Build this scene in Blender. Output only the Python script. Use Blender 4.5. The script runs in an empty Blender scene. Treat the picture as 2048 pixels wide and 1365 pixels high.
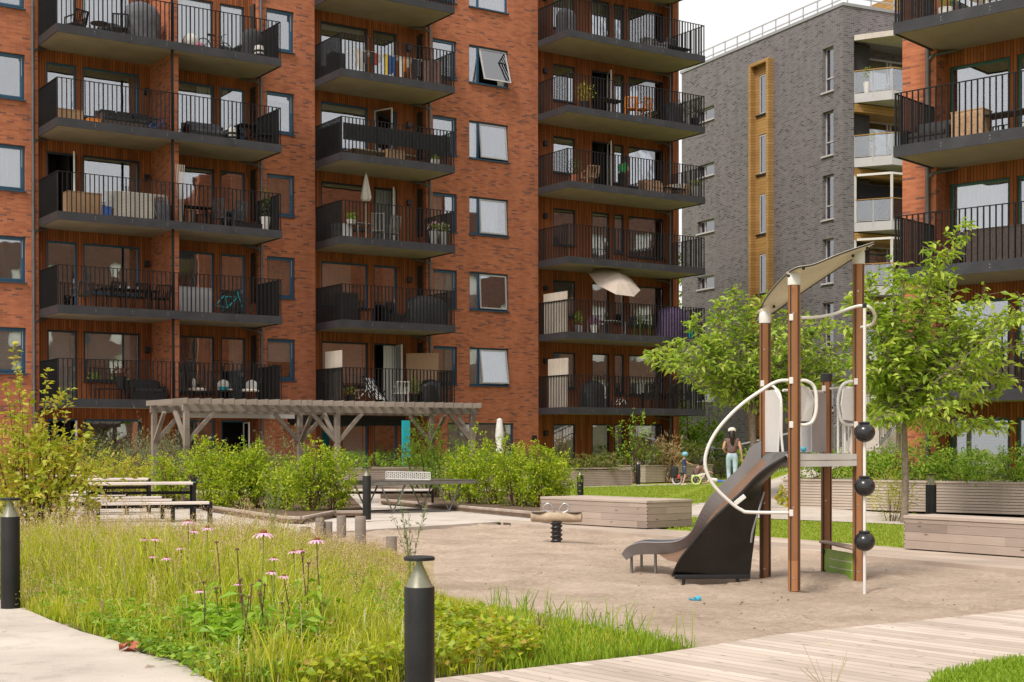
import bpy, bmesh, math, random
import numpy as np
from mathutils import Vector, Matrix
PI = math.pi
R = math.radians
rng = random.Random(11)
S = bpy.context.scene
# ------------------------------------------------------------------ camera
F_PX, CYP, PITCH, ROLL = 2921.2, 917.64, -0.0080221, -0.0018272
cam_d = bpy.data.cameras.new("camera"); cam = bpy.data.objects.new("camera", cam_d)
S.collection.objects.link(cam); S.camera = cam
cam_d.sensor_width = 36; cam_d.lens = F_PX / 2048 * 36
cam_d.shift_y = (CYP - 682.5) / 2048
cam_d.clip_start = .1; cam_d.clip_end = 2000
cam.matrix_world = Matrix.Rotation(PI/2 + PITCH, 4, 'X') @ Matrix.Rotation(ROLL, 4, 'Z')
S.render.resolution_x = 1024; S.render.resolution_y = 682
# ------------------------------------------------------------------ sky and sun
SUN_EL, SUN_AZ = R(52), R(215)          # azimuth clockwise from +Y
W = bpy.data.worlds.new("World"); S.world = W; W.use_nodes = True
nt = W.node_tree; nt.nodes.clear()
sky = nt.nodes.new('ShaderNodeTexSky'); sky.sky_type = 'NISHITA'; sky.sun_disc = False
sky.sun_elevation = SUN_EL; sky.sun_rotation = SUN_AZ
sky.air_density = 1.2; sky.dust_density = 4
hs = nt.nodes.new('ShaderNodeHueSaturation'); hs.inputs['Saturation'].default_value = .12
hs.inputs['Value'].default_value = 1.0
mxw = nt.nodes.new('ShaderNodeMixRGB'); mxw.inputs[0].default_value = .62
mxw.inputs[2].default_value = (8.6, 8.45, 8.3, 1)
bgn = nt.nodes.new('ShaderNodeBackground'); bgn.inputs[1].default_value = .088
wo = nt.nodes.new('ShaderNodeOutputWorld')
nt.links.new(sky.outputs[0], hs.inputs['Color']); nt.links.new(hs.outputs[0], mxw.inputs[1])
nt.links.new(mxw.outputs[0], bgn.inputs[0]); nt.links.new(bgn.outputs[0], wo.inputs[0])
sl = bpy.data.lights.new("sun", 'SUN'); sl.energy = 1.9; sl.angle = R(15); sl.color = (1, .93, .82)
so = bpy.data.objects.new("sun", sl); S.collection.objects.link(so)
sd = Vector((math.sin(SUN_AZ)*math.cos(SUN_EL), math.cos(SUN_AZ)*math.cos(SUN_EL), math.sin(SUN_EL)))
so.rotation_euler = sd.to_track_quat('Z', 'Y').to_euler()
S.view_settings.view_transform = 'Standard'; S.view_settings.look = 'None'
S.view_settings.exposure = 0.80; S.view_settings.gamma = 1
S.cycles.use_denoising = True
S.cycles.max_bounces = 8; S.cycles.transparent_max_bounces = 16
# ------------------------------------------------------------------ placing helpers
def ray(px, py):
    a, b = px-1024, py-CYP
    cr, sr = math.cos(ROLL), math.sin(ROLL)
    x, y = a*cr+b*sr, -a*sr+b*cr
    d = (x/F_PX, 1.0, -y/F_PX); c, s = math.cos(PITCH), math.sin(PITCH)
    return Vector((d[0], d[1]*c-d[2]*s, d[1]*s+d[2]*c))
def onz(px, py, z): d = ray(px, py); return d*(z/d.z)
def atd(px, py, Y): d = ray(px, py); return d*(Y/d.y)
def zat(py, P): return atd(1024+P[0]/P[1]*F_PX, py, P[1]).z     # height seen at row py, at P's distance
BR = (0.59433204, 58.11969472); BG = (-1.1165773, 99.41848915); BB = (-0.73959184, 43.59045427)
def bw(b, u, v, z=0):
    return Vector((u*math.cos(b[0])+v*math.sin(b[0]), b[1]+u*math.sin(b[0])-v*math.cos(b[0]), z))
def rise(x, y):
    d = (x - (3 + (y-34)*.2115)) / 1.022
    t = min(max((y-31)/9, 0), 1); t = t*t*(3-2*t)
    r = .185*max(d, 0)
    return t*min(r, 1.15)
GZ = -1.47
def g(x, y): return GZ + rise(x, y)
def gp(px, py, dz=0):
    d = ray(px, py); t = 5.0
    while t < 150:
        P = d*t
        if P.z <= g(P.x, P.y)+dz: return P
        t += .05
    return d*60
# ------------------------------------------------------------------ materials
M = {}
def lin(h):
    def c(x): x /= 255; return x/12.92 if x <= .04045 else ((x+.055)/1.055)**2.4
    return (c(h[0]), c(h[1]), c(h[2]), 1)
class NT:
    def __init__(s, name):
        s.m = bpy.data.materials.new(name); s.m.use_nodes = True; s.t = s.m.node_tree
        s.t.nodes.clear(); s.o = s.n('ShaderNodeOutputMaterial')
    def n(s, k, **kw):
        x = s.t.nodes.new(k)
        for a, b in kw.items(): setattr(x, a, b)
        return x
    def l(s, a, b): s.t.links.new(a, b)
    def val(s, sock, v):
        if hasattr(v, 'is_output') or isinstance(v, bpy.types.NodeSocket): s.l(v, sock)
        else: sock.default_value = v
    def math(s, op, a, b=0, c=None):
        x = s.n('ShaderNodeMath', operation=op); s.val(x.inputs[0], a); s.val(x.inputs[1], b)
        if c is not None: s.val(x.inputs[2], c)
        return x.outputs[0]
    def mix(s, f, a, b, bt='MIX'):
        x = s.n('ShaderNodeMixRGB', blend_type=bt); s.val(x.inputs[0], f); s.val(x.inputs[1], a); s.val(x.inputs[2], b)
        return x.outputs[0]
    def coord(s, scale=(1,1,1), kind='Object'):
        c = s.n('ShaderNodeTexCoord'); m = s.n('ShaderNodeMapping'); s.l(c.outputs[kind], m.inputs[0])
        m.inputs['Scale'].default_value = scale; return m.outputs[0]
    def noise(s, vec, scale, detail=4, rough=.55):
        x = s.n('ShaderNodeTexNoise'); s.l(vec, x.inputs['Vector']); x.inputs['Scale'].default_value = scale
        x.inputs['Detail'].default_value = detail; x.inputs['Roughness'].default_value = rough
        return x.outputs[0]
    def ramp(s, f, stops):
        x = s.n('ShaderNodeValToRGB'); s.l(f, x.inputs[0]); r = x.color_ramp
        while len(r.elements) < len(stops): r.elements.new(.5)
        for e, (p, c) in zip(r.elements, stops): e.position = p; e.color = c
        return x.outputs[0]
    def bsdf(s, col, rough=.6, metal=0, spec=.5, bump=None, bs=.3, dist=.02):
        p = s.n('ShaderNodeBsdfPrincipled'); s.val(p.inputs['Base Color'], col); s.val(p.inputs['Roughness'], rough)
        p.inputs['Metallic'].default_value = metal; p.inputs['Specular IOR Level'].default_value = spec
        if bump is not None:
            b = s.n('ShaderNodeBump'); b.inputs['Strength'].default_value = bs; b.inputs['Distance'].default_value = dist
            s.l(bump, b.inputs['Height']); s.l(b.outputs[0], p.inputs['Normal'])
        return p
    def done(s, key, sh): s.l(sh.outputs[0] if hasattr(sh, 'outputs') else sh, s.o.inputs[0]); M[key] = s.m; return s.m
def c4(r, g_, b): return (r, g_, b, 1)
def plain(key, col, rough=.6, metal=0, var=.12, scale=6, bump=.05, spec=.5):
    s = NT(key); v = s.coord(); n = s.noise(v, scale, 5)
    n2 = s.noise(v, scale*12, 3)
    f = s.math('ADD', s.math('MULTIPLY', n, .7), s.math('MULTIPLY', n2, .3))
    lo = tuple(max(0, x*(1-var*1.6)) for x in col[:3])+(1,); hi = tuple(min(1, x*(1+var*1.6)) for x in col[:3])+(1,)
    c = s.ramp(f, [(.3, lo), (.7, hi)])
    return s.done(key, s.bsdf(c, rough, metal, spec, bump=f, bs=bump*2, dist=.01))
def brickmat(key, c1, c2, c3, mortar, bw_, bh, msz, dark=.12):
    s = NT(key)
    tc = s.n('ShaderNodeTexCoord'); sx = s.n('ShaderNodeSeparateXYZ'); s.l(tc.outputs['Object'], sx.inputs[0])
    cx = s.n('ShaderNodeCombineXYZ'); s.l(s.math('ADD', sx.outputs[0], sx.outputs[1]), cx.inputs[0]); s.l(sx.outputs[2], cx.inputs[1])
    b = s.n('ShaderNodeTexBrick', offset=.5); s.l(cx.outputs[0], b.inputs['Vector'])
    b.inputs['Color1'].default_value = c4(0,0,0); b.inputs['Color2'].default_value = c4(1,1,1)
    b.inputs['Mortar'].default_value = c4(.5,.5,.5)
    b.inputs['Scale'].default_value = 1; b.inputs['Brick Width'].default_value = bw_; b.inputs['Row Height'].default_value = bh
    b.inputs['Mortar Size'].default_value = msz; b.inputs['Mortar Smooth'].default_value = .2; b.inputs['Bias'].default_value = 0
    col = s.ramp(b.outputs['Color'], [(0, c3), (dark, c3), (dark+.05, c1), (.6, c2), (1, tuple(x*1.12 for x in c2[:3])+(1,))])
    st = s.n('ShaderNodeMapping'); st.inputs['Scale'].default_value = (1.2, 6, 1); s.l(cx.outputs[0], st.inputs[0])
    big = s.noise(st.outputs[0], .55, 5, .7)
    col = s.mix(s.math('MULTIPLY', s.ramp(big, [(.5, c4(0,0,0)), (.68, c4(1,1,1))]), .18), col, c3)
    pal = s.noise(cx.outputs[0], .35, 3)
    col = s.mix(s.math('MULTIPLY', s.ramp(pal, [(.45, c4(0,0,0)), (.7, c4(1,1,1))]), .14), col, tuple(min(1,x*1.35) for x in c1[:3])+(1,))
    col = s.mix(b.outputs['Fac'], col, mortar)
    wst = s.n('ShaderNodeMapping'); wst.inputs['Scale'].default_value = (2.2, .22, 1); s.l(cx.outputs[0], wst.inputs[0])
    stn = s.noise(wst.outputs[0], 1.0, 6, .7); col = s.mix(.42, col, s.ramp(stn, [(.28, c4(.58,.56,.55)), (.55, c4(1,1,1)), (.75, c4(1.1,1.08,1.05))]), 'MULTIPLY')
    f = s.noise(cx.outputs[0], 60, 3)
    col = s.mix(.25, col, s.ramp(f, [(.3, c4(.35,.35,.35)), (.7, c4(1,1,1))]), 'MULTIPLY')
    h = s.math('SUBTRACT', s.math('MULTIPLY', f, .3), b.outputs['Fac'])
    return s.done(key, s.bsdf(col, .85, 0, .25, bump=h, bs=.6, dist=.008))
brickmat('brick', c4(.385,.112,.055), c4(.49,.160,.076), c4(.20,.085,.065), c4(.36,.19,.125), .25, .0655, .006, .06)
brickmat('backlit_brick', c4(.13,.06,.045), c4(.18,.085,.06), c4(.08,.045,.04), c4(.14,.10,.08), .25, .0655, .006, .06)  # red brick with backlight shade put into its colour, for the block opposite
brickmat('grey_brick', c4(.120,.110,.118), c4(.170,.156,.165), c4(.072,.066,.076), c4(.29,.27,.275), .25, .085, .009, .05)
def boards(key, c1, c2, pitch, axis='x', gap=.1, grain=(1,1,1), rough=.7, knots=False, dark=c4(.01,.006,.004), length=2.6):
    """boards side by side along an axis, each with its own tone, fine grain along it"""
    s = NT(key); tc = s.n('ShaderNodeTexCoord'); sx = s.n('ShaderNodeSeparateXYZ'); s.l(tc.outputs['Object'], sx.inputs[0])
    if axis == 'x': a, bx = s.math('ADD', sx.outputs[0], sx.outputs[1]), sx.outputs[2]
    elif axis == 'y': a, bx = sx.outputs[1], sx.outputs[0]
    elif axis == 'z': a, bx = sx.outputs[2], s.math('ADD', sx.outputs[0], sx.outputs[1])
    else: a, bx = sx.outputs[0], sx.outputs[1]
    q = s.math('DIVIDE', a, pitch); idn = s.math('FLOOR', q); fr = s.math('SUBTRACT', q, idn)
    wn = s.n('ShaderNodeTexWhiteNoise', noise_dimensions='2D'); cx = s.n('ShaderNodeCombineXYZ')
    seg = s.math('FLOOR', s.math('DIVIDE', s.math('ADD', bx, s.math('MULTIPLY', idn, .93)), length))
    s.l(idn, cx.inputs[0]); s.l(seg, cx.inputs[1]); s.l(cx.outputs[0], wn.inputs['Vector'])
    cv = s.n('ShaderNodeCombineXYZ'); s.l(s.math('ADD', s.math('MULTIPLY', a, 55), s.math('MULTIPLY', idn, 7.3)), cv.inputs[0])
    s.l(s.math('MULTIPLY', bx, 1.6), cv.inputs[1])
    gr = s.noise(cv.outputs[0], 1.0, 6, .65)
    t = s.math('ADD', s.math('MULTIPLY', wn.outputs[0], .5), s.math('MULTIPLY', gr, .55))
    col = s.ramp(t, [(.15, c1), (.85, c2)])
    st = s.noise(s.coord((1,1,1)), .9, 5)
    col = s.mix(.35, col, s.ramp(st, [(.3, c4(.45,.42,.4)), (.65, c4(1,1,1))]), 'MULTIPLY')
    if knots:
        cv2 = s.n('ShaderNodeCombineXYZ'); s.l(s.math('MULTIPLY', a, 9), cv2.inputs[0]); s.l(s.math('MULTIPLY', bx, 3), cv2.inputs[1])
        vo = s.n('ShaderNodeTexVoronoi'); s.l(cv2.outputs[0], vo.inputs[0]); vo.inputs['Scale'].default_value = 1
        k = s.ramp(vo.outputs['Distance'], [(.06, c4(1,1,1)), (.16, c4(0,0,0))])
        col = s.mix(s.math('MULTIPLY', k, .7), col, tuple(x*.3 for x in c1[:3])+(1,))
    edge = s.math('LESS_THAN', fr, gap)
    col = s.mix(edge, col, dark)
    h = s.math('SUBTRACT', s.math('MULTIPLY', gr, .25), edge)
    return s.done(key, s.bsdf(col, rough, 0, .3, bump=h, bs=.6, dist=.01))
boards('cladding', c4(.17,.048,.016), c4(.40,.125,.038), .085, 'x', .13)
boards('ochre_cladding', c4(.34,.19,.06), c4(.44,.26,.09), .14, 'z', .1, dark=c4(.12,.06,.02))
boards('deck', c4(.38,.31,.26), c4(.62,.53,.46), .12, 'u', .045, rough=.8, dark=c4(.10,.075,.06), knots=True)
boards('edge_deck', c4(.34,.27,.22), c4(.55,.45,.37), .6, 'y', .03, rough=.8, dark=c4(.10,.075,.06))
boards('box_wood', c4(.20,.155,.13), c4(.42,.335,.28), .12, 'z', .035, rough=.8, dark=c4(.03,.02,.015), knots=True)
boards('slat_wood', c4(.30,.22,.17), c4(.50,.39,.31), .06, 'z', .2, rough=.8, dark=c4(.035,.02,.015))
boards('top_wood', c4(.34,.275,.23), c4(.52,.43,.365), .14, 'y', .0, rough=.8)
boards('pergola_wood', c4(.11,.088,.072), c4(.30,.25,.21), .5, 'z', .0, rough=.85, knots=True)
boards('post_wood', c4(.20,.085,.035), c4(.42,.19,.085), .3, 'x', .0, rough=.5)
boards('door_screen', c4(.5,.42,.36), c4(.66,.58,.5), .02, 'x', .2, rough=.85)
boards('table_wood', c4(.50,.43,.39), c4(.68,.6,.55), .1, 'y', .0, rough=.8)
plain('dark_metal', c4(.013,.012,.013), .5, .0, .15, 3, .02, spec=.2)
plain('fascia', c4(.036,.035,.041), .5, 0, .22, 1.6, .02, spec=.3)
plain('soffit', c4(.30,.25,.195), .8, 0, .1, 1.2, .05)
plain('blue_frame', c4(.016,.070,.135), .4, 0, .08, 3, .01)
plain('dark_frame', c4(.014,.022,.034), .4, 0, .08, 3, .01)
plain('green_frame', c4(.008,.075,.052), .4, 0, .08, 3, .01)
plain('white_frame', c4(.62,.60,.58), .45, 0, .05, 3, .01)
plain('light_frame', c4(.42,.41,.42), .45, 0, .05, 3, .01)
plain('pipe', c4(.12,.115,.12), .4, .3, .15, 3, .02)
plain('white_metal', c4(.66,.63,.60), .35, 0, .06, 4, .01)
plain('white_panel', c4(.60,.58,.575), .4, 0, .06, 3, .01)
plain('grey_panel', c4(.29,.28,.30), .45, 0, .08, 3, .01)
plain('slide_grey', c4(.20,.185,.190), .5, 0, .08, 3, .0)
plain('slide_black', c4(.011,.0095,.0095), .33, 0, .3, 3, .02)
plain('slide_brown', c4(.18,.10,.06), .5, 0, .2, 3, .05)
plain('black_rubber', c4(.017,.017,.019), .22, 0, .2, 9, .03)
plain('black_plastic', c4(.014,.014,.016), .35, 0, .2, 9, .03)
plain('black_fabric', c4(.022,.022,.024), .8, 0, .3, 5, .2)
plain('grey_fabric', c4(.10,.10,.115), .85, 0, .25, 5, .2)
plain('canopy_sheet', c4(.62,.57,.48), .6, 0, .12, 2, .04)
plain('green_panel', c4(.19,.36,.035), .45, 0, .1, 4, .02)
plain('steel', c4(.45,.45,.46), .3, .8, .1, 6, .02)
plain('galvanised', c4(.28,.28,.28), .4, .7, .15, 8, .03)
plain('table_top', c4(.10,.085,.080), .3, 0, .15, 3, .02)
plain('bollard_black', c4(.014,.013,.013), .45, 0, .3, 5, .03, spec=.3)
plain('concrete', c4(.50,.45,.40), .9, 0, .14, 1.1, .2)
plain('concrete_wall', c4(.42,.37,.32), .9, 0, .2, 1.5, .2)
plain('soil', c4(.10,.075,.05), .95, 0, .4, 4, .6)
plain('mulch', c4(.12,.075,.045), .95, 0, .5, 25, .8)
plain('log_wood', c4(.38,.29,.20), .8, 0, .25, 9, .3)
plain('skin', c4(.55,.30,.20), .6, 0, .06, 5, .02)
plain('hair', c4(.018,.011,.009), .5, 0, .3, 20, .2)
plain('jeans', c4(.40,.52,.62), .85, 0, .12, 9, .1)
plain('brown_top', c4(.15,.085,.075), .85, 0, .2, 9, .1)
plain('navy', c4(.045,.06,.13), .85, 0, .2, 9, .1)
plain('cream', c4(.68,.60,.52), .8, 0, .1, 9, .05)
plain('blue_plastic', c4(.06,.33,.47), .35, 0, .1, 6, .02)
plain('helmet_blue', c4(.20,.42,.55), .35, 0, .1, 6, .02)
plain('teal_board', c4(.01,.36,.42), .5, 0, .06, 3, .02)
plain('lime', c4(.55,.70,.18), .5, 0, .1, 6, .02)
plain('lime_tyre', c4(.55,.68,.20), .5, 0, .1, 6, .02)
plain('green_shirt', c4(.05,.48,.16), .85, 0, .1, 9, .05)
plain('orange', c4(.75,.24,.02), .7, 0, .1, 6, .03)
plain('cardboard', c4(.30,.18,.10), .85, 0, .1, 5, .05)
plain('white_cloth', c4(.66,.64,.61), .85, 0, .1, 7, .2)
plain('pink', c4(.55,.20,.28), .8, 0, .2, 9, .05)
plain('red', c4(.45,.05,.04), .7, 0, .15, 9, .05)
plain('blue_cloth', c4(.05,.13,.42), .8, 0, .15, 9, .05)
plain('yellow', c4(.75,.50,.03), .7, 0, .1, 9, .05)
plain('spare', c4(.5,.5,.5)); plain('parasol_beige', c4(.46,.38,.33), .85, 0, .08, 3, .05)
plain('wicker', c4(.40,.25,.15), .8, 0, .3, 22, .4)
plain('grey_wicker', c4(.23,.22,.21), .8, 0, .3, 22, .4)
plain('brown_wicker', c4(.07,.05,.045), .8, 0, .3, 22, .4)
plain('terracotta', c4(.35,.12,.06), .8, 0, .15, 6, .05)
plain('purple_cloth', c4(.12,.08,.17), .85, 0, .35, 12, .1)
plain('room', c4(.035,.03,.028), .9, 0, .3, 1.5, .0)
plain('bark', c4(.20,.155,.12), .9, 0, .3, 14, .5)
plain('stem_brown', c4(.09,.035,.025), .8, 0, .3, 20, .1)
plain('stem_green', c4(.14,.20,.05), .7, 0, .2, 20, .1)
plain('cone_brown', c4(.20,.055,.018), .8, 0, .4, 90, .3)
plain('petal_pink', c4(.66,.36,.52), .7, 0, .15, 30, .1)
plain('dead_head', c4(.13,.05,.035), .9, 0, .4, 60, .3)
plain('dry_leaf', c4(.35,.09,.05), .7, 0, .3, 20, .2)
plain('metal_roof', c4(.30,.30,.31), .5, .2, .1, 2, .02)
plain('paper_lantern', c4(.65,.63,.60), .7, 0, .2, 30, .1)
def striped(key, a, b, n, ax=0):
    s = NT(key); v = s.coord(); sx = s.n('ShaderNodeSeparateXYZ'); s.l(v, sx.inputs[0])
    f = s.math('GREATER_THAN', s.math('FRACT', s.math('MULTIPLY', sx.outputs[ax], n)), .5)
    return s.done(key, s.bsdf(s.mix(f, a, b), .8))
striped('stripe_cloth', c4(.7,.68,.65), c4(.03,.035,.06), 9)
striped('pattern_cloth', c4(.50,.46,.41), c4(.33,.30,.26), 22, 2)
def curtain(key, col, pleat=14, blind=False):
    s = NT(key); v = s.coord(); sx = s.n('ShaderNodeSeparateXYZ'); s.l(v, sx.inputs[0])
    ax = sx.outputs[2] if blind else sx.outputs[0]
    w = s.math('SINE', s.math('MULTIPLY', ax, (pleat if blind else pleat*.6)*2*PI))
    p = s.bsdf(col, .85, bump=w, bs=.4, dist=.02 if not blind else .01)
    return s.done(key, p)
curtain('curtain_white', c4(.74,.71,.66), 9)
curtain('curtain_beige', c4(.45,.36,.28), 8)
curtain('curtain_grey', c4(.25,.25,.24), 10)
curtain('blind_white', c4(.78,.75,.70), 14, True)
curtain('blind_grey', c4(.55,.53,.50), 14, True)
def glass(key, refl=.5, tint=c4(.85,.88,.9), rough=.015):
    s = NT(key); lw = s.n('ShaderNodeLayerWeight'); lw.inputs[0].default_value = .35
    gl = s.n('ShaderNodeBsdfGlossy'); gl.inputs['Roughness'].default_value = rough; gl.inputs[0].default_value = c4(.95,.96,1)
    v = s.coord(); n = s.noise(v, .8, 2); b = s.n('ShaderNodeBump'); b.inputs['Strength'].default_value = .06; b.inputs['Distance'].default_value = .05
    s.l(n, b.inputs['Height']); s.l(b.outputs[0], gl.inputs['Normal'])
    tr = s.n('ShaderNodeBsdfTransparent'); tr.inputs[0].default_value = tint
    mx = s.n('ShaderNodeMixShader'); s.l(s.math('ADD', s.math('MULTIPLY', lw.outputs['Fresnel'], .8), refl), mx.inputs[0])
    s.l(tr.outputs[0], mx.inputs[1]); s.l(gl.outputs[0], mx.inputs[2])
    return s.done(key, mx)
glass('glass', .25); glass('clear_glass', .12, c4(.92,.95,.95))
def amber():
    s = NT('amber_glass'); tr = s.n('ShaderNodeBsdfTransparent'); tr.inputs[0].default_value = c4(.97,.95,.88)
    gl = s.n('ShaderNodeBsdfGlossy'); gl.inputs['Roughness'].default_value = .05; gl.inputs[0].default_value = c4(.8,.8,.8)
    mx = s.n('ShaderNodeMixShader'); mx.inputs[0].default_value = .12
    s.l(tr.outputs[0], mx.inputs[1]); s.l(gl.outputs[0], mx.inputs[2]); s.done('amber_glass', mx)
amber()
def leafmat(key, cols, trans=.45, rough=.45, gloss=.3):
    """each leaf its own tone"""
    s = NT(key); ge = s.n('ShaderNodeNewGeometry')
    n = len(cols); st = [(i/(max(n-1, 1)), c) for i, c in enumerate(cols)]
    col = s.ramp(ge.outputs['Random Per Island'], st)
    p = s.bsdf(col, rough, 0, gloss)
    tl = s.n('ShaderNodeBsdfTranslucent'); s.l(s.mix(1, col, c4(1.0,1.05,.45), 'MULTIPLY'), tl.inputs[0])
    mx = s.n('ShaderNodeMixShader'); mx.inputs[0].default_value = trans
    s.l(p.outputs[0], mx.inputs[1]); s.l(tl.outputs[0], mx.inputs[2])
    return s.done(key, mx)
leafmat('leaf_tree', [c4(.18,.30,.03), c4(.32,.46,.05), c4(.44,.56,.08), c4(.58,.66,.16)])
leafmat('leaf_tree_b', [c4(.17,.29,.03), c4(.30,.44,.05), c4(.42,.54,.08), c4(.56,.64,.15)])
leafmat('leaf_hornbeam', [c4(.12,.22,.015), c4(.28,.40,.02), c4(.44,.52,.03), c4(.60,.62,.07)])
leafmat('leaf_yellow', [c4(.28,.36,.03), c4(.46,.50,.05), c4(.60,.56,.08), c4(.46,.30,.07), c4(.34,.44,.05)])
leafmat('leaf_green', [c4(.09,.20,.02), c4(.19,.33,.03), c4(.30,.45,.05), c4(.40,.50,.07)])
leafmat('leaf_dark', [c4(.04,.08,.02), c4(.09,.13,.03), c4(.15,.19,.05)])
leafmat('leaf_sage', [c4(.13,.16,.09), c4(.22,.25,.14), c4(.30,.32,.19)])
leafmat('leaf_juniper', [c4(.10,.15,.03), c4(.16,.21,.05), c4(.24,.26,.07), c4(.30,.22,.08)])
leafmat('leaf_ground', [c4(.28,.37,.02), c4(.40,.48,.03), c4(.52,.52,.04), c4(.18,.30,.02), c4(.50,.33,.06)])
leafmat('leaf_broad', [c4(.15,.32,.02), c4(.26,.45,.04), c4(.38,.52,.07)])
leafmat('grass', [c4(.22,.30,.02), c4(.48,.52,.03), c4(.62,.61,.06), c4(.40,.44,.03), c4(.64,.54,.22)])
leafmat('grass_fresh', [c4(.17,.30,.02), c4(.27,.40,.03), c4(.36,.48,.05)])
leafmat('lawn_blades', [c4(.22,.32,.03), c4(.33,.41,.05), c4(.42,.48,.09)])
leafmat('seed', [c4(.50,.35,.20), c4(.62,.46,.30), c4(.42,.26,.15), c4(.66,.54,.36)], .3, .8, .1)
leafmat('white_flower', [c4(.7,.68,.6), c4(.6,.58,.5)], .3)
leafmat('purple_flower', [c4(.30,.12,.30), c4(.42,.20,.42)], .3)
leafmat('red_leaf', [c4(.14,.03,.04), c4(.22,.06,.05), c4(.32,.14,.05)], .3)
def lawnmat():
    s = NT('lawn'); v = s.coord(); a = s.noise(v, .35, 5, .6); b = s.noise(v, 38, 6, .8); d = s.noise(v, 3, 5, .7)
    f = s.math('ADD', s.math('MULTIPLY', a, .4), s.math('ADD', s.math('MULTIPLY', b, .35), s.math('MULTIPLY', d, .25)))
    c = s.ramp(f, [(.32, c4(.13,.20,.02)), (.5, c4(.27,.33,.04)), (.66, c4(.42,.42,.10))])
    s.done('lawn', s.bsdf(c, .9, 0, .1, bump=b, bs=.6, dist=.03))
lawnmat()
def sandmat():
    s = NT('sand'); v = s.coord(); a = s.noise(v, 1.1, 5, .6); b = s.noise(v, 150, 4, .8); d = s.noise(v, 13, 7, .85)
    f = s.math('ADD', s.math('MULTIPLY', a, .25), s.math('ADD', s.math('MULTIPLY', b, .35), s.math('MULTIPLY', d, .4)))
    c = s.ramp(f, [(.38, c4(.27,.20,.148)), (.5, c4(.45,.35,.272)), (.64, c4(.66,.54,.435))])
    h = s.math('ADD', s.math('MULTIPLY', d, 1.0), s.math('MULTIPLY', b, .12))
    s.done('sand', s.bsdf(c, .95, 0, .15, bump=h, bs=.8, dist=.045))
sandmat()
def pavemat():
    s = NT('paving'); v = s.coord(); a = s.noise(v, .8, 5, .6); b = s.noise(v, 90, 4, .8)
    f = s.math('ADD', s.math('MULTIPLY', a, .6), s.math('MULTIPLY', b, .4))
    c = s.ramp(f, [(.3, c4(.36,.31,.27)), (.5, c4(.50,.44,.39)), (.7, c4(.60,.54,.48))])
    st = s.noise(v, 2.3, 6, .75); c = s.mix(.5, c, s.ramp(st, [(.30, c4(.55,.52,.5)), (.48, c4(1,1,1))]), 'MULTIPLY')
    vo = s.n('ShaderNodeTexVoronoi', feature='F1'); s.l(v, vo.inputs[0]); vo.inputs['Scale'].default_value = 5
    c = s.mix(.6, c, s.ramp(vo.outputs['Distance'], [(.03, c4(.35,.3,.26)), (.06, c4(1,1,1))]), 'MULTIPLY')
    s.done('paving', s.bsdf(c, .9, 0, .2, bump=b, bs=.4, dist=.01))
pavemat()
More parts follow.
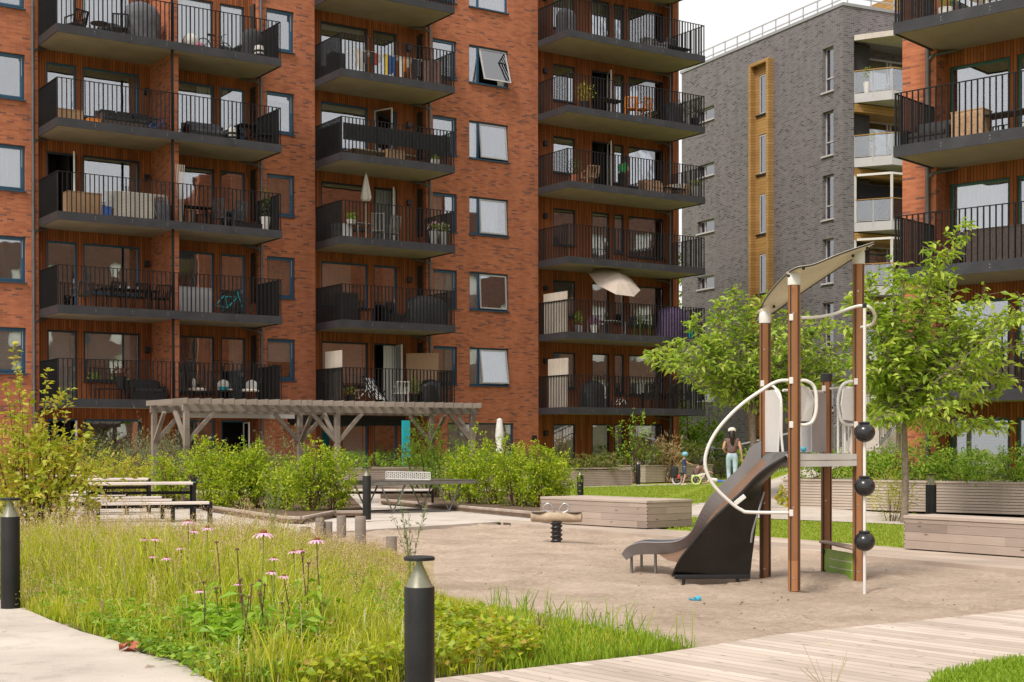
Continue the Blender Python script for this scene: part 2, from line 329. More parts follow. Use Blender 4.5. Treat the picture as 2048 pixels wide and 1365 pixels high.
# ------------------------------------------------------------------ mesh helpers
def link(o, parent=None):
    S.collection.objects.link(o)
    if parent is not None: o.parent = parent
    return o
def tag(o, label, cat, group=None):
    o['label'] = label; o['category'] = cat
    if group: o['group'] = group
    return o
def empty(name, loc=(0,0,0), rz=0, label=None, cat=None, group=None):
    o = bpy.data.objects.new(name, None); S.collection.objects.link(o)
    o.location = loc; o.rotation_euler = (0, 0, rz); o.empty_display_size = .1
    if label: tag(o, label, cat, group)
    return o
class MB:
    def __init__(s): s.v = []; s.f = []
    def add(s, vs, fs):
        n = len(s.v); s.v += [tuple(p) for p in vs]; s.f += [tuple(i+n for i in f) for f in fs]; return s
    def box(s, x0, x1, y0, y1, z0, z1):
        if x0 > x1: x0, x1 = x1, x0
        if y0 > y1: y0, y1 = y1, y0
        if z0 > z1: z0, z1 = z1, z0
        return s.add([(x0,y0,z0),(x1,y0,z0),(x1,y1,z0),(x0,y1,z0),(x0,y0,z1),(x1,y0,z1),(x1,y1,z1),(x0,y1,z1)],
                     [(0,3,2,1),(4,5,6,7),(0,1,5,4),(1,2,6,5),(2,3,7,6),(3,0,4,7)])
    def obox(s, c, size, rz=0, rx=0, ry=0):
        m = Matrix.Translation(c) @ Matrix.Rotation(rz,4,'Z') @ Matrix.Rotation(ry,4,'Y') @ Matrix.Rotation(rx,4,'X')
        a, b, d = [q/2 for q in size]
        vs = [m @ Vector(p) for p in [(-a,-b,-d),(a,-b,-d),(a,b,-d),(-a,b,-d),(-a,-b,d),(a,-b,d),(a,b,d),(-a,b,d)]]
        return s.add(vs, [(0,3,2,1),(4,5,6,7),(0,1,5,4),(1,2,6,5),(2,3,7,6),(3,0,4,7)])
    def bar(s, p, q, w, h=None, up=(0,0,1)):
        p, q = Vector(p), Vector(q); h = h or w; d = (q-p).normalized(); u = Vector(up)
        if abs(d.dot(u)) > .97: u = Vector((0,1,0))
        a = d.cross(u).normalized()*w/2; b = a.cross(d).normalized()*h/2
        return s.add([p-a-b,p+a-b,p+a+b,p-a+b,q-a-b,q+a-b,q+a+b,q-a+b],
                     [(0,1,2,3),(4,7,6,5),(0,4,5,1),(1,5,6,2),(2,6,7,3),(3,7,4,0)])
    def tube(s, pts, r, n=8, cap=True):
        pts = [Vector(p) for p in pts]; k = len(pts); rr = r if isinstance(r, (list, tuple)) else [r]*k
        vs = []; prev = None
        for i, p in enumerate(pts):
            d = (pts[min(i+1,k-1)]-pts[max(i-1,0)]).normalized()
            if prev is None:
                u = Vector((0,0,1)) if abs(d.z) < .9 else Vector((1,0,0)); a = d.cross(u).normalized()
            else: a = (prev - d*prev.dot(d)).normalized()
            prev = a; b = d.cross(a)
            for j in range(n):
                t = 2*PI*j/n; vs.append(p+(a*math.cos(t)+b*math.sin(t))*rr[i])
        fs = [(i*n+j, i*n+(j+1)%n, (i+1)*n+(j+1)%n, (i+1)*n+j) for i in range(k-1) for j in range(n)]
        if cap: fs += [tuple(range(n))[::-1], tuple((k-1)*n+j for j in range(n))]
        return s.add(vs, fs)
    def lathe(s, prof, c=(0,0,0), n=20, m=None):
        vs = []; k = len(prof)
        for r_, z in prof:
            for j in range(n):
                t = 2*PI*j/n; p = Vector((r_*math.cos(t), r_*math.sin(t), z))
                if m: p = m @ p
                vs.append(p+Vector(c))
        fs = [(i*n+j, i*n+(j+1)%n, (i+1)*n+(j+1)%n, (i+1)*n+j) for i in range(k-1) for j in range(n)]
        fs += [tuple(range(n))[::-1], tuple((k-1)*n+j for j in range(n))]
        return s.add(vs, fs)
    def ball(s, c, r, sc=(1,1,1), n=14):
        prof = [(max(.001, r*math.sin(PI*i/n)), -r*math.cos(PI*i/n)) for i in range(n+1)]
        return s.lathe(prof, c, n+4, Matrix.Diagonal((*sc, 1)))
    def grid(s, rows):
        n = len(rows[0]); vs = [p for r_ in rows for p in r_]
        return s.add(vs, [(i*n+j, i*n+j+1, (i+1)*n+j+1, (i+1)*n+j) for i in range(len(rows)-1) for j in range(n-1)])
    def prism(s, poly, h, axis=Vector((0,0,1))):
        a = [Vector(p) for p in poly]; off = axis*h; n = len(a)
        return s.add(a+[p+off for p in a], [tuple(range(n))[::-1], tuple(range(n,2*n))]+[(i,(i+1)%n,n+(i+1)%n,n+i) for i in range(n)])
    def build(s, name, mat, parent=None, smooth=False, bevel=0, loc=None, rz=None, solid=0):
        me = bpy.data.meshes.new(name); me.from_pydata(s.v, [], s.f); me.update()
        me.materials.append(M[mat]); o = bpy.data.objects.new(name, me); link(o, parent)
        if smooth:
            for p in me.polygons: p.use_smooth = True
            try: me.set_sharp_from_angle(angle=R(40))
            except Exception: pass
        if solid:
            q = o.modifiers.new('s', 'SOLIDIFY'); q.thickness = solid
        if bevel:
            b = o.modifiers.new('b', 'BEVEL'); b.width = bevel; b.segments = 2; b.limit_method = 'ANGLE'
        if loc is not None: o.location = loc
        if rz is not None: o.rotation_euler = (0,0,rz)
        return o
def fast(name, V, Fc, mat, parent=None, smooth=False):
    """V (N,3) float, Fc (M,k) int -> object"""
    me = bpy.data.meshes.new(name); V = np.asarray(V, 'f4'); Fc = np.asarray(Fc, 'i4'); m, k = Fc.shape
    me.vertices.add(len(V)); me.vertices.foreach_set('co', V.ravel())
    me.loops.add(m*k); me.loops.foreach_set('vertex_index', Fc.ravel())
    me.polygons.add(m); me.polygons.foreach_set('loop_start', np.arange(0, m*k, k, dtype='i4'))
    me.polygons.foreach_set('loop_total', np.full(m, k, 'i4'))
    me.update(calc_edges=True); me.validate(); me.materials.append(M[mat])
    if smooth: me.polygons.foreach_set('use_smooth', np.ones(m, bool))
    o = bpy.data.objects.new(name, me); link(o, parent); return o
def copy_tree(o, parent=None):
    c = o.copy(); S.collection.objects.link(c)
    if parent is not None: c.parent = parent
    for ch in list(o.children): copy_tree(ch, c)
    return c
def cr(pts, n=6):
    """Catmull-Rom through points"""
    P = [Vector(p) for p in pts]; P = [P[0]*2-P[1]]+P+[P[-1]*2-P[-2]]; out = []
    for i in range(1, len(P)-2):
        for j in range(n):
            t = j/n; a, b, c, d = P[i-1], P[i], P[i+1], P[i+2]
            out.append(.5*((2*b)+(c-a)*t+(2*a-5*b+4*c-d)*t*t+(3*b-a-3*c+d)*t**3))
    out.append(P[-2]); return out
def nrm(a): return a/np.maximum(np.linalg.norm(a, axis=1, keepdims=True), 1e-9)
def leaf_arrays(C, D, L, Wd, rs, fold=.25, droop=.0):
    """C centres (N,3), D leaf directions (N,3), L lengths, Wd widths -> verts, tris(2 per leaf)"""
    N = len(C); D = nrm(D); rn = nrm(rs.normal(size=(N,3))*.55+np.array([0,0,1.0])); A = nrm(np.cross(D, rn)); U = np.cross(A, D)
    L = np.asarray(L).reshape(-1,1)*np.ones((N,1)); Wd = np.asarray(Wd).reshape(-1,1)*np.ones((N,1))
    B = C; T = C+D*L+np.array([0,0,-1.0])*droop*L
    m = C+D*L*.45
    Lf = m+A*Wd*.5+U*Wd*fold; Rt = m-A*Wd*.5+U*Wd*fold
    V = np.stack([B, Lf, T, Rt], 1).reshape(-1,3)
    i = np.arange(N)*4; Fc = np.concatenate([np.stack([i,i+2,i+1],1), np.stack([i,i+3,i+2],1)], 0)
    return V, Fc
def struct(o): o['kind'] = 'structure'; return o
def stuff(o): o['kind'] = 'stuff'; return o
# ================================================================== buildings
H = 2.95
def wall(mb, u0, u1, z0, z1, holes, y=0.0, t=.13):
    """vertical wall in the plane y, cut by holes (ua,ub,za,zb), each with reveals of depth t (towards +y)"""
    us = sorted({u0, u1, *[h[0] for h in holes if u0 < h[0] < u1], *[h[1] for h in holes if u0 < h[1] < u1]})
    zs = sorted({z0, z1, *[h[2] for h in holes if z0 < h[2] < z1], *[h[3] for h in holes if z0 < h[3] < z1]})
    for i in range(len(us)-1):
        for j in range(len(zs)-1):
            cu, cz = (us[i]+us[i+1])/2, (zs[j]+zs[j+1])/2
            if any(h[0] < cu < h[1] and h[2] < cz < h[3] for h in holes): continue
            mb.add([(us[i],y,zs[j]),(us[i+1],y,zs[j]),(us[i+1],y,zs[j+1]),(us[i],y,zs[j+1])], [(0,1,2,3)])
    for a, b, c, d in holes:
        a, b, c, d = max(a,u0), min(b,u1), max(c,z0), min(d,z1)
        if a >= b or c >= d: continue
        mb.add([(a,y,c),(a,y+t,c),(a,y+t,d),(a,y,d)], [(0,1,2,3)]); mb.add([(b,y,c),(b,y,d),(b,y+t,d),(b,y+t,c)], [(0,1,2,3)])
        mb.add([(a,y,d),(a,y+t,d),(b,y+t,d),(b,y,d)], [(0,1,2,3)]); mb.add([(a,y,c),(b,y,c),(b,y+t,c),(a,y+t,c)], [(0,1,2,3)])
wr = random.Random(5)
def window(bld, u0, u1, z0, z1, y, fm='blue_frame', kind='fixed', cover='none', split=None, open_=0, sill=True, name='window', fw=.07, sash='R'):
    """frame = the part, pane/curtain/sash = sub-parts. y = plane of the frame's outer face (wall face is outside, smaller y)"""
    w, h = u1-u0, z1-z0; F = MB()
    F.box(u0, u0+fw, y, y+.07, z0, z1); F.box(u1-fw, u1, y, y+.07, z0, z1)
    F.box(u0+fw, u1-fw, y, y+.07, z1-fw, z1); F.box(u0+fw, u1-fw, y, y+.07, z0, z0+fw)
    if split: F.box(split-.04, split+.04, y-.003, y+.072, z0+fw, z1-fw)
    if sill: F.box(u0-.02, u1+.02, y-.17, y, z0-.035, z0-.002)
    f = F.build(name, fm, bld)
    G_ = MB(); secs = [(u0+fw, (split or u1)-(.04 if split else fw))] + ([(split+.04, u1-fw)] if split else [])
    for q, (a, b) in enumerate(secs):
        if open_ and ((q == 1) if split else True): continue
        G_.box(a, b, y+.03, y+.036, z0+fw, z1-fw)
    if G_.v: G_.build('pane', 'glass', f)
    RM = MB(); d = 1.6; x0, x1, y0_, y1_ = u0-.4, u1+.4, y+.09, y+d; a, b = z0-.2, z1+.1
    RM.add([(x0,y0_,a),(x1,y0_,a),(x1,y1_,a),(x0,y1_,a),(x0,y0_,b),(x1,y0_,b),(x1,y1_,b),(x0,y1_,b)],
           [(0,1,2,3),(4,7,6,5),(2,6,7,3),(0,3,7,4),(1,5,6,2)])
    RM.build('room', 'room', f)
    if cover != 'none':
        mt, fr, ca, cb = cover if isinstance(cover, tuple) else (cover, 1, 0, 1)
        C_ = MB(); zc = z1-(z1-z0)*fr
        ua, ub = u0+w*ca, u0+w*cb; n = max(2, int((ub-ua)*26)); rows = []
        for zz in (zc, z1):
            rows.append([(ua+(ub-ua)*i/n, y+.13+(.02*math.sin(i*1.9) if 'curtain' in mt else 0), zz) for i in range(n+1)])
        C_.grid(rows); C_.build('blind' if 'blind' in mt else 'curtain', mt, f, smooth=True)
    if open_:
        a, b = secs[-1]; sw = b-a; sh = z1-z0-2*fw
        sm = 'light_frame' if kind == 'tilt' else 'white_frame'
        s = MB(); s.box(0, .05, -.02, .03, 0, sh); s.box(sw-.05, sw, -.02, .03, 0, sh)
        s.box(.05, sw-.05, -.02, .03, sh-.05, sh); s.box(.05, sw-.05, -.02, .03, 0, .05)
        p = MB(); p.box(.05, sw-.05, 0, .006, .05, sh-.05)
        if kind == 'tilt':                       # top hung: bottom swings out
            for q in (s, p):
                q.v = [(x, yy*math.cos(open_)-(sh-z)*math.sin(open_), sh-((sh-z)*math.cos(open_))-yy*math.sin(open_)*0) for x, yy, z in q.v]
            o = s.build('sash', sm, f, loc=(a, y-.01, z0+fw)); pp = p.build('sash_pane', 'glass', f, loc=(a, y-.01, z0+fw))
        else:                                    # door leaf on a side hinge, swung out
            o = s.build('door_leaf', sm, f); pp = p.build('leaf_pane', 'glass', f)
            for q in (o, pp):
                if sash == 'R': q.location = (b, y-.01, z0+fw); q.rotation_euler = (0, 0, PI+open_)
                else: q.location = (a, y-.01, z0+fw); q.rotation_euler = (0, 0, -open_)
    elif kind == 'door':
        hd = MB(); hd.box(u1-fw-.06, u1-fw-.03, y-.05, y-.03, z0+.95, z0+1.1); hd.build('handle', 'steel', f)
    elif kind == 'sashed':
        s = MB(); a, b = (split or u0)+.05, u1-fw
        s.box(b-.06, b+.01, y-.015, y+.03, z0+fw, z1-fw); s.box(a, b-.06, y-.015, y+.03, z1-fw-.05, z1-fw+.005); s.box(a, b-.06, y-.015, y+.03, z0+fw-.005, z0+fw+.05)
        s.build('sash', fm, f)
        e = MB(); e.box(b-.035, b-.02, y-.022, y-.016, z1-fw-.62, z1-fw-.05); e.build('vent_strip', 'light_frame', f)
    return f
def balcony(bld, u0, u1, z, yf, yb, first={}, key=None, posts=()):
    """slab edge in metal, soffit below, railing of flat bars; yf front, yb back (building face)"""
    if key in first:
        src = first[key]; c = src.copy(); S.collection.objects.link(c); c.parent = bld; c.location.z = z
        for ch in src.children:
            d = ch.copy(); S.collection.objects.link(d); d.parent = c
        return c
    m = MB(); fh = .27
    m.box(u0-.02, u1+.02, yf-.02, yf+.012, 0, fh); m.box(u0-.02, u0+.012, yf+.012, yb, 0, fh); m.box(u1-.012, u1+.02, yf+.012, yb, 0, fh)
    b = m.build('balcony', 'fascia', bld, loc=(0,0,z))
    s = MB(); s.box(u0+.014, u1-.014, yf+.014, yb+.46, .035, .23); s.build('slab', 'soffit', b)
    r = MB(); top = 1.54
    r.box(u0-.01, u1+.01, yf+.0, yf+.045, top-.02, top); r.box(u0-.01, u0+.035, yf+.045, yb, top-.02, top); r.box(u1-.035, u1+.01, yf+.045, yb, top-.02, top)
    n = int(round((u1-u0)/.148))
    for i in range(n+1):
        x = u0+.012+(u1-u0-.024)*i/n; post = i % 10 == 0
        r.box(x-(.013 if post else .0105), x+(.013 if post else .0105), yf+.002, yf+(.070 if post else .052), fh-.1, top-.02)
    n = int(round((yb-yf)/.11))
    for i in range(1, n+1):
        y = yf+.05+(yb-yf-.06)*i/n
        for x in (u0, u1-.045): r.box(x, x+.045, y-.005, y+.005, fh-.1, top-.02)
    r.build('railing', 'dark_metal', b)
    bt = MB()
    for i in range(1, max(2, int((u1-u0)/1.2))):
        for q in (.10, .17): bt.box(u0+i*1.2-.008, u0+i*1.2+.008, yf-.026, yf-.019, q, q+.014)
    bt.build('bolts', 'light_frame', b)
    if key: first[key] = b
    return b
def pipe(bld, u, y, z0, z1, elbows=(), r=.05, side=1):
    m = MB(); m.tube([(u,y,z0),(u,y,z1)], r, 10)
    for z in elbows: m.tube(cr([(u+side*.62,y+.55,z+.08),(u+side*.5,y+.4,z+.0),(u+side*.16,y+.08,z-.10),(u+.0,y,z-.22)], 3), r*.85, 8)
    for k in range(int((z1-z0)/H)): m.tube([(u,y,z0+k*H+1.3),(u,y,z0+k*H+1.38)], r*1.25, 10)
    return m.build('drainpipe', 'pipe', bld, smooth=True)
def lamp_on_wall(bld, u, y, z):
    m = MB(); m.box(u-.06, u+.06, y-.10, y-.002, z, z+.20); m.box(u-.09, u+.09, y-.16, y-.10, z+.02, z+.22)
    return m.build('wall_lamp', 'black_plastic', bld, bevel=.008)
# ---- red brick building -------------------------------------------------
RB = empty('brick_apartment_building', (0, BR[1], 0), BR[0],
           'long orange red brick apartment block with three columns of dark balconies', 'apartment building')
sR = lambda k: -1.658+H*k
LOG = [(-18.62, -10.86), (-8.64, -3.93), (1.29, 8.37)]
brick_holes = []; brick_wins = []
def bwin(u0, u1, k, **kw):
    z0, z1 = sR(k)+1.12, sR(k)+2.60
    if k == 0 and kw.get('tall'): z0 = sR(0)+.55
    kw.pop('tall', None); brick_holes.append((u0, u1, z0, z1)); brick_wins.append((u0, u1, z0, z1, kw))
for k in range(1, 7):
    bwin(-21.05, -19.03, k, cover={1:('blind_white',.92,0,1),2:('curtain_grey',1,.6,1),3:('curtain_white',1,0,1),4:'none',5:('curtain_white',1,0,.4),6:'none'}[k], kind='sashed')
    bwin(-10.54, -9.46, k, cover={1:('blind_white',.55,0,1),2:('curtain_beige',1,0,1),3:('curtain_beige',1,0,.9),4:('blind_white',.2,0,1),5:'none',6:'none'}[k], kind='sashed')
    bwin(-3.64, -2.56, k, cover={1:('blind_grey',1,0,1),2:('blind_white',.7,0,1),3:('curtain_white',1,0,.5),4:'none',5:('blind_white',.1,0,1),6:'none'}[k], kind='sashed', open_={1:0}.get(k, 0))
    bwin(-1.99, -.15, k, split=-1.52, kind='tilt', open_={1:.16,2:.05,3:.06,4:.10,5:.30,6:0}[k],
         cover={1:('curtain_white',1,0,1),2:('curtain_white',1,.0,.3),3:('curtain_white',1,.3,.8),4:('curtain_white',1,0,.2),5:('curtain_white',1,.8,1),6:('curtain_white',1,.3,1)}[k])
bwin(-3.0, .1, 0, split=-1.75, kind='fixed', tall=1, cover=('blind_white',1,0,1))
m = MB()
ZB, ZT = -1.75, 21.3
segs = [(-30, LOG[0][0]), (LOG[0][1], LOG[1][0]), (LOG[1][1], LOG[2][0])]
for a, b in segs: wall(m, a, b, ZB, ZT, [h for h in brick_holes if h[0] >= a-.01 and h[1] <= b+.01])
for a, b in LOG:                                   # brick returns into each recess and the brick above it
    m.add([(a,0,ZB),(a,0,ZT),(a,.5,ZT),(a,.5,ZB)], [(0,1,2,3)])
    if b < 8: m.add([(b,0,ZB),(b,.5,ZB),(b,.5,ZT),(b,0,ZT)], [(0,1,2,3)])
m.box(-30, 8.68, .52, 13, ZT-.02, ZT+.3); m.box(-30.01, 8.66, 12.9, 13, ZB, ZT-.03)
m.add([(-30,0,ZB),(-30,0,ZT),(-30,12.9,ZT),(-30,12.9,ZB)], [(0,1,2,3)])
m.build('wall', 'brick', RB)
for u0, u1, z0, z1, kw in brick_wins: window(RB, u0, u1, z0, z1, .09, sill=True, **kw)
# wood clad recess walls
WY = .5
cm = MB(); loggia_wins = []
P_ = {  # section -> list of (u0,u1,sill above soffit,top,kind)
 0: [(-18.21,-17.2,.30,2.62,'door'), (-17.0,-15.04,.95,2.62,'win'), (-13.74,-12.34,.62,2.62,'win'), (-12.1,-11.16,.30,2.62,'door')],
 1: [(-8.15,-6.19,.95,2.64,'win'), (-5.95,-4.94,.30,2.64,'door')],
 2: [(2.39,3.53,1.1,2.60,'win'), (4.38,5.31,.30,2.62,'door'), (5.55,6.08,.97,2.62,'win'), (6.33,8.28,.9,2.62,'win')]}
cov = {  # (section, floor, index)
 (0,1):['blind_white',('blind_grey',.55,0,1),'curtain_grey',('curtain_white',1,.4,1)], (0,2):['none','none','curtain_grey','curtain_beige'],
 (0,3):['none',('curtain_grey',1,.8,1),'none',('curtain_beige',1,.5,1)], (0,4):['none',('curtain_grey',1,.82,1),('curtain_white',1,.6,1),('curtain_white',1,0,.4)],
 (0,5):[('curtain_white',1,0,1),('curtain_white',.9,0,.7),'curtain_white','curtain_white'], (0,0):['none','none','curtain_grey','none'], (0,6):['none']*4,
 (1,0):[('blind_white',1,.5,1),'none'], (1,1):[('blind_white',.9,0,1),('curtain_white',1,.5,1)], (1,2):[('curtain_white',1,0,.68),('curtain_grey',1,.5,1)],
 (1,3):['none','curtain_grey'], (1,4):[('blind_white',.15,0,1),('curtain_grey',1,.3,1)], (1,5):[('blind_white',.15,0,1),'none'], (1,6):['none','none'],
 (2,0):[('blind_grey',1,0,1)]*4, (2,1):[('blind_grey',1,0,1),'curtain_grey','curtain_grey','curtain_white'], (2,2):['curtain_grey','curtain_grey','none','curtain_grey'],
 (2,3):['none','curtain_grey','curtain_grey','none'], (2,4):[('blind_white',.1,0,1),'none','none',('curtain_beige',1,.3,.9)], (2,5):['none','none','none','none'], (2,6):['curtain_white','curtain_white','none',('blind_white',.2,0,.5)]}
open_doors = {(0,3,0):('R',1.25,'dark_frame'), (1,4,1):('L',1.2,'white_frame'), (1,3,1):('R',1.0,'white_frame'), (2,5,1):('R',1.1,'dark_frame'), (2,4,1):('R',1.1,'dark_frame'), (1,1,1):('R',1.35,'white_frame'), (0,0,0):('R',1.3,'white_frame'), (0,0,3):('R',1.4,'white_frame')}
for si, (a, b) in enumerate(LOG):
    hs_ = []
    for k in range(0, 7):
        for i, (u0, u1, z0, z1, kd) in enumerate(P_[si]):
            if k == 0 and kd == 'win': z0 = .45
            hs_.append((u0, u1, sR(k)+z0, sR(k)+z1)); loggia_wins.append((si, k, i, u0, u1, sR(k)+z0, sR(k)+z1, kd))
    wall(cm, a, b, ZB, ZT, hs_, WY, .10)
cm.add([(8.37,.5,ZB),(8.37,.5,ZT),(8.37,0,ZT),(8.37,0,ZB)], [(0,1,2,3)])
cm.add([(8.37,0,ZB),(8.70,0,ZB),(8.70,0,ZT),(8.37,0,ZT)], [(0,1,2,3)])
cm.add([(8.70,0,ZB),(8.70,12.9,ZB),(8.70,12.9,ZT),(8.70,0,ZT)], [(0,1,2,3)])
cm.build('timber_cladding', 'cladding', RB)
for si, k, i, u0, u1, z0, z1, kd in loggia_wins:
    o = open_doors.get((si,k,i))
    window(RB, u0, u1, z0, z1, WY+.05, fm='dark_frame' if k % 2 or si == 2 else 'blue_frame', kind='door' if kd == 'door' else 'fixed',
           cover=cov.get((si,k), ['none']*4)[i], sill=(kd == 'win'), name='balcony_door' if kd == 'door' else 'window',
           open_=o[1] if o else 0, sash=o[0] if o else 'R')
for k in range(1, 6): balcony(RB, -18.6, -10.92, sR(k), -2.0, -.01, key='L')
for k in range(1, 7): balcony(RB, -8.62, -3.95, sR(k), -2.07, -.01, key='M')
for k in range(1, 8): balcony(RB, 1.30, 8.38, sR(k), -2.02, -.01, key='C')
fin = MB(); fin.box(-14.63, -14.43, -1.55, .498, sR(1)+.24, sR(6)); fin.build('partition_wall', 'brick', RB)
pm = MB()
for k in range(1, 6): pm.box(-14.80, -14.73, -1.9, -1.83, sR(k)+.24, sR(k+1)+.03 if k < 5 else sR(6))
pm.build('divider_post', 'dark_metal', RB)
pipe(RB, -18.80, -.06, ZB, ZT, [sR(k) for k in range(1, 6)])
pipe(RB, -10.78, -.06, ZB, ZT, [sR(k) for k in range(1, 6)], side=-1)
pipe(RB, -3.80, -.06, ZB, ZT, [sR(k) for k in range(1, 7)], side=-1)
pipe(RB, 8.30, .10, ZB, ZT, [sR(k) for k in range(1, 8)], side=-1, r=.045)
for k in range(0, 7):
    if k: lamp_on_wall(RB, -14.83, WY, sR(k)+1.95); lamp_on_wall(RB, -4.45, WY, sR(k)+2.05)
    lamp_on_wall(RB, 1.95, WY, sR(k)+2.1)
lamp_on_wall(RB, 1.02, 0, sR(0)+1.9); lamp_on_wall(RB, 1.02, 0, sR(0)+1.0)
# ground floor: awning cassettes, dark entry recess wall
aw = MB(); aw.box(-14.3, -10.0, -1.1, -.9, sR(1)-.28, sR(1)-.08); aw.build('awning_box', 'light_frame', RB)
aw = MB(); aw.box(-9.9, -5.4, -.9, -.3, sR(1)-.5, sR(1)-.15); aw.build('awning_box', 'dark_metal', RB)
# ---- second brick building, right ---------------------------------------
# local frame: y=0 is the balcony front plane, brick face at y=2
RC = empty('corner_brick_building', (0, BB[1], 0), BB[0],
           'red brick building with green window frames and grey balconies at the right edge', 'apartment building')
sB = lambda k: -1.906+H*k
bm_ = MB(); UR = 44
bh = []
wall(bm_, 11.64, 12.56, ZB, 14.2, [], 2.0)
bm_.add([(12.56,2,ZB),(12.56,2.5,ZB),(12.56,2.5,14.2),(12.56,2,14.2)], [(0,1,2,3)])
bm_.add([(11.64,2,ZB),(11.64,2,14.2),(11.64,15,14.2),(11.64,15,ZB)], [(0,1,2,3)])
bm_.box(11.64, UR, 14.9, 15, ZB, 14.19); bm_.box(11.65, UR, 2.6, 15, 14.195, 14.4)
wall(bm_, 19.2, UR, ZB, 14.2, [], 2.0); bm_.add([(19.2,2,ZB),(19.2,2,14.2),(19.2,2.5,14.2),(19.2,2.5,ZB)], [(0,1,2,3)])
bm_.build('wall', 'brick', RC)
cb = MB(); hb = []
for k in range(0, 5):
    for (a, b, c, d) in [(12.67,14.24,.55 if k else .6,2.6), (14.42,15.5,.3,2.6), (15.8,17.6,.9,2.6)]: hb.append((a,b,sB(k)+c,sB(k)+d))
wall(cb, 12.56, 19.2, ZB, 14.2, hb, 2.5, .1); cb.build('timber_cladding', 'cladding', RC)
bc = {0:'blind_white', 1:'none', 2:('curtain_white',.9,0,1), 3:'none', 4:'curtain_white', 5:'none'}
for i, (a, b, c, d) in enumerate(hb):
    window(RC, a, b, c, d, 2.56, fm='green_frame', cover=bc[i//3] if i % 3 == 0 else 'curtain_grey', kind='door' if i % 3 == 1 else 'fixed', sill=i % 3 != 1, name='balcony_door' if i % 3 == 1 else 'window')
for k in range(1, 5): balcony(RC, 12.47, 19.3, sB(k), 0.0, 1.99, key='B')
pipe(RC, 12.36, 1.94, ZB, 14.2, [sB(k) for k in range(1, 5)], side=1, r=.055)
# ---- dark grey brick building -------------------------------------------
GB = empty('grey_brick_building', (0, BG[1], 0), BG[0],
           'tall dark grey brick block with an ochre window bay standing behind the red one', 'apartment building')
gm = MB(); gh = []
UC = 35.07; ZG = 20.45
for k in range(0, 6):
    gh.append((33.56, 34.38, 3*k+1.70, 3*k+3.78)); gh.append((22.86, 24.46, 3*k-.55 if k else -.55, 3*k+.1))
gh = [h for h in gh if h[3] > -.2]
gh += [(22.86, 24.46, 17.4, 18.1), (28.2, 29.5, .5, 18.95)]
wall(gm, 21.3, UC, -1.6, ZG, gh, 0, .28)
wall_r = MB()
def gf(v, z): return (UC, v, z)
for (v0, v1, z0, z1) in [(0,.64,-1.6,ZG), (.64,14,18.95,ZG)]:
    gm.add([(UC,v0,z0),(UC,v1,z0),(UC,v1,z1),(UC,v0,z1)], [(0,1,2,3)])
gm.add([(UC,.64,-1.6),(UC-1.3,.64,-1.6),(UC-1.3,.64,18.95),(UC,.64,18.95)], [(0,1,2,3)])
gm.add([(UC-1.3,.64,-1.6),(UC-1.3,14,-1.6),(UC-1.3,14,18.95),(UC-1.3,.64,18.95)], [(0,1,2,3)])
gm.add([(UC-1.3,.64,18.95),(UC-1.3,14,18.95),(UC,14,18.95),(UC,.64,18.95)], [(0,1,2,3)])
gm.add([(21.3,0,-1.6),(21.3,14,-1.6),(21.3,14,ZG),(21.3,0,ZG)], [(0,3,2,1)])
gm.build('wall', 'grey_brick', GB)
cp = MB(); cp.box(21.2, UC+.05, -.05, .3, ZG, ZG+.14); cp.box(UC-.3, UC+.05, .3, 14, ZG, ZG+.14); cp.box(21.2, UC-.3, .3, 14, ZG-.02, ZG+.06); cp.build('coping', 'metal_roof', GB)
rr_ = MB()
for z in (ZG+.55, ZG+.95): rr_.bar((21.4,.5,z), (UC-.3,.5,z), .05); rr_.bar((UC-.3,.5,z), (UC-.3,13.5,z), .05)
for i in range(13): x = 21.4+(UC-21.7)*i/12; rr_.bar((x,.5,ZG+.1), (x,.5,ZG+.95), .05)
for i in range(1, 10): rr_.bar((UC-.3,.5+1.4*i,ZG+.1), (UC-.3,.5+1.4*i,ZG+.95), .05)
rr_.build('roof_railing', 'light_frame', GB)
pc = MB(); pc.box(24, 33, 6, 13.5, ZG+.1, ZG+2.2); pc.build('penthouse', 'ochre_cladding', GB)
for i, (a, b, c, d) in enumerate(gh[:-1]):
    tall = a > 30
    window(GB, a, b, c, d, .20, fm='light_frame', cover=('curtain_white',1,0,1) if tall else ('blind_white',1,0,1), kind='fixed', sill=False, fw=.06,
           split=None if tall else a+.45, open_=0)
    s_ = MB(); s_.box(a-.05, b+.05, -.08, .2, c-.08, c-.002)
    s_.build('window_sill', 'light_frame', GB)
    if tall: s_ = MB(); s_.box(a+.07, b-.07, .17, .2, c+.62, c+.68); s_.build('transom', 'light_frame', GB)
oc = MB()                                          # ochre bay standing 0.3 proud
oc.box(28.0, 28.2, -.32, .3, .3, 19.15); oc.box(29.5, 29.7, -.32, .3, .3, 19.15); oc.box(28.0, 29.7, -.32, .3, 19.15, 19.3)
for k in range(0, 6):
    z0 = 3*k+1.70; z1 = 3*k+3.68
    oc.box(28.2, 29.5, -.02, .06, z1-3, z0) if k else oc.box(28.2, 29.5, -.02, .06, .5, z0)
    oc.box(28.2, 28.52, -.02, .06, z0, z1)
oc.box(28.2, 29.5, -.02, .06, 18.68, 19.15)
oc.build('window_bay', 'ochre_cladding', GB)
for k in range(0, 6):
    window(GB, 28.53, 29.49, 3*k+1.72, 3*k+3.66, .0, fm='light_frame', cover='curtain_grey' if k % 2 else ('blind_grey',.35,0,1), sill=False, fw=.07)
    s_ = MB(); s_.box(28.3, 29.49, -.1, -.024, 3*k+1.62, 3*k+1.70); s_.build('window_sill', 'dark_metal', GB)
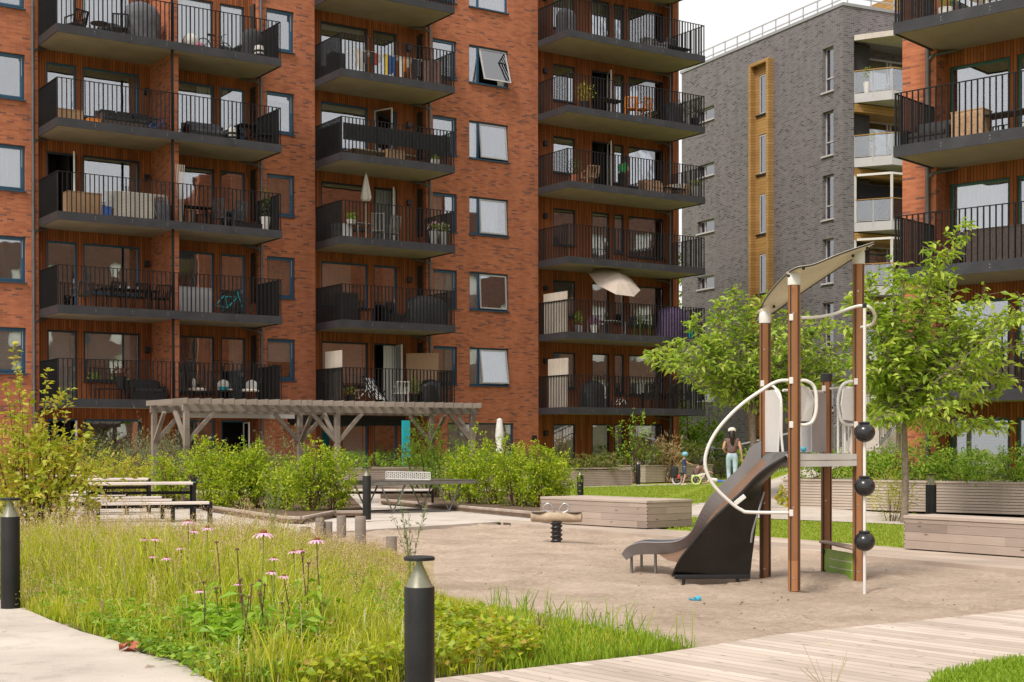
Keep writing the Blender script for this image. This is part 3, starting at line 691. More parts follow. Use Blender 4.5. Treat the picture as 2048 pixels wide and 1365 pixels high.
# right face: recessed glazed balconies
for k in range(0, 6):
    zf = 3*k+1.0
    fb = MB(); x0, x1 = UC, UC+1.35
    fb.add([(x0,.66,zf),(x1,1.75,zf),(x1,8,zf),(x0,8,zf),(x0,.66,zf+.42),(x1,1.75,zf+.42),(x1,8,zf+.42),(x0,8,zf+.42)],
           [(0,1,2,3),(4,7,6,5),(0,4,5,1),(1,5,6,2),(2,6,7,3),(3,7,4,0)])
    b_ = fb.build('balcony', 'light_frame', GB)
    fl = MB(); fl.box(UC-1.28, UC+.0, .66, 8, zf+.1, zf+.4); fl.build('slab', 'soffit', b_)
    sf = MB(); sf.box(UC-1.28, UC+.1, .67, 8, zf-.42, zf-.05); sf.build('ceiling_band', 'ochre_cladding', b_)
    rl = MB(); z0, z1 = zf+.42, zf+1.45
    pts = [(x0-.02,.68), (x0+.67,1.22), (x1-.03,1.78), (x1-.03,3.0), (x1-.03,4.4), (x1-.03,6), (x1-.03,7.9)]
    for i, (x, y) in enumerate(pts): rl.bar((x,y,z0-.2), (x,y,z1), .05)
    for i in range(len(pts)-1): rl.bar((*pts[i],z0+.06), (*pts[i+1],z0+.06), .03)
    rl.build('railing_frame', 'light_frame', b_)
    tr = MB()
    for i in range(len(pts)-1): tr.bar((*pts[i],z1+.02), (*pts[i+1],z1+.02), .09, .04)
    tr.build('handrail', 'ochre_cladding', b_)
    gp_ = MB()
    for i in range(len(pts)-1): gp_.bar((*pts[i],(z0+z1)/2+.03), (*pts[i+1],(z0+z1)/2+.03), .012, z1-z0-.12)
    gp_.build('glass_panel', 'clear_glass', b_)
    wn = MB(); xw = UC-1.25
    for y in (.66, 1.9, 2.1, 3.6, 3.8, 5.5, 7.9): wn.box(xw, xw+.05, y, y+.09, zf+.4, zf+2.55)
    wn.box(xw-.003, xw+.048, .66, 8, zf+2.5, zf+2.6); wf = wn.build('window', 'light_frame', GB)
    gl = MB(); gl.box(xw+.015, xw+.021, .7, 7.9, zf+.4, zf+2.5); gl.build('pane', 'glass', wf)
    if k in (1, 2, 3):
        ps = MB(); ps.bar((x1-.06,1.78,zf+.42), (x1-.06,1.78,zf+2.62), .09); ps.bar((x0,.7,zf+2.62), (x1-.06,1.78,zf+2.62), .08, .1); ps.bar((x1-.06,1.78,zf+2.62), (x1-.06,7.9,zf+2.62), .08, .1)
        ps.bar((x0+.02,.7,zf+.42), (x0+.02,.7,zf+2.62), .08); ps.build('glazing_frame', 'white_frame', b_)
sc = MB(); sc.box(UC-.3, UC-.24, .7, 8, 3*3+1.5, 3*3+3.3); sc.build('roller_screen', 'dark_metal', GB)
cn = MB(); cn.add([(UC,.66,18.9),(UC+1.7,1.9,18.9),(UC+1.7,8,18.9),(UC,8,18.9),(UC,.66,19.15),(UC+1.7,1.9,19.15),(UC+1.7,8,19.15),(UC,8,19.15)],
       [(0,1,2,3),(4,7,6,5),(0,4,5,1),(1,5,6,2),(2,6,7,3),(3,7,4,0)]); cn.build('canopy', 'concrete', GB)
# ---- block opposite, only met as a reflection in the lower windows --------
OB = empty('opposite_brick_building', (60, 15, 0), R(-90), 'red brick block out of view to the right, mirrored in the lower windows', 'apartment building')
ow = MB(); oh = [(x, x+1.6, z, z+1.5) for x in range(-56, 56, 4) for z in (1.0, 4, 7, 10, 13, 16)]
wall(ow, -60, 60, -1.6, 20.0, oh, 0, .2); ow.box(-60, 60, .25, 10, 19.8, 19.99); ow.build('wall', 'backlit_brick', OB)
for (a, b, c, d) in oh:
    q = MB(); q.box(a, b, .14, .2, c, d); q.build('window', 'white_frame' if int(a) % 3 else 'dark_frame', OB)
# ================================================================== ground
def px2(pts, z): return [onz(x, y, z) for x, y in pts]
m = MB(); m.add([(-300,-120,GZ-.35),(300,-120,GZ-.35),(300,500,GZ-.35),(-300,500,GZ-.35)], [(0,1,2,3)]); struct(m.build('ground', 'lawn'))
# walkway at the back of the sand: back line and front line
WB = px2([(1000,1041),(1293.7,1058.5),(1560,1078),(1808,1098.5),(2110,1121)], GZ)
WF = px2([(1002,1046.5),(1216,1065),(1354,1075.6),(1560,1097),(1808,1121),(2110,1148)], GZ)
wd = (WB[-1]-WB[0]).normalized(); wn_ = Vector((-wd.y, wd.x, 0)); wn_ = wn_ if wn_.y > 0 else -wn_
w0 = WB[0]
WB.append(WB[-1]+wd*7); WF.append(WF[-1]+wd*7)
# lawn sheet
rows = []
for j in range(0, 121):
    t = -.5 + 1.0*j*.62 if j < 100 else 61+(j-99)*6
    row = []
    for i in range(0, 141):
        s_ = -45 + i*.9
        x, y = (w0+wd*s_+wn_*(t if s_ > -.2 else max(t, 4.0))).xy; row.append((x, y, g(x, y)-.0))
    rows.append(row)
struct(MB().grid(rows).build('lawn', 'lawn', smooth=True))
# walkway of wide weathered boards
def deckpoly(name, poly, z, th, mat, origin, ang):
    m = MB(); c, s = math.cos(-ang), math.sin(-ang)
    pts = [((p.x-origin.x)*c-(p.y-origin.y)*s, (p.x-origin.x)*s+(p.y-origin.y)*c, 0) for p in poly]
    m.prism([(a, b, -th) for a, b, _ in pts], th); o = m.build(name, mat); o.location = (origin.x, origin.y, z); o.rotation_euler = (0,0,ang); return struct(o)
wa = math.atan2(wd.y, wd.x)
WFc = [(p + Vector((0,0,0))) for p in WF]
deckpoly('walkway', [w0]+WB[1:]+WFc[::-1], GZ+.016, .14, 'edge_deck', w0, wa)
# paving (terrace) on the left and centre
pv = px2([(-900,1075),(640,1066),(1000,1043.5),(1082,1045),(1130,1035),(1420,1033),(1300,1024),(1130,1012),(1100,985),(900,960),(-1500,960)], GZ+.012)
m = MB(); m.prism([p-Vector((0,0,.2)) for p in pv], .2); struct(m.build('paving', 'paving'))
def strip(name, A, B, mat, dz=.02, n=8, nb=4):
    """ground-following band between two polylines"""
    A = cr(A, n); B = cr(B, n); rows = []
    for a, b in zip(A, B):
        rows.append([Vector((*(a.lerp(b, k/nb)).xy, 0)) for k in range(nb+1)])
    for r_ in rows:
        for p in r_: p.z = g(p.x, p.y)+dz
    return struct(MB().grid(rows).build(name, mat, smooth=True))
strip('path', [onz(x,y,GZ) for x,y in [(1290,1031),(1400,1033),(1600,1042),(1800,1051),(2150,1070),(2900,1110)]],
      [onz(x,y,GZ) for x,y in [(1290,1016),(1400,1016),(1600,1020),(1800,1024),(2150,1040),(2900,1073)]], 'paving', .018)
strip('path', [onz(x,y,GZ) for x,y in [(1370,1022),(1480,1012)]]+[Vector((7.0,40,0)), Vector((9.2,48,0)), Vector((11.5,56,0))],
      [onz(x,y,GZ) for x,y in [(1600,1024),(1556,1012)]]+[Vector((8.6,39.5,0)), Vector((10.9,47.5,0)), Vector((13,55.5,0))], 'paving', .024)
strip('path', [bw(BR, u, 6.3) for u in (-22,-10,0,6,10,14)], [bw(BR, u, 4.6) for u in (-22,-10,0,6,10,14)], 'paving', .022)
# sand pit
sn = []
def sandz(x, y):
    r1 = .03*math.sin(x*2.1+1.3*math.sin(y*1.7))*math.cos(y*1.9)+.018*math.sin(x*5.3+y*3.1)*math.sin(y*4.7-x)
    md = .05*math.exp(-((x-2.75)**2/.12+(y-16.1)**2/.08))-.03*math.exp(-((x-2.2)**2/.3+(y-16.1)**2/.12))+.07*math.exp(-((x-3.5)**2/.25+(y-16.4)**2/.1))-.06*math.exp(-((x-3.2)**2/.5+(y-15.6)**2/.2))
    md += .05*math.exp(-((x-1.95)**2/.10+(y-18.2)**2/.1))-.05*math.exp(-((x-1.3)**2/.15+(y-17.2)**2/.3))-.05*math.exp(-((x-.7)**2/.1+(y-21.9)**2/.3))
    dist = max(0, (w0.xy-Vector((x,y))).dot(wn_.xy)-1.0); ed = -.025*math.exp(-(max(0, dist-.9))/.6)
    return GZ-.030+r1*.8+md+ed
def GS(x, y): return sandz(x, y)
nx, ny, st_ = 350, 340, .06
gx = -6.5+np.arange(nx)*st_*1.03; gy = 8.0+np.arange(ny)*st_
XX, YY = np.meshgrid(gx, gy); ZZ = np.array([[GS(x_, y_) for x_ in gx[::2]] for y_ in gy[::2]]); ZZ = np.repeat(np.repeat(ZZ, 2, 0), 2, 1)[:ny,:nx]
ZZ[1:-1,1:-1] = (ZZ[:-2,1:-1]+ZZ[2:,1:-1]+ZZ[1:-1,:-2]+ZZ[1:-1,2:]+ZZ[1:-1,1:-1]*2)/6
r3 = np.random.default_rng(21)
for q in range(3000):                                # foot prints and scuffs
    ci, cj = r3.integers(4, ny-5), r3.integers(4, nx-5); a = r3.uniform(0, PI); l1, l2 = r3.uniform(.07,.16), r3.uniform(.04,.08); dd_ = r3.uniform(.010,.042)
    i0, i1, j0, j1 = max(0,ci-5), ci+6, max(0,cj-5), cj+6; dx = XX[i0:i1,j0:j1]-XX[ci,cj]; dy = YY[i0:i1,j0:j1]-YY[ci,cj]
    u_ = dx*math.cos(a)+dy*math.sin(a); v_ = -dx*math.sin(a)+dy*math.cos(a); e_ = (u_/l1)**2+(v_/l2)**2
    ZZ[i0:i1,j0:j1] += -dd_*np.exp(-e_*1.6)+dd_*.55*np.exp(-(e_-1.6)**2*1.2)
rows = [[(XX[i_,j_], YY[i_,j_], ZZ[i_,j_]) for j_ in range(nx)] for i_ in range(ny)]
sx = MB().grid(rows)
def keep_sand(x, y):
    p = Vector((x,y))-w0.xy; return -p.dot(wn_.xy) > .25 or p.dot(wd.xy) < .1
sx.f = [f for f in sx.f if keep_sand(sx.v[f[0]][0], sx.v[f[0]][1])]
struct(sx.build('sand', 'sand', smooth=True))
# boardwalk in front
bb = px2([(600,1392),(870,1357.5),(1093,1332),(1300,1309),(1409.6,1293),(1555.7,1269),(1848,1240),(2048,1219),(2300,1190)], GZ+.03)
far = px2([(2600,1320),(2048,1329),(1960,1343),(1870,1366),(1700,1420),(1200,1600)], GZ+.03)
bdir = (bb[6]-bb[4]).normalized(); bang = math.atan2(bdir.y, bdir.x)
deckpoly('boardwalk', bb+far, GZ+.03, .12, 'deck', bb[4], bang)
# concrete path bottom left
cp_ = px2([(-700,1195),(0,1201),(44,1215),(98,1239),(161,1263),(234,1283),(283,1307),(352,1322),(391,1344),(425,1363),(560,1430),(300,1900),(-2200,1900)], GZ+.01)
m = MB(); m.prism([p-Vector((0,0,.12)) for p in cp_], .12); struct(m.build('pavement', 'paving'))
# soil of the flower bed
sp = px2([(-500,1075),(640,1068),(700,1100),(800,1130),(872,1200),(1000,1225),(1200,1262),(1390,1298),(1093,1334),(870,1360),(600,1400),(425,1375)], GZ-.01)
sp += px2([(352,1325),(234,1287),(98,1243),(0,1205),(-700,1200)], GZ-.01)
m = MB(); m.prism([p-Vector((0,0,.15)) for p in sp], .15); struct(m.build('planting_bed', 'soil'))
m = MB(); br_ = px2([(2600,1322),(2048,1331),(1960,1345),(1870,1368),(1700,1424),(1200,1640),(2800,1640)], GZ+.02); m.prism([p-Vector((0,0,.12)) for p in br_], .12); struct(m.build('grass_verge', 'lawn'))

# ================================================================== street furniture, benches
def bollard(P, h, r, label, amber=False, lean=0):
    o = empty('bollard_light', P, 0, label, 'bollard light', 'bollard lights along the paths')
    b = MB(); hb_ = h-.17*r/.085
    b.lathe([(r*1.0,0),(r*1.0,hb_-.004),(r*.98,hb_)], n=28); b.build('post', 'bollard_black', o, smooth=True)
    c = MB(); c.lathe([(r*.9,hb_),(r*.88,hb_+.005),(r*.22,hb_+(h-hb_)*.75),(r*.22,h-.02)], n=24); c.build('reflector_cone', 'galvanised', o, smooth=True)
    q = MB(); q.lathe([(r*.955,hb_),(r*.955,h-.02)], n=28); q.f = q.f[:-2]; q.build('lens', 'amber_glass', o, smooth=True)
    t = MB(); t.lathe([(r*1.02,h-.022),(r*1.03,h-.012),(r*1.0,h-.004),(r*.9,h)], n=28); t.build('cap', 'bollard_black', o, smooth=True)
    return o
def base(px, py, z): return onz(px, py, z)
P = atd(838.5, 1113, 8.25); bollard((P.x, P.y, GZ-.03), P.z-(GZ-.03), .086, 'tall black bollard light standing nearest the viewer in front of the sand')
P = atd(20, 996, 13.3); bollard((P.x, P.y, GZ), P.z-GZ, .086, 'black bollard light at the left edge beside the concrete path')
P = atd(733.5, 935, 28.6); bollard((P.x, P.y, GZ+.05), P.z-GZ-.05, .083, 'black bollard light just left of the outdoor table tennis table')
P = atd(1160.5, 938, 37); bollard((P.x, P.y, g(P.x,P.y)), P.z-g(P.x,P.y), .083, 'black bollard light behind the wooden box bench on the lawn')
P = atd(1276, 920, 56); bollard((P.x, P.y, g(P.x,P.y)), P.z-g(P.x,P.y), .083, 'far black bollard light in the gap between two slatted planters')
P = atd(1862, 949, 29.0); bollard((P.x, P.y, g(P.x,P.y)), P.z-g(P.x,P.y), .105, 'black bollard light before the long slatted planter, wildflowers round its foot')
def box_bench(A, B, depth, h, z, label, zt=.045):
    """A-B front bottom edge, box behind it"""
    d = (B-A); L = d.length; a = math.atan2(d.y, d.x)
    o = empty('box_bench', (A.x, A.y, z), a, label, 'bench', 'wooden box benches by the sand')
    m = MB(); m.box(0, L, 0, depth, 0, h-zt-.004); m.build('box', 'box_wood', o, bevel=.004)
    t = MB()
    n = 3
    for i in range(n): t.box(-.012, L+.012, -.012+i*(depth+.024)/n, -.012+(i+1)*(depth+.024)/n-.006, h-zt, h)
    t.build('seat', 'top_wood', o, bevel=.004)
    for x in (0, L): c = MB(); c.box(x-.006, x+.006, -.006, .02, .01, h-zt-.01); c.build('corner_trim', 'slat_wood', o)
    return o
A = onz(1082, 1045, GZ+.03); B = onz(1293.5, 1057.5, GZ+.03)
box_bench(A, B, 1.15, .49, GZ+.03, 'long wooden box bench at the back of the sand behind the spring rocker')
A = onz(1809, 1097.5, GZ+.03); B = A+wd*3.6
box_bench(A, B, .62, .47, GZ+.03, 'long wooden box bench at the right edge by the young tree')
def planter(A, B, depth, z, h, label, slat=.062, wall_t=.05, cornerpost=False):
    d = (B-A); L = d.length; a = math.atan2(d.y, d.x)
    o = empty('slatted_planter', (A.x, A.y, z), a, label, 'planter', 'long slatted wooden planters')
    m = MB(); n = int(h/slat)
    for i in range(n):
        z0 = i*slat; z1 = z0+slat-.011
        m.box(0, L, 0, .03, z0, z1); m.box(0, .03, .03, depth, z0, z1); m.box(L-.03, L, .03, depth, z0, z1); m.box(.03, L-.03, depth-.03, depth, z0, z1)
    m.build('slats', 'top_wood', o)
    i_ = MB(); i_.box(.035, L-.035, .035, depth-.035, 0, h-.09); i_.build('liner', 'soil', o)
    t = MB(); t.box(-.03, L+.03, -.03, .10, h-.005, h+.035); t.box(-.03, .10, .103, depth+.03, h-.005, h+.035); t.box(L-.10, L+.03, .103, depth+.03, h-.005, h+.035); t.box(.103, L-.103, depth-.10, depth+.03, h-.005, h+.035)
    t.build('top_board', 'top_wood', o)
    return o, (A, B, depth, z+h, a)
A = onz(1566, 1022, GZ); B = A+(bw(BB, 1, 0)-bw(BB, 0, 0))*8.2
PLR = planter(A, B, 1.6, g(A.x,A.y)-.02, .62, 'long slatted wooden planter full of green shrubs before the right building')
A = atd(1040, 973.5, 51.5); A.z = GZ; Bq = atd(1265, 973, 54.6)
PLA = planter(Vector((A.x,A.y,GZ)), Vector((Bq.x,Bq.y,GZ)), 1.5, GZ, .66, 'low slatted planter of shrubs left of the far bollard, below the balconies')
A = atd(1291, 963.5, 57.8); Bq = atd(1425, 960, 60.8)
PLB = planter(Vector((A.x,A.y,GZ+.05)), Vector((Bq.x,Bq.y,GZ+.05)), 1.5, GZ+.05, .64, 'short slatted planter behind the child on the balance bike')
A = bw(BR, -12, 5.0, GZ); Bq = bw(BR, -2.0, 5.0, GZ)
PLC = planter(A, Bq, 1.8, GZ, .75, 'long planter half hidden behind the table tennis table and hedge')
# low timber edging of the hedge beds
def edging(pts, z, label):
    m = MB(); P_ = [onz(x, y, z) for x, y in pts]
    for a, b in zip(P_, P_[1:]): m.bar(a, b, .10, .16)
    o = m.build('timber_edging', 'top_wood', bevel=.006); return tag(o, label, 'edging', 'timber edgings of the hedge beds')
edging([(420,1018),(560,1040),(604,1042),(668,1029),(735,1029)], GZ+.07, 'zigzag timber edging in front of the hedge left of the bollard')
edging([(762,1004),(900,1016),(1085,1033)], GZ+.07, 'straight timber edging along the hedge behind the table tennis table')
bed = px2([(420,1017),(560,1038),(604,1040),(668,1028),(735,1027),(700,990),(300,985)], GZ+.10); m = MB(); m.prism([p-Vector((0,0,.05)) for p in bed], .05); struct(m.build('hedge_bed', 'mulch'))
bed = px2([(762,1003),(900,1014),(1085,1031),(1130,1012),(1100,985),(760,975)], GZ+.10); m = MB(); m.prism([p-Vector((0,0,.05)) for p in bed], .05); struct(m.build('hedge_bed', 'mulch'))
# short stumps in the flower bed
for x, yt, yb, w, lb in [(611,1054,1092,21,'leftmost and lowest grey wooden stump, half hidden by grass'), (648,1036,1088,33,'broad grey stump made of two logs behind the coneflowers'),
                   (683,1032,1078,19,'third grey wooden stump, between the broad stump and the tall one'), (721,1033,1092,22,'tall grey stump nearest the sand in the row of four'), (783,1073,1112,22,'lone low stump standing in the sand right of the row')]:
    P = onz(x, yb, GZ-.02); hh = zat(yt, P)-P.z+.1; r = w/2/F_PX*P.y
    o = empty('wooden_stump', (P.x, P.y, P.z-.1), rng.random(), lb, 'stump', 'short wooden stumps')
    m = MB(); ks = 2 if w > 30 else 1
    for q in range(ks):
        cx = 0 if ks == 1 else (q-.5)*r*1.05; rr_2 = r if ks == 1 else r*.55
        m.lathe([(rr_2,0),(rr_2*1.0,hh-.015-q*.06),(rr_2*.9,hh-q*.06)], (cx,0,0), 14)
    m.build('log', 'pergola_wood', o, smooth=True)
# picnic tables and benches
def slat_table(P, L, D, h, a, name, label, cat, grp, low=False):
    o = empty(name, P, a, label, cat, grp); t = MB(); n = max(3, int(D/.105)); w = D/n
    for i in range(n): t.box(.045, L-.045, i*w+.004, (i+1)*w-.004, h-.045, h)
    t.build('seat' if low else 'table_top', 'table_wood', o, bevel=.006)
    f = MB()
    for x in (0, L-.045): f.box(x, x+.045, .03, D-.03, h-.075, h-.025)
    f.box(.045, L-.045, D/2-.03, D/2+.03, h-.11, h-.05) if low else f.box(.045, L-.045, D/2-.02, D/2+.02, h-.24, h-.18)
    if not low:
        for x in (0, L-.045): f.box(x, x+.045, .05, D-.05, h-.24, h-.19)
    f.build('frame', 'dark_metal', o)
    for x in (0, L-.06):
        for y in (0, D-.06):
            q = MB(); q.box(x, x+.06, y, y+.06, 0, h-.008); q.build('leg', 'dark_metal', o, bevel=.004)
    return o
TA = R(17); ZP = GZ+.012
gT, gB_ = 'grey metal and timber picnic tables', 'benches of the picnic tables'
def right_end(px, py, z, L):
    P = onz(px, py, z); return (P.x-math.cos(TA)*L, P.y-math.sin(TA)*L, ZP)
slat_table(right_end(392,965,ZP+.78,2.05), 2.05, .78, .78, TA, 'picnic_table', 'nearest grey slatted picnic table beside the flower bed', 'picnic table', gT)
slat_table(right_end(302,957,ZP+.78,2.05), 2.05, .78, .78, TA, 'picnic_table', 'middle picnic table just behind the nearest one', 'picnic table', gT)
slat_table(right_end(214,951,ZP+.78,2.05), 2.05, .78, .78, TA, 'picnic_table', 'farthest picnic table half behind the yellow shrub', 'picnic table', gT)
for (x, y, lb) in [(425,1004,'nearest picnic bench, in front of the nearest table'), (350,998,'picnic bench under the back side of the nearest table'), (329,994,'picnic bench between the nearest and the middle table'),
                   (257,988,'picnic bench behind the middle table'), (186,983,'farthest picnic bench beside the yellow shrub')]:
    slat_table(right_end(x,y,ZP+.46,2.05), 2.05, .36, .46, TA, 'picnic_bench', lb, 'bench', gB_, low=True)
for (x, y, L_, lb) in [(866,980,2.2,'low grey bench under the far side of the table tennis table')]:
    P = onz(x, y, ZP+.46 if y > 960 else ZP+.8); slat_table((P.x-L_, P.y+.3, ZP), L_, .4, P.z-ZP, R(3), 'picnic_bench', lb, 'bench', gB_, low=True)
# table tennis table
C0 = Vector((-2.36, 33.0, ZP)); la = math.atan2(.61, .79)
o = empty('table_tennis_table', C0, la, 'dark outdoor table tennis table with a white perforated net', 'table tennis table')
HT = .72
m = MB(); m.box(-1.37, 1.37, -.76, .76, HT-.02, HT); m.build('table_top', 'table_top', o, bevel=.004)
m = MB(); m.box(-1.36, 1.36, -.765, -.735, HT-.09, HT-.022); m.box(-1.36, 1.36, .735, .765, HT-.09, HT-.022); m.box(-1.375, -1.345, -.734, .734, HT-.09, HT-.022); m.box(1.345, 1.375, -.734, .734, HT-.09, HT-.022); m.build('frame', 'galvanised', o)
nt_ = MB(); N_ = 22
nt_.box(-.012, .012, -.9, .9, HT+.165, HT+.185); nt_.box(-.012, .012, -.9, .9, HT+.004, HT+.03)
for i in range(N_+1): y = -.9+1.8*i/N_; nt_.box(-.010, .010, y-.008, y+.008, HT+.03, HT+.165)
for k in range(1, 5):
    z = HT+.03+k*.027
    for i in range(N_):
        if (i+k) % 2: y = -.9+1.8*(i+.5)/N_; nt_.box(-.008, .008, y-.04, y+.04, z-.007, z+.007)
nt_.build('net', 'white_frame', o)
for sy in (-.55, .55):
    for sx_ in (-.75, .75):
        q = MB(); q.tube([(sx_-.32,sy,HT-.09),(sx_,sy,.02),(sx_+.32,sy,HT-.09)], .022, 8); q.build('leg', 'galvanised', o)
    q = MB(); q.tube([(-.75,sy,.02),(.75,sy,.02)], .018, 8); q.build('foot_rail', 'galvanised', o)
# pergola
PX0 = Vector((-7.78, 34.9, 0)); pa = BR[0]
o = empty('wooden_pergola', (PX0.x, PX0.y, ZP), pa, 'weathered grey wooden pergola with braced posts and a slatted roof', 'pergola')
PH = 2.50; PW = 2.15; PLn = 8.15
for j, y in enumerate((0, PW)):
    b = MB(); b.box(-.10, PLn+.12, y-.04, y+.04, PH-.17, PH); b.build('beam', 'pergola_wood', o, bevel=.006)
    for x in (0, 4.02, PLn-.05):
        p = MB(); p.box(x-.065, x+.065, y-.065, y+.065, 0, PH-.17 ); p.build('post', 'pergola_wood', o, bevel=.008)
        for sg in (-1, 1):
            if (x == 0 and sg < 0) or (x > 8 and sg > 0): continue
            q = MB(); q.bar((x+sg*.05,y,PH-.88), (x+sg*.72,y,PH-.17), .07, .1); q.build('brace', 'pergola_wood', o, bevel=.005)
        q = MB(); s2 = 1 if y == 0 else -1; q.bar((x,y+s2*.05,PH-.88), (x,y+s2*.72,PH-.17), .1, .07); q.build('brace', 'pergola_wood', o, bevel=.005)
for i in range(29):
    x = -.08+i*(PLn+.13)/28; r_ = MB(); r_.box(x-.020, x+.020, -.30, PW+.3, PH+.002, PH+.135); q = r_.build('rafter', 'pergola_wood', o, bevel=.004)
    q.location.z = rng.uniform(-.0,.006)
# teal board and white rolled fabric by the ground floor terraces
P = bw(BR, -6.35, 2.6, GZ)
o = empty('teal_board', P, pa, 'upright turquoise board standing before the ground floor terrace', 'board')
m = MB(); m.box(-.16, .16, -.03, .03, 0, 2.42); m.build('panel', 'teal_board', o, bevel=.006)
m = MB(); m.box(-.2, .2, -.15, .15, 0, .05); m.build('foot', 'dark_metal', o)
P = bw(BR, -2.25, 2.5, GZ)
o = empty('closed_parasol', P, 0, 'white parasol closed and tied in front of the wide ground floor window', 'parasol', 'parasols')
m = MB(); m.lathe([(.012,2.55),(.10,2.5),(.17,1.9),(.10,1.45),(.14,1.38),(.2,.85),(.16,.8)], n=12)
m.v = [(x*(1+.25*math.sin(6*math.atan2(y,x))), y*(1+.25*math.sin(6*math.atan2(y,x))), z) for x,y,z in m.v]; m.build('canopy', 'white_cloth', o, smooth=True)
m = MB(); m.tube([(0,0,0),(0,0,1.2)], .02); m.build('pole', 'white_metal', o); m = MB(); m.lathe([(.25,0),(.25,.05),(.05,.09)]); m.build('foot', 'concrete', o)
# spring rocker
P = onz(1113, 1090, GZ-.06)
o = empty('spring_rocker', P, R(-8), 'wooden log seesaw rocker for two on a black spring in the sand', 'spring rocker')
m = MB(); hts = .40
pts = [(.082*math.cos(t), .082*math.sin(t), .02+.34*t/(2*PI*5)) for t in np.linspace(0, 2*PI*5, 90)]
m.tube(pts, .014, 8); m.build('spring', 'black_plastic', o, smooth=True)
m = MB(); m.lathe([(.072,0),(.072,.36)], n=16); m.build('spring_core', 'black_rubber', o, smooth=True)
m = MB(); mm = Matrix.Rotation(R(90),4,'Y'); m.lathe([(.06,-.40),(.072,-.39),(.078,-.2),(.074,0),(.08,.2),(.076,.39),(.06,.40)], (0,0,.43), 16, mm); m.build('log', 'log_wood', o, smooth=True)
for sx_ in (-1, 1):
    m = MB(); m.lathe([(.10,0),(.11,.008),(.10,.02)], (0,0,0), 18, Matrix.Diagonal((1.15,.9,1,1))); q = m.build('seat', 'pergola_wood', o, smooth=True, loc=(sx_*.28,0,.505))
    m = MB(); m.tube(cr([(sx_*.06,0,.49),(sx_*.05,0,.56),(sx_*.12,0,.645),(sx_*.20,0,.60),(sx_*.19,0,.545),(sx_*.10,0,.50)], 5), .011, 8); m.build('handle', 'steel', o, smooth=True)
# small toy in the sand
P = onz(1391, 1200, GZ-.02)
o = empty('toy_scoop', (P.x,P.y,P.z), R(30), 'small turquoise plastic sand toy lying below the slide', 'toy')
m = MB(); m.lathe([(.028,0),(.032,.03),(.03,.05)], n=14, m=Matrix.Rotation(R(75),4,'Y')); m.build('cup', 'blue_plastic', o, smooth=True)
m = MB(); m.tube([(-.01,0,.0),(-.07,.01,.012)], .01, 8); m.build('handle', 'blue_plastic', o, smooth=True)
# dry leaf on the path
P = onz(250, 1302, GZ+.012); rs = np.random.default_rng(3)
V, Fc = leaf_arrays(rs.normal(size=(6,3))*.02+[P.x,P.y,P.z+.02], np.column_stack([rs.normal(size=(6,2)), rs.random(6)*.4]), .10, .07, rs, .4)
tag(fast('dry_leaves', V, Fc, 'dry_leaf'), 'curled red brown dry leaf on the concrete path beside the flower bed', 'leaf')
# ================================================================== playground tower
ZS = GZ-.07
p2 = atd(1588,1186,1).xy; 
def pbase(px, py):
    P = onz(px, py, ZS); return Vector((P.x, P.y, ZS))
Q2 = pbase(1588.5,1186); Q1 = pbase(1530.5,1165.5); Q3 = pbase(1717,1172); Q4 = Q1+Q3-Q2
TW = empty('playground_tower', (0,0,0), 0, 'brown posted playground tower with a dark slide, beige sail roof and pole of black balls', 'play tower')
def T(px, py, Y): return atd(px, py, Y)
def tpost(Q, ytop, label=None, capz=.13, capmat='white_frame', capname='post_cap'):
    zt = zat(ytop, Q); m = MB(); r = .065
    ang = math.atan2(Q2.y-Q3.y, Q2.x-Q3.x)
    prof = []
    for a in range(16):
        t = 2*PI*a/16; k = r if a % 4 else r*.86; prof.append((Q.x+k*math.cos(t+ang), Q.y+k*math.sin(t+ang), ZS+.02))
    m.prism(prof, zt-ZS-.02); p = m.build('post', 'post_wood', TW, smooth=True)
    c = MB(); c.lathe([(r*1.06,zt),(r*1.08,zt+capz*.9),(r*.95,zt+capz)], (Q.x,Q.y,0), 20); c.build(capname, capmat, p, smooth=True)
    f = MB(); f.lathe([(r*.8,ZS-.12),(r*.8,ZS+.02)], (Q.x,Q.y,0), 12); f.build('post_foot', 'black_plastic', p)
    gv = MB()
    for a in range(4):
        t = PI/2*a+ang; gx_, gy_ = Q.x+r*.90*math.cos(t), Q.y+r*.90*math.sin(t); gv.bar((Q.x+r*.965*math.cos(t), Q.y+r*.965*math.sin(t), ZS+.03), (Q.x+r*.965*math.cos(t), Q.y+r*.965*math.sin(t), zt-.01), .009)
    gv.build('groove', 'black_plastic', p)
    bt = MB()
    for zz in (ZS+.16, ZS+.9, zt-.3): bt.lathe([(.011,0),(.009,.006)], (Q.x-.02,Q.y-.058,zz), 8, Matrix.Rotation(R(90),4,'X'))
    bt.build('bolts', 'steel', p)
    return zt
z2 = tpost(Q2, 571); z1 = tpost(Q1, 647); z3 = tpost(Q3, 529, capz=.14); z4 = tpost(Q4, 764, capz=.10, capmat='black_plastic')
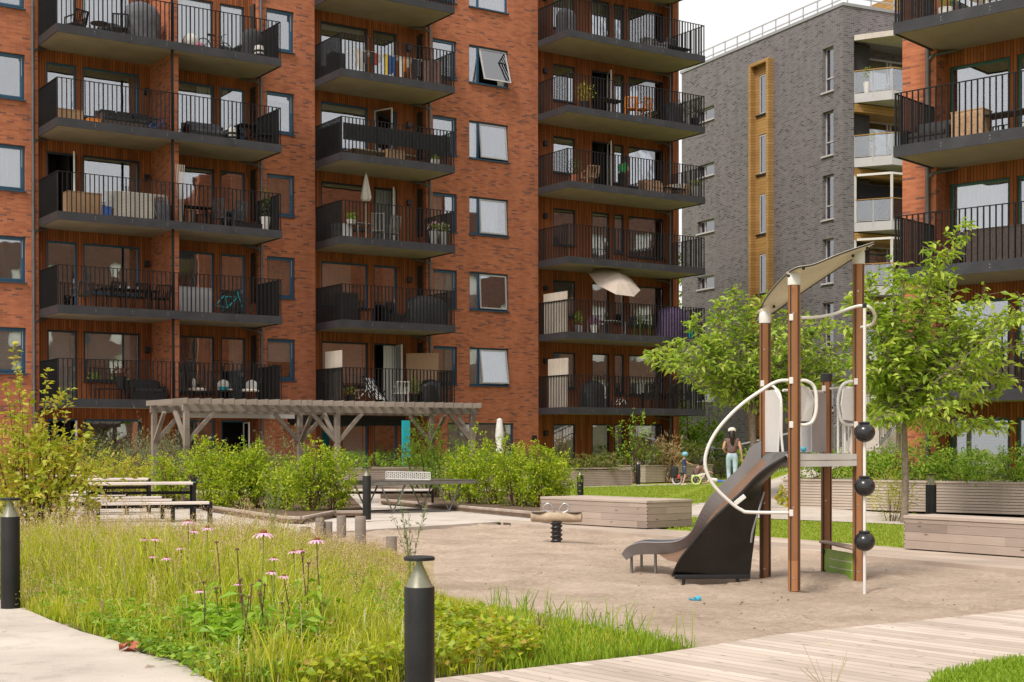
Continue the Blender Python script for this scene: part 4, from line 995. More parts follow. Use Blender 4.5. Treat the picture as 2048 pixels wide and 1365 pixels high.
# sail roof with its sockets
Nn = [(1512,640,16.75),(1530,600,16.3),(1560,562,15.75),(1590,538,15.15),(1628,530,15.2),(1682,508,15.6),(1748,486,16.0)]
Ff = [(1514,645,16.8),(1545,628,16.6),(1575,606,16.55),(1612,580,16.5),(1652,553,16.4),(1702,520,16.25),(1749,489,16.05)]
A = cr([T(*q) for q in Nn], 5); B = cr([T(*q) for q in Ff], 5); rows = []
for i, (a, b) in enumerate(zip(A, B)):
    t = i/(len(A)-1); rows.append([a.lerp(b, k/6)-Vector((0,0,.05))*math.sin(PI*k/6)*math.sin(PI*t)*-1 for k in range(7)])
m = MB().grid(rows); cn_ = m.build('canopy', 'canopy_sheet', TW, smooth=True, solid=.012)
rim = MB(); rim.tube(A, .009, 6); rim.tube(B, .009, 6); rim.build('canopy_rim', 'black_plastic', cn_, smooth=True)
kb = MB()
for (x, y, Y) in [(1519,631,16.6),(1548,614,16.45),(1577,552,15.2),(1607,537,15.15),(1706,512,15.85),(1735,497,15.95)]: kb.ball(T(x,y,Y), .018, n=8)
kb.build('canopy_bolts', 'black_plastic', cn_)
def socket(Q, z, top, tips):
    m = MB(); r = .06
    ring = [(Q.x+r*math.cos(2*PI*i/12), Q.y+r*math.sin(2*PI*i/12)) for i in range(12)]
    m.add([(x,y,z) for x,y in ring]+[(Q.x+(x-Q.x)*1.0+tips[0]*(max(0,(x-Q.x)/r))*.0+(x-Q.x)*tips[1], y, top+((x-Q.x)*tips[2])) for x,y in ring],
          [(i,(i+1)%12,12+(i+1)%12,12+i) for i in range(12)]+[tuple(range(12))[::-1], tuple(range(12,24))])
    return m.build('roof_socket', 'cream', TW, smooth=True)
socket(Q2, z2+.10, zat(541, Q2), (0,.5,.35)); socket(Q1, z1+.10, zat(612, Q1), (0,.7,1.2)); socket(Q3, z3+.12, zat(502, Q3), (0,.25,.45))
# platform between the posts
zp = zat(908.5, Q2); d23 = (Q3-Q2).normalized(); d21 = (Q1-Q2).normalized()
m = MB(); m.prism([Vector((q.x,q.y,zp-.05)) for q in (Q2+d23*.03+d21*.03, Q3-d23*.03+d21*.03, Q4-d23*.03-d21*.03, Q1+d23*.03-d21*.03)], .045); m.build('platform', 'grey_panel', TW)
m = MB()
for a, b in ((Q2,Q3),(Q3,Q4),(Q4,Q1),(Q1,Q2)):
    e = (b-a).normalized()*.06
    for zz, hh in ((zp-.035,.062),(zp-.105,.062)): m.bar(Vector((a.x,a.y,zz))+e, Vector((b.x,b.y,zz))-e, .04, hh)
m.build('platform_beam', 'white_panel', TW)
def panel(pts, mat, th=.018, name='panel'):
    P_ = [T(*q) for q in pts]; n = (P_[1]-P_[0]).cross(P_[2]-P_[0]).normalized(); m = MB(); m.prism(P_, th, n); return m.build(name, mat, TW, bevel=.003)
y1, y2, y3, y4 = Q1.y, Q2.y, Q3.y, Q4.y
panel([(1533,782,y1-.06),(1533,905,y1-.06),(1558,905,y1-.5),(1563,800,y1-.5),(1552,780,y1-.35)], 'white_panel')
panel([(1600,905,y1+.1),(1621,905,y1+.2),(1621,851,y1+.2),(1600,851,y1+.1)], 'white_panel')
panel([(1621,905,16.6),(1650,905,16.9),(1650,786,16.9),(1621,786,16.6)], 'grey_panel')
panel([(1600,771,y2+.02),(1600,843,y2+.02),(1620,843,y2+.12),(1627,800,y2+.15),(1616,775,y2+.12)], 'white_panel')
panel([(1708,774,y3-.02),(1708,843,y3-.02),(1688,840,y3-.12),(1683,810,y3-.14),(1687,778,y3-.12)], 'white_panel')
def rail(pts, r=.0185, name='handrail', mat='white_metal'):
    m = MB(); m.tube(cr([T(*q) for q in pts], 6), r, 10); return m.build(name, mat, TW, smooth=True)
rail([(1580,761,y2),(1556,763,y2),(1528,778,y2-.02),(1480,812,y2-.03),(1438,856,y2-.03),(1415,898,y2-.03),(1411,935,y2-.03),(1428,972,y2-.02),(1462,1006,y2-.01),(1484,1021,y2),(1500,1025,y2),(1580,1026,y2)])
rail([(1598,762,y2),(1612,762,y2),(1626,771,y2+.02),(1632,790,y2+.02),(1632,822,y2+.02),(1625,843,y2+.02),(1612,850,y2),(1598,850,y2)], .019)
rail([(1711,764,y3),(1698,764,y3),(1684,772,y3-.02),(1677,795,y3-.02),(1677,818,y3-.02),(1684,843,y3-.02),(1696,850,y3),(1711,850,y3)], .019)
rail([(1566,781,y1-.1),(1620,783,y1+.2),(1648,784,y4)], .016); rail([(1660,778,y4),(1686,776,y3+.1),(1711,777,y3)], .016)
rail([(1540,770,y1-.1),(1552,778,y1-.3),(1562,800,y1-.5),(1563,870,y1-.5),(1566,905,y1-.5)], .015)
for x in (1676, 1690, 1704): rail([(x,850 if x > 1680 else 795,y3+.05),(x,907,y3+.05)], .013, 'baluster')
for x in (1686, 1697): rail([(x,850,y3+.4),(x,907,y3+.4)], .010, 'baluster')
rail([(1600,636,y2),(1630,635,y2+.2),(1665,629,y2+.4),(1700,617,y3-.35),(1722,612,y3-.4),(1740,616,y3-.4),(1750,632,y3-.3),(1745,648,y3-.2),(1733,653,y3-.1),(1721,655,y3-.05)], .017)
for (Q, py) in ((Q2,762),(Q2,850),(Q2,1026),(Q3,764),(Q3,850),(Q2,636),(Q1,768),(Q4,778)):
    m = MB(); z = zat(py, Q); m.box(Q.x-.061, Q.x-.02, Q.y-.064, Q.y-.03, z-.035, z+.035); m.build('bracket', 'white_metal', TW, bevel=.006)
YB_ = onz(1729,1190,ZS).y; xb = onz(1729,1190,ZS).x
m = MB(); m.tube([(xb,YB_,ZS-.1),(xb,YB_,atd(1729,617,YB_).z)], .017, 10); bp = m.build('ball_pole', 'white_metal', TW, smooth=True)
m = MB(); zc = atd(1727,612,YB_).z; m.lathe([(.022,-.02),(.024,.02),(.018,.03)], (xb,YB_,zc), 10); m.build('pole_cap', 'black_plastic', bp)
for py in (865.5, 973.5, 1083.5):
    z = atd(1729,py,YB_).z; m = MB(); m.ball((xb,YB_,z), .109, (1,1,.93), 18); b_ = m.build('climbing_ball', 'black_rubber', TW, smooth=True)
    m = MB(); m.lathe([(.06,.092),(.062,.1),(.05,.112),(.022,.112)], (xb,YB_,z), 18); m.lathe([(.106,-.016),(.1095,-.010),(.1095,-.006),(.106,0)], (xb,YB_,z), 22); m.build('ball_collar', 'black_plastic', b_, smooth=True)
# counter panel low between the right posts
m = MB(); P_ = [T(1651,1097,y4-.05), T(1651,1152,y4-.05), T(1706,1163,y3), T(1706,1107,y3)]; n_ = (P_[1]-P_[0]).cross(P_[2]-P_[0]).normalized()
m.prism(P_, .015, n_); gpn = m.build('play_counter', 'green_panel', TW, bevel=.003)
m = MB(); m.prism([T(1638,1086,y4-.15), T(1706,1101,y3-.2), T(1706,1094,y3+.1), T(1643,1082,y4+.1)], .018); m.build('counter_shelf', 'slat_wood', gpn)
m = MB()
for a in (.33, .62): m.bar(P_[0].lerp(P_[1], a)+(P_[3]-P_[0])*.2-n_*.002*-1, P_[3].lerp(P_[2], a)-n_*-.002, .034, .008)
m.build('counter_slot', 'white_frame', gpn)
m = MB()
for y_ in (1103, 1144): m.obox(T(1648,y_,y4-.05), (.05,.05,.05), .3)
m.build('counter_hinge', 'black_plastic', gpn)
# slide
def cw(pts, Ys): return cr([T(x, y, Y) for (x, y), Y in zip(pts, Ys)], 4)
Rt = [(1522,882),(1500,896),(1481,932),(1450,962),(1417,997),(1397,1032),(1381,1064),(1355,1081),(1318,1084),(1283,1084),(1256,1093),(1244,1107)]
Rb = [(1522,918),(1506,934),(1487,955),(1460,984),(1438,1012),(1416,1040),(1400,1068),(1377,1093),(1342,1107),(1306,1107),(1272,1109),(1254,1120)]
Kt = [(1572,916),(1541,934),(1515,954),(1484,986),(1456,1012),(1428,1038),(1404,1064),(1382,1092),(1366,1112),(1355,1130),(1348,1145),(1345,1152)]
Yr = [16.35,16.35,16.35,16.4,16.45,16.55,16.7,16.9,17.1,17.35,17.55,17.65]
Yk = [15.35,15.5,15.6,15.7,15.75,15.8,15.85,15.9,15.95,16.0,16.05,16.1]
a_, b_ = cw(Rt, Yr), cw(Rb, Yr)
m = MB().grid([[a, b] for a, b in zip(a_, b_)]); sd_ = m.build('slide', 'slide_grey', TW, solid=.018)
far_ = [(p+Vector((.10,.50,0)), q+Vector((.10,.50,0))) for p, q in zip(a_, b_)]
m = MB().grid([[a, b] for a, b in far_]); m.build('slide_side', 'slide_grey', sd_, solid=.018)
m = MB().grid([[q, w[1]] for q, w in zip(b_, far_)]); m.build('slide_bed', 'steel', sd_, smooth=True)
k_ = cw(Kt, Yk)
n_ = len(k_); half = int(n_*.80)
m = MB().grid([[b_[i]-Vector((0,.02,0)), b_[i].lerp(k_[i], .5)-Vector((0,0,.03)), k_[i]] for i in range(half)]); m.build('slide_apron', 'slide_brown', sd_, smooth=True)
# black moulded climbing ramp: rounded top edge and skirt down to the ground
lw_ = [(1574,924),(1559,936),(1541,953),(1527,968),(1521,990),(1518,1015),(1513,1045),(1510,1070),(1507,1095),(1504,1118),(1502,1138),(1500,1152)]
lb_ = cw(lw_, [15.45,15.6,15.8,15.9,16.0,16.05,16.1,16.15,16.2,16.2,16.2,16.2])
rows = [[a.lerp(b, t)-Vector((0,.03*math.sin(PI*t),0)) for t in np.linspace(0, 1, 7)] for a, b in zip(k_, lb_)]
cl_ = MB().grid(rows).build('climbing_ramp', 'slide_black', TW, smooth=True)
m = MB(); m.tube(k_, [.024-.010*i/len(k_) for i in range(len(k_))], 10); m.build('ramp_rim', 'slide_black', cl_, smooth=True)
m = MB().grid([[T(x,y,Y) for x,y,Y in r_] for r_ in [[(1576,903,15.35),(1532,907,16.3)],[(1570,912,15.38),(1524,916,16.3)],[(1556,921,15.42),(1520,928,16.32)],[(1540,932,15.5),(1515,938,16.33)],[(1522,946,15.58),(1508,946,16.34)]]])
m.build('slide_top', 'galvanised', sd_, smooth=True)
m = MB(); m.bar(T(1349,1154,16.05), T(1500,1153,16.2), .05, .05); m.build('ramp_foot_rail', 'black_plastic', cl_, bevel=.01)
for x, y, Y in ((1367,1158,16.1),(1475,1156,16.2)):
    P = T(x,y,Y); m = MB(); m.box(P.x-.018, P.x+.018, P.y-.02, P.y+.02, ZS-.12, P.z+.02); m.build('leg', 'black_plastic', TW)
for x, y, Y in ((1263,1106,17.75),(1311,1106,17.5),(1283,1106,18.1)):
    P = T(x,y,Y); m = MB(); m.tube([(P.x,P.y,ZS-.1),(P.x,P.y,P.z)], .018, 8); m.build('leg', 'galvanised', TW)
m = MB(); m.bar(T(1470,1008,15.68), T(1490,992,15.66), .05, .05); m.build('bracket', 'white_metal', TW, bevel=.006)
m = MB(); m.tube(cr([T(1528,985,15.85), T(1518,1020,15.78), T(1506,1060,15.85), T(1502,1085,15.9)], 4), .012, 6); m.build('scuff_strap', 'grey_panel', TW)
P = T(1607,899,15.9); m = MB(); m.ball((P.x,P.y,P.z), .032); o = m.build('toy_ball', 'blue_plastic', smooth=True); tag(o, 'small blue ball lying on the tower platform', 'ball')
# ================================================================== vegetation
def foliage(name, mat, V, Fc, parent): return fast(name, V, Fc, mat, parent)
def young_tree(base, label, seed, trunk_h, trunk_r, targets, leaf, nleaf, mat, lean=(0,0), group='young cherry trees on the lawn', nm='cherry_tree'):
    """trunk, limbs grown to target points (dx, dy, z above base), twigs, leaves along the twigs"""
    rs = np.random.default_rng(seed); rn = random.Random(seed)
    o = empty(nm, base, 0, label, 'tree', group)
    tr = MB(); lim = MB(); top = Vector((lean[0], lean[1], trunk_h))
    tr.tube(cr([(0,0,-.1),(lean[0]*.3+.02,lean[1]*.3,trunk_h*.4),(lean[0]*.7-.01,lean[1]*.7,trunk_h*.75),top], 5), [trunk_r*(1.25-.45*i/15) for i in range(16)], 10)
    pts = []; dirs = []
    for (dx, dy, z) in targets:
        E_ = Vector((dx, dy, z)); st = top*rn.uniform(.86, 1.05); L = (E_-st).length
        bend = Vector((rn.uniform(-.1,.1), rn.uniform(-.1,.1), rn.uniform(-.05,.12)))*L
        P = cr([st, st.lerp(E_, .33)+bend, st.lerp(E_, .7)+bend*.7, E_], 5); n = len(P)
        lim.tube(P, [max(.006, trunk_r*.42*(1-i/n)**1.1) for i in range(n)], 6)
        for i in range(2, n):
            t = i/(n-1); cnt = 2+int(L*1.2)
            for q in range(cnt):
                d = (P[i]-P[i-1]).normalized(); side = Vector(rs.normal(size=3)); side.z *= .3
                tw = (d*.6+side.normalized()*.9+Vector((0,0,.12))).normalized(); ln = rn.uniform(.18,.55)*(1.15-t*.45)
                a = P[i]; b = a+tw*ln+Vector((0,0,-.04)); lim.tube([a, a.lerp(b,.5)+Vector((0,0,.02)), b], [.007,.005,.003], 4, cap=False)
                for s_ in np.linspace(.15, 1.05, 6):
                    pts.append(a.lerp(b, s_)); dirs.append(tw)
        for s_ in np.linspace(0, 1, 6): pts.append(E_+Vector(rs.normal(size=3))*.02); dirs.append((P[-1]-P[-2]).normalized())
    tr.build('trunk', 'bark', o, smooth=True); lim.build('branches', 'bark', o, smooth=True)
    pts = np.array(pts); dirs = np.array(dirs); ix = rs.integers(0, len(pts), nleaf)
    C = pts[ix]+rs.normal(size=(nleaf,3))*[.035,.035,.025]
    D = dirs[ix]*.5+rs.normal(size=(nleaf,3))*[.75,.75,.35]+[0,0,-.25]
    L = leaf*rs.uniform(.6,1.15,nleaf)
    V, Fc = leaf_arrays(C, D, L, L*.42, rs, .22, .15); fast('crown', V, Fc, mat, o)
    return o
def tg(base, pts, rs):
    out = []
    for x, y in pts:
        dy = rs.uniform(-1.3, 1.3); P = atd(x, y, base.y+dy); out.append((P.x-base.x, dy, P.z-base.z))
    return out
rt = random.Random(4)
B1 = onz(1808,1048,g(7.2,27.3)); B1 = Vector((B1.x,B1.y,GZ))
t1 = tg(B1, [(1925,455),(1880,510),(1790,545),(1735,560),(1705,600),(1700,660),(1712,720),(1722,770),(1735,820),(1760,840),(1850,560),(1830,610),(1790,640),(1770,700),(1745,740),(1900,560),(1965,595),(1990,640),(2030,640),(2048,610),(2040,690),(2000,720),(1960,680),(1930,730),(1985,790),(1900,810),(1880,690),(1930,640),(1850,760),(1830,700),(1760,620),(1810,560),(1870,620),(1905,860),(2000,850),(1950,770),(2020,760),(1840,800)], rt)
young_tree(B1, 'young cherry tree rising beside the right box bench, its crown before the corner building', 7, 2.28, .058, t1, .19, 8200, 'leaf_tree', (.02,.0))
B2 = Vector((5.65, 34.2, g(5.65,34.2)))
t2 = tg(B2, [(x_, y_-(28 if y_ > 735 else 0)) for x_, y_ in [(1700,790),(1680,750),(1610,800),(1580,790),(1550,810),(1625,660),(1660,650),(1305,740),(1330,700),(1360,685),(1385,640),(1430,640),(1440,610),(1470,585),(1500,600),(1540,590),(1570,625),(1610,640),(1640,650),(1680,690),(1700,720),(1690,760),(1640,770),(1600,740),(1560,700),(1520,660),(1480,650),(1440,690),(1400,720),(1370,740),(1345,745),(1420,760),(1450,780),(1480,790),(1510,740),(1540,770),(1440,730),(1480,700),(1620,700),(1660,720),(1500,620),(1530,640),(1590,660),(1420,680),(1650,790),(1410,775)]], rt)
young_tree(B2, 'young cherry tree behind the slide, its wide crown before the grey building', 9, 2.35, .075, t2, .195, 8400, 'leaf_tree_b', (.0,.0))
B3 = Vector((7.6, 30.8, GZ)); 
P = atd(1796, 925, 50); B3 = Vector((P.x, P.y, g(P.x,P.y)))
t3 = tg(B3, [(1765,800),(1800,780),(1830,800),(1780,760),(1740,820),(1815,830),(1800,740),(1770,780)], rt)
young_tree(B3, 'thin young tree on the far lawn beside the stairs', 12, 2.2, .07, t3, .2, 1600, 'leaf_tree_b')
def bush(base, label, seed, w, d, h, leaf, n, mat, nm='shrub', cat='shrub', group=None, stems=9, upright=.5, lobes=7, stemm='stem_brown', spike=.25, wid=.55, lowcut=.08, droop=.1):
    rs = np.random.default_rng(seed); o = empty(nm, base, 0, label, cat, group); st = MB()
    lc = np.stack([rs.uniform(-.32,.32,lobes)*w, rs.uniform(-.32,.32,lobes)*d, np.linspace(.24,.74,lobes)*h],1); lr = rs.uniform(.26,.42,lobes)
    pts = []
    for i in range(stems):
        k = i % lobes; e = Vector(lc[k])+Vector(rs.normal(size=3)*[w*.12,d*.12,h*.06]); e.z = min(h*1.02, e.z+h*lr[k]*rs.uniform(.3,1.0))
        b0 = Vector((e.x*.35, e.y*.35, 0)); st.tube([b0, b0.lerp(e,.5)+Vector(rs.normal(size=3)*.03*h), e], [.014*h,.009*h,.004*h], 5, cap=False)
    st.build('stems', stemm, o)
    k = rs.integers(0, lobes, n); u = nrm(rs.normal(size=(n,3))); rad = rs.uniform(.35,1,n)**.45
    P = lc[k]+u*np.stack([w*lr[k], d*lr[k], h*lr[k]],1)*rad[:,None]
    # twig sprays: pull groups of leaves onto short lines
    ns = max(6, n//26); ti = rs.integers(0, n, ns); td = nrm(u[ti]*[1,1,.5]+[0,0,upright]+rs.normal(size=(ns,3))*.25); tl = rs.uniform(.4,1.0,ns)*spike*min(w,h)
    q = rs.integers(0, ns, n); on = rs.random(n) < .62; s_ = rs.uniform(0,1,n)
    P2 = P[ti][q]+td[q]*(tl[q]*s_)[:,None]+rs.normal(size=(n,3))*leaf*.35
    P = np.where(on[:,None], P2, P); D = np.where(on[:,None], td[q]+rs.normal(size=(n,3))*.8, u+rs.normal(size=(n,3))*.6)
    m_ = P[:,2] > lowcut*h; P, D = P[m_], D[m_]; L = leaf*rs.uniform(.6,1.25,len(P))
    V, Fc = leaf_arrays(P, D, L, L*wid, rs, .2, droop); fast('leaves', V, Fc, mat, o)
    return o
GH = 'bright young hornbeam shrubs in hedge rows'
def hb(px, py, Y, w, h, label, seed, n=2600, d=None, leaf=.068, mat='leaf_hornbeam'):
    h *= .92; n = int(n*1.15)
    P = atd(px, py, Y); bush((P.x, P.y, ZP), label, seed, w, d or w*.8, h, leaf, n, mat, 'hornbeam_shrub', 'shrub', GH, 8, .7, 8)
hb(345,1000,34.5,.9,1.5,'hornbeam shrub around the left front post of the pergola',20,2400)
hb(425,1000,33.3,1.2,1.75,'tall bright hornbeam right of the left front pergola post',21,4200)
hb(475,1000,33.0,1.2,1.6,'dense bright hornbeam under the left half of the pergola',22,4200)
hb(520,1000,33.0,1.0,1.45,'hornbeam shrub at the middle of the left hedge',23,3200)
hb(566,1000,32.2,.95,1.2,'lower paler hornbeam shrub next to the zigzag edging corner',24,2600)
hb(622,1000,31.6,.95,1.62,'upright hornbeam with a yellow tip at the right end of the left hedge',25,3400)
hb(668,1000,31.8,.95,1.45,'dark stemmed hornbeam just left of the middle bollard',26,3400)
hb(870,990,40.0,1.5,2.2,'tallest dark green shrub rising behind the table tennis net',27,3600,mat='leaf_green')
hb(905,1000,37.5,1.1,1.5,'green shrub behind the right half of the table tennis table',28,2600,mat='leaf_green')
hb(948,1000,35.5,1.1,1.6,'bright hornbeam shrub at the right end of the table tennis table',29,3400)
hb(993,1000,35.0,1.15,1.75,'bright hornbeam in the middle of the right hedge, tip before the parasol',30,3800)
hb(1040,1000,34.0,1.0,1.6,'bright hornbeam second from the right end of the hedge',31,3600)
hb(1075,1000,33.3,1.0,1.55,'fresh green hornbeam right beside the box bench',32,3600)
hb(1112,1000,34.2,.9,1.2,'last small hornbeam of the hedge, partly above the box bench',33,2400)
# big yellow green shrub at the left
P = atd(60,1050,22.0)
o = bush((P.x, P.y, GZ), 'large yellow green shrub with arching twigs at the left edge of the picture', 40, 1.95, 1.6, 1.7, .10, 3600, 'leaf_yellow', 'yellow_shrub', 'shrub', None, 16, .5, 9, wid=.6, spike=.3)
tw = MB(); rs = np.random.default_rng(41); pp = []; dd = []
for (x, y) in [(28,690),(60,790),(95,745),(30,810),(140,780),(170,850),(185,890),(190,930),(120,790),(75,830),(10,770),(150,900),(40,740),(100,800),(180,870)]:
    E_ = atd(x, y, P.y+rs.uniform(-.6,.5))-Vector((P.x,P.y,GZ)); a = Vector((E_.x*.4, E_.y*.4, .5)); c = a.lerp(E_,.6)+Vector((rs.uniform(-.06,.06),0,.12)); Pt = cr([a, c, E_], 8)
    tw.tube(Pt, [max(.003,.012*(1-i/len(Pt))) for i in range(len(Pt))], 5, cap=False)
    for i in range(2, len(Pt)):
        for q in range(4): pp.append(Pt[i]+Vector(rs.normal(size=3))*.02); dd.append(rs.normal(size=3)*[1,1,.4]+np.array((Pt[i]-Pt[i-1]).normalized())*.5)
tw.build('twigs', 'stem_brown', o); L = .10*rs.uniform(.7,1.25,len(pp)); V, Fc = leaf_arrays(np.array(pp), np.array(dd), L, L*.6, rs, .25, .15); fast('twig_leaves', V, Fc, 'leaf_yellow', o)
for (x, Y, w, h, lb, sd) in [(130,37,2.0,1.5,'yellow shrub behind the farthest picnic table',42),(215,38,1.8,1.3,'yellowish shrub above the middle picnic table',43),(285,39,1.5,1.15,'yellow green shrub left of the pergola posts',44),(35,36,2.2,1.9,'yellow shrub far left behind the big one',45)]:
    Q = atd(x,950,Y); bush((Q.x,Q.y,GZ), lb, sd, w, 1.2, h, .075, 2400, 'leaf_yellow', 'yellow_shrub', 'shrub', 'yellow shrubs behind the picnic tables')
for (x, Y, w, h, lb, sd, mt) in [(235,44,2.2,1.6,'grey green willow shrub before the dark ground floor window',46,'leaf_sage'),(340,43,2.0,1.9,'sage coloured shrub behind the left pergola post',47,'leaf_sage'),(290,46,2.4,1.7,'feathery grey green shrub next to the sage one',48,'leaf_sage'),
                             (555,44,1.8,1.6,'grey green shrub behind the hedge right of the middle pergola bay',49,'leaf_sage'),(180,45,2.0,1.5,'dark shrub behind the yellow shrubs',50,'leaf_dark'),(500,45,2.0,1.2,'dull green shrub deep under the pergola',51,'leaf_juniper')]:
    Q = atd(x,950,Y); bush((Q.x,Q.y,GZ), lb, sd, w, 1.4, h, .10, 2200, mt, 'willow_shrub', 'shrub', 'tall shrubs before the ground floor', upright=1.2, spike=.5, wid=.28)
def hedge_row(A, B, depth, z, h, n, label, seed, mat, leaf, cnt, nm='planter_shrub', grp=None):
    for i in range(n):
        t = (i+.5)/n; P = A.lerp(B, t); a = math.atan2((B-A).y, (B-A).x)
        off = Vector((-math.sin(a), math.cos(a), 0))*depth*.5; w = (B-A).length/n*1.35
        r_ = random.Random(seed+i); o = bush((P.x+off.x, P.y+off.y, z-.12), label[i] if isinstance(label, list) else label, seed+i, w, depth*1.15, h*r_.uniform(.85,1.15), leaf, cnt, mat, nm, 'shrub', grp, 6, .3, 6, spike=.3)
        o.rotation_euler[2] = a
A, B, d_, zt_, _ = PLR[1]
hedge_row(A, B, d_, zt_, .82, 7, ['first green shrub at the left end of the right planter, behind the tower','second shrub of the right planter, seen between the brown posts','third shrub of the right planter, beside the ball pole','planter shrub just left of the young tree trunk','planter shrub right of the young tree trunk, above the bollard','planter shrub below the left part of the ground floor window','planter shrub at the right picture edge before the window'], 60, 'leaf_green', .07, 2300, grp='shrubs in the right planter')
A, B, d_, zt_, _ = PLA[1]
hedge_row(A, B, d_, zt_, .75, 4, ['leftmost juniper of the far planter, behind the hedge end','second juniper of the far planter','third juniper of the far planter, left of the gap','juniper next to the far bollard'], 70, 'leaf_juniper', .09, 1300, grp='junipers in the far planters')
A, B, d_, zt_, _ = PLB[1]
hedge_row(A, B, d_, zt_, .95, 3, ['juniper above the far bollard in the short planter','juniper behind the child with the helmet','juniper at the right end of the short planter'], 76, 'leaf_juniper', .09, 1300, grp='junipers in the far planters')
A, B, d_, zt_, _ = PLC[1]
hedge_row(A, B, d_, zt_, .65, 6, ['low green shrub behind the table tennis net, leftmost','low shrub left of the turquoise board','low shrub at the foot of the turquoise board','low shrub right of the turquoise board','low shrub before the white ground floor window','low shrub by the white parasol'], 80, 'leaf_green', .08, 1300, grp='low shrubs under the ground floor windows')
# climbers and bushes by the wall, greenery next to the grey block
P = bw(BR, 4.0, 2.8); bush((P.x,P.y,GZ), 'thin climbing shrub in front of the ground floor windows below the balconies', 90, 1.5, .5, 2.6, .12, 700, 'leaf_green', 'climbing_shrub', 'shrub', None, 8, 1.2, 7, spike=.5)
P = bw(BR, 5.4, 3.0); bush((P.x,P.y,GZ), 'tall tan ornamental grass tuft beside the climbing shrub', 91, 1.1, .5, 1.9, .28, 500, 'seed', 'ornamental_grass', 'grass', None, 12, 1.8, 5, spike=.6, wid=.1)
P = atd(1395,930,72); bush((P.x,P.y,-1.4), 'leafy green tree between the red block and the grey block', 92, 2.6, 2, 3.4, .2, 2600, 'leaf_green', 'small_tree', 'tree', None, 10, .4, 10)
P = atd(1440,940,64); bush((P.x,P.y,-1.4), 'loose wild shrub behind the woman, by the wire fence', 93, 2.2, 1.3, 1.0, .12, 1200, 'leaf_juniper', 'wild_shrub', 'shrub', None, 8)
P = atd(1520,925,60); bush((P.x,P.y,-.9), 'yellow green wild shrub right of the woman', 94, 1.8, 1.2, 1.0, .11, 1000, 'leaf_green', 'wild_shrub', 'shrub', None, 8)
P = atd(1352,900,85); bush((P.x,P.y,-1.4), 'narrow strip of green tree behind the corner of the red block', 95, 2, 2, 13, .3, 2500, 'leaf_green', 'background_tree', 'tree', None, 8, .6, 12)
P = onz(1578,1022,GZ); bush((P.x,P.y,GZ), 'low reddish perennial with big leaves behind the handrail loop', 96, .9, .6, .55, .15, 260, 'leaf_yellow', 'perennial', 'plant', None, 5, .6, 4, wid=.7)
P = onz(1782,1044,GZ); bush((P.x,P.y,GZ), 'fine yellow green grass tuft left of the young tree trunk', 97, .8, .5, .75, .20, 420, 'grass', 'grass_tuft', 'plant', None, 8, 2.0, 4, spike=.7, wid=.08)
P = bw(BB, 13.5, .9); bush((P.x,P.y,GZ+.5), 'dark purple leaved shrub under the right ground floor window', 98, 1.6, .5, .8, .10, 500, 'red_leaf', 'purple_shrub', 'shrub', None, 5)
# ================================================================== flower bed
def inpoly(x, y, poly):
    c = np.zeros(len(x), bool); n = len(poly)
    for i in range(n):
        x1, y1 = poly[i].x, poly[i].y; x2, y2 = poly[i-1].x, poly[i-1].y
        c ^= ((y1 > y) != (y2 > y)) & (x < (x2-x1)*(y-y1)/(y2-y1+1e-12)+x1)
    return c
def polyd(x, y, pl):
    d = np.full(len(x), 1e9)
    for a, b in zip(pl, pl[1:]):
        ex, ey = b.x-a.x, b.y-a.y; t = np.clip(((x-a.x)*ex+(y-a.y)*ey)/(ex*ex+ey*ey), 0, 1)
        d = np.minimum(d, np.hypot(x-a.x-ex*t, y-a.y-ey*t))
    return d
def scatter(poly, n, rs, xr=None, yr=None):
    xs = np.array([p.x for p in poly]); ys = np.array([p.y for p in poly]); X = []; Y = []; got = 0
    x0, x1 = xr or (xs.min(), xs.max()); y0, y1 = yr or (ys.min(), ys.max())
    while got < n:
        x = rs.uniform(x0, x1, n); y = rs.uniform(y0, y1, n); k = inpoly(x, y, poly); X.append(x[k]); Y.append(y[k]); got += k.sum()
    return np.concatenate(X)[:n], np.concatenate(Y)[:n]
def blades(name, x, y, z, h, w, mat, rs, lean=.35, label=None, cat='grass'):
    n = len(x); a = rs.uniform(0, 2*PI, n); f = rs.uniform(0, 2*PI, n); l = rs.random(n)*lean+.05
    d = np.stack([np.cos(a), np.sin(a), 0*a], 1); s = np.stack([np.cos(f), np.sin(f), 0*a], 1); up = np.array([0,0,1.0])
    B = np.stack([x, y, z], 1); h = h[:,None]; w = (w*np.ones(n))[:,None]; l = l[:,None]
    p1 = B+up*h*.45+d*h*l*.22; p2 = B+up*h*.8+d*h*l*.65; p3 = B+up*h*(1-.25*l)+d*h*l*1.25
    V = np.stack([B-s*w*.5, B+s*w*.5, p1+s*w*.5, p1-s*w*.5, p2+s*w*.38, p2-s*w*.38, p3], 1).reshape(-1,3)
    i = np.arange(n)*7
    Fc = np.concatenate([np.stack([i,i+1,i+2],1), np.stack([i,i+2,i+3],1), np.stack([i+3,i+2,i+4],1), np.stack([i+3,i+4,i+5],1), np.stack([i+5,i+4,i+6],1)], 0)
    o = stuff(fast(name, V, Fc, mat))
    if label: tag(o, label, cat)
    return o
rs = np.random.default_rng(77)
bedp = [p.copy() for p in sp]
xr, yr = (-10.5, 3.6), (7.2, 19.5)
path_edge = cp_[:10]; sand_edge = px2([(1390,1298),(1200,1262),(1000,1225),(872,1200),(800,1130),(700,1100),(640,1068)], GZ)
walk_edge = px2([(1390,1298),(1093,1334),(870,1360),(600,1400)], GZ)
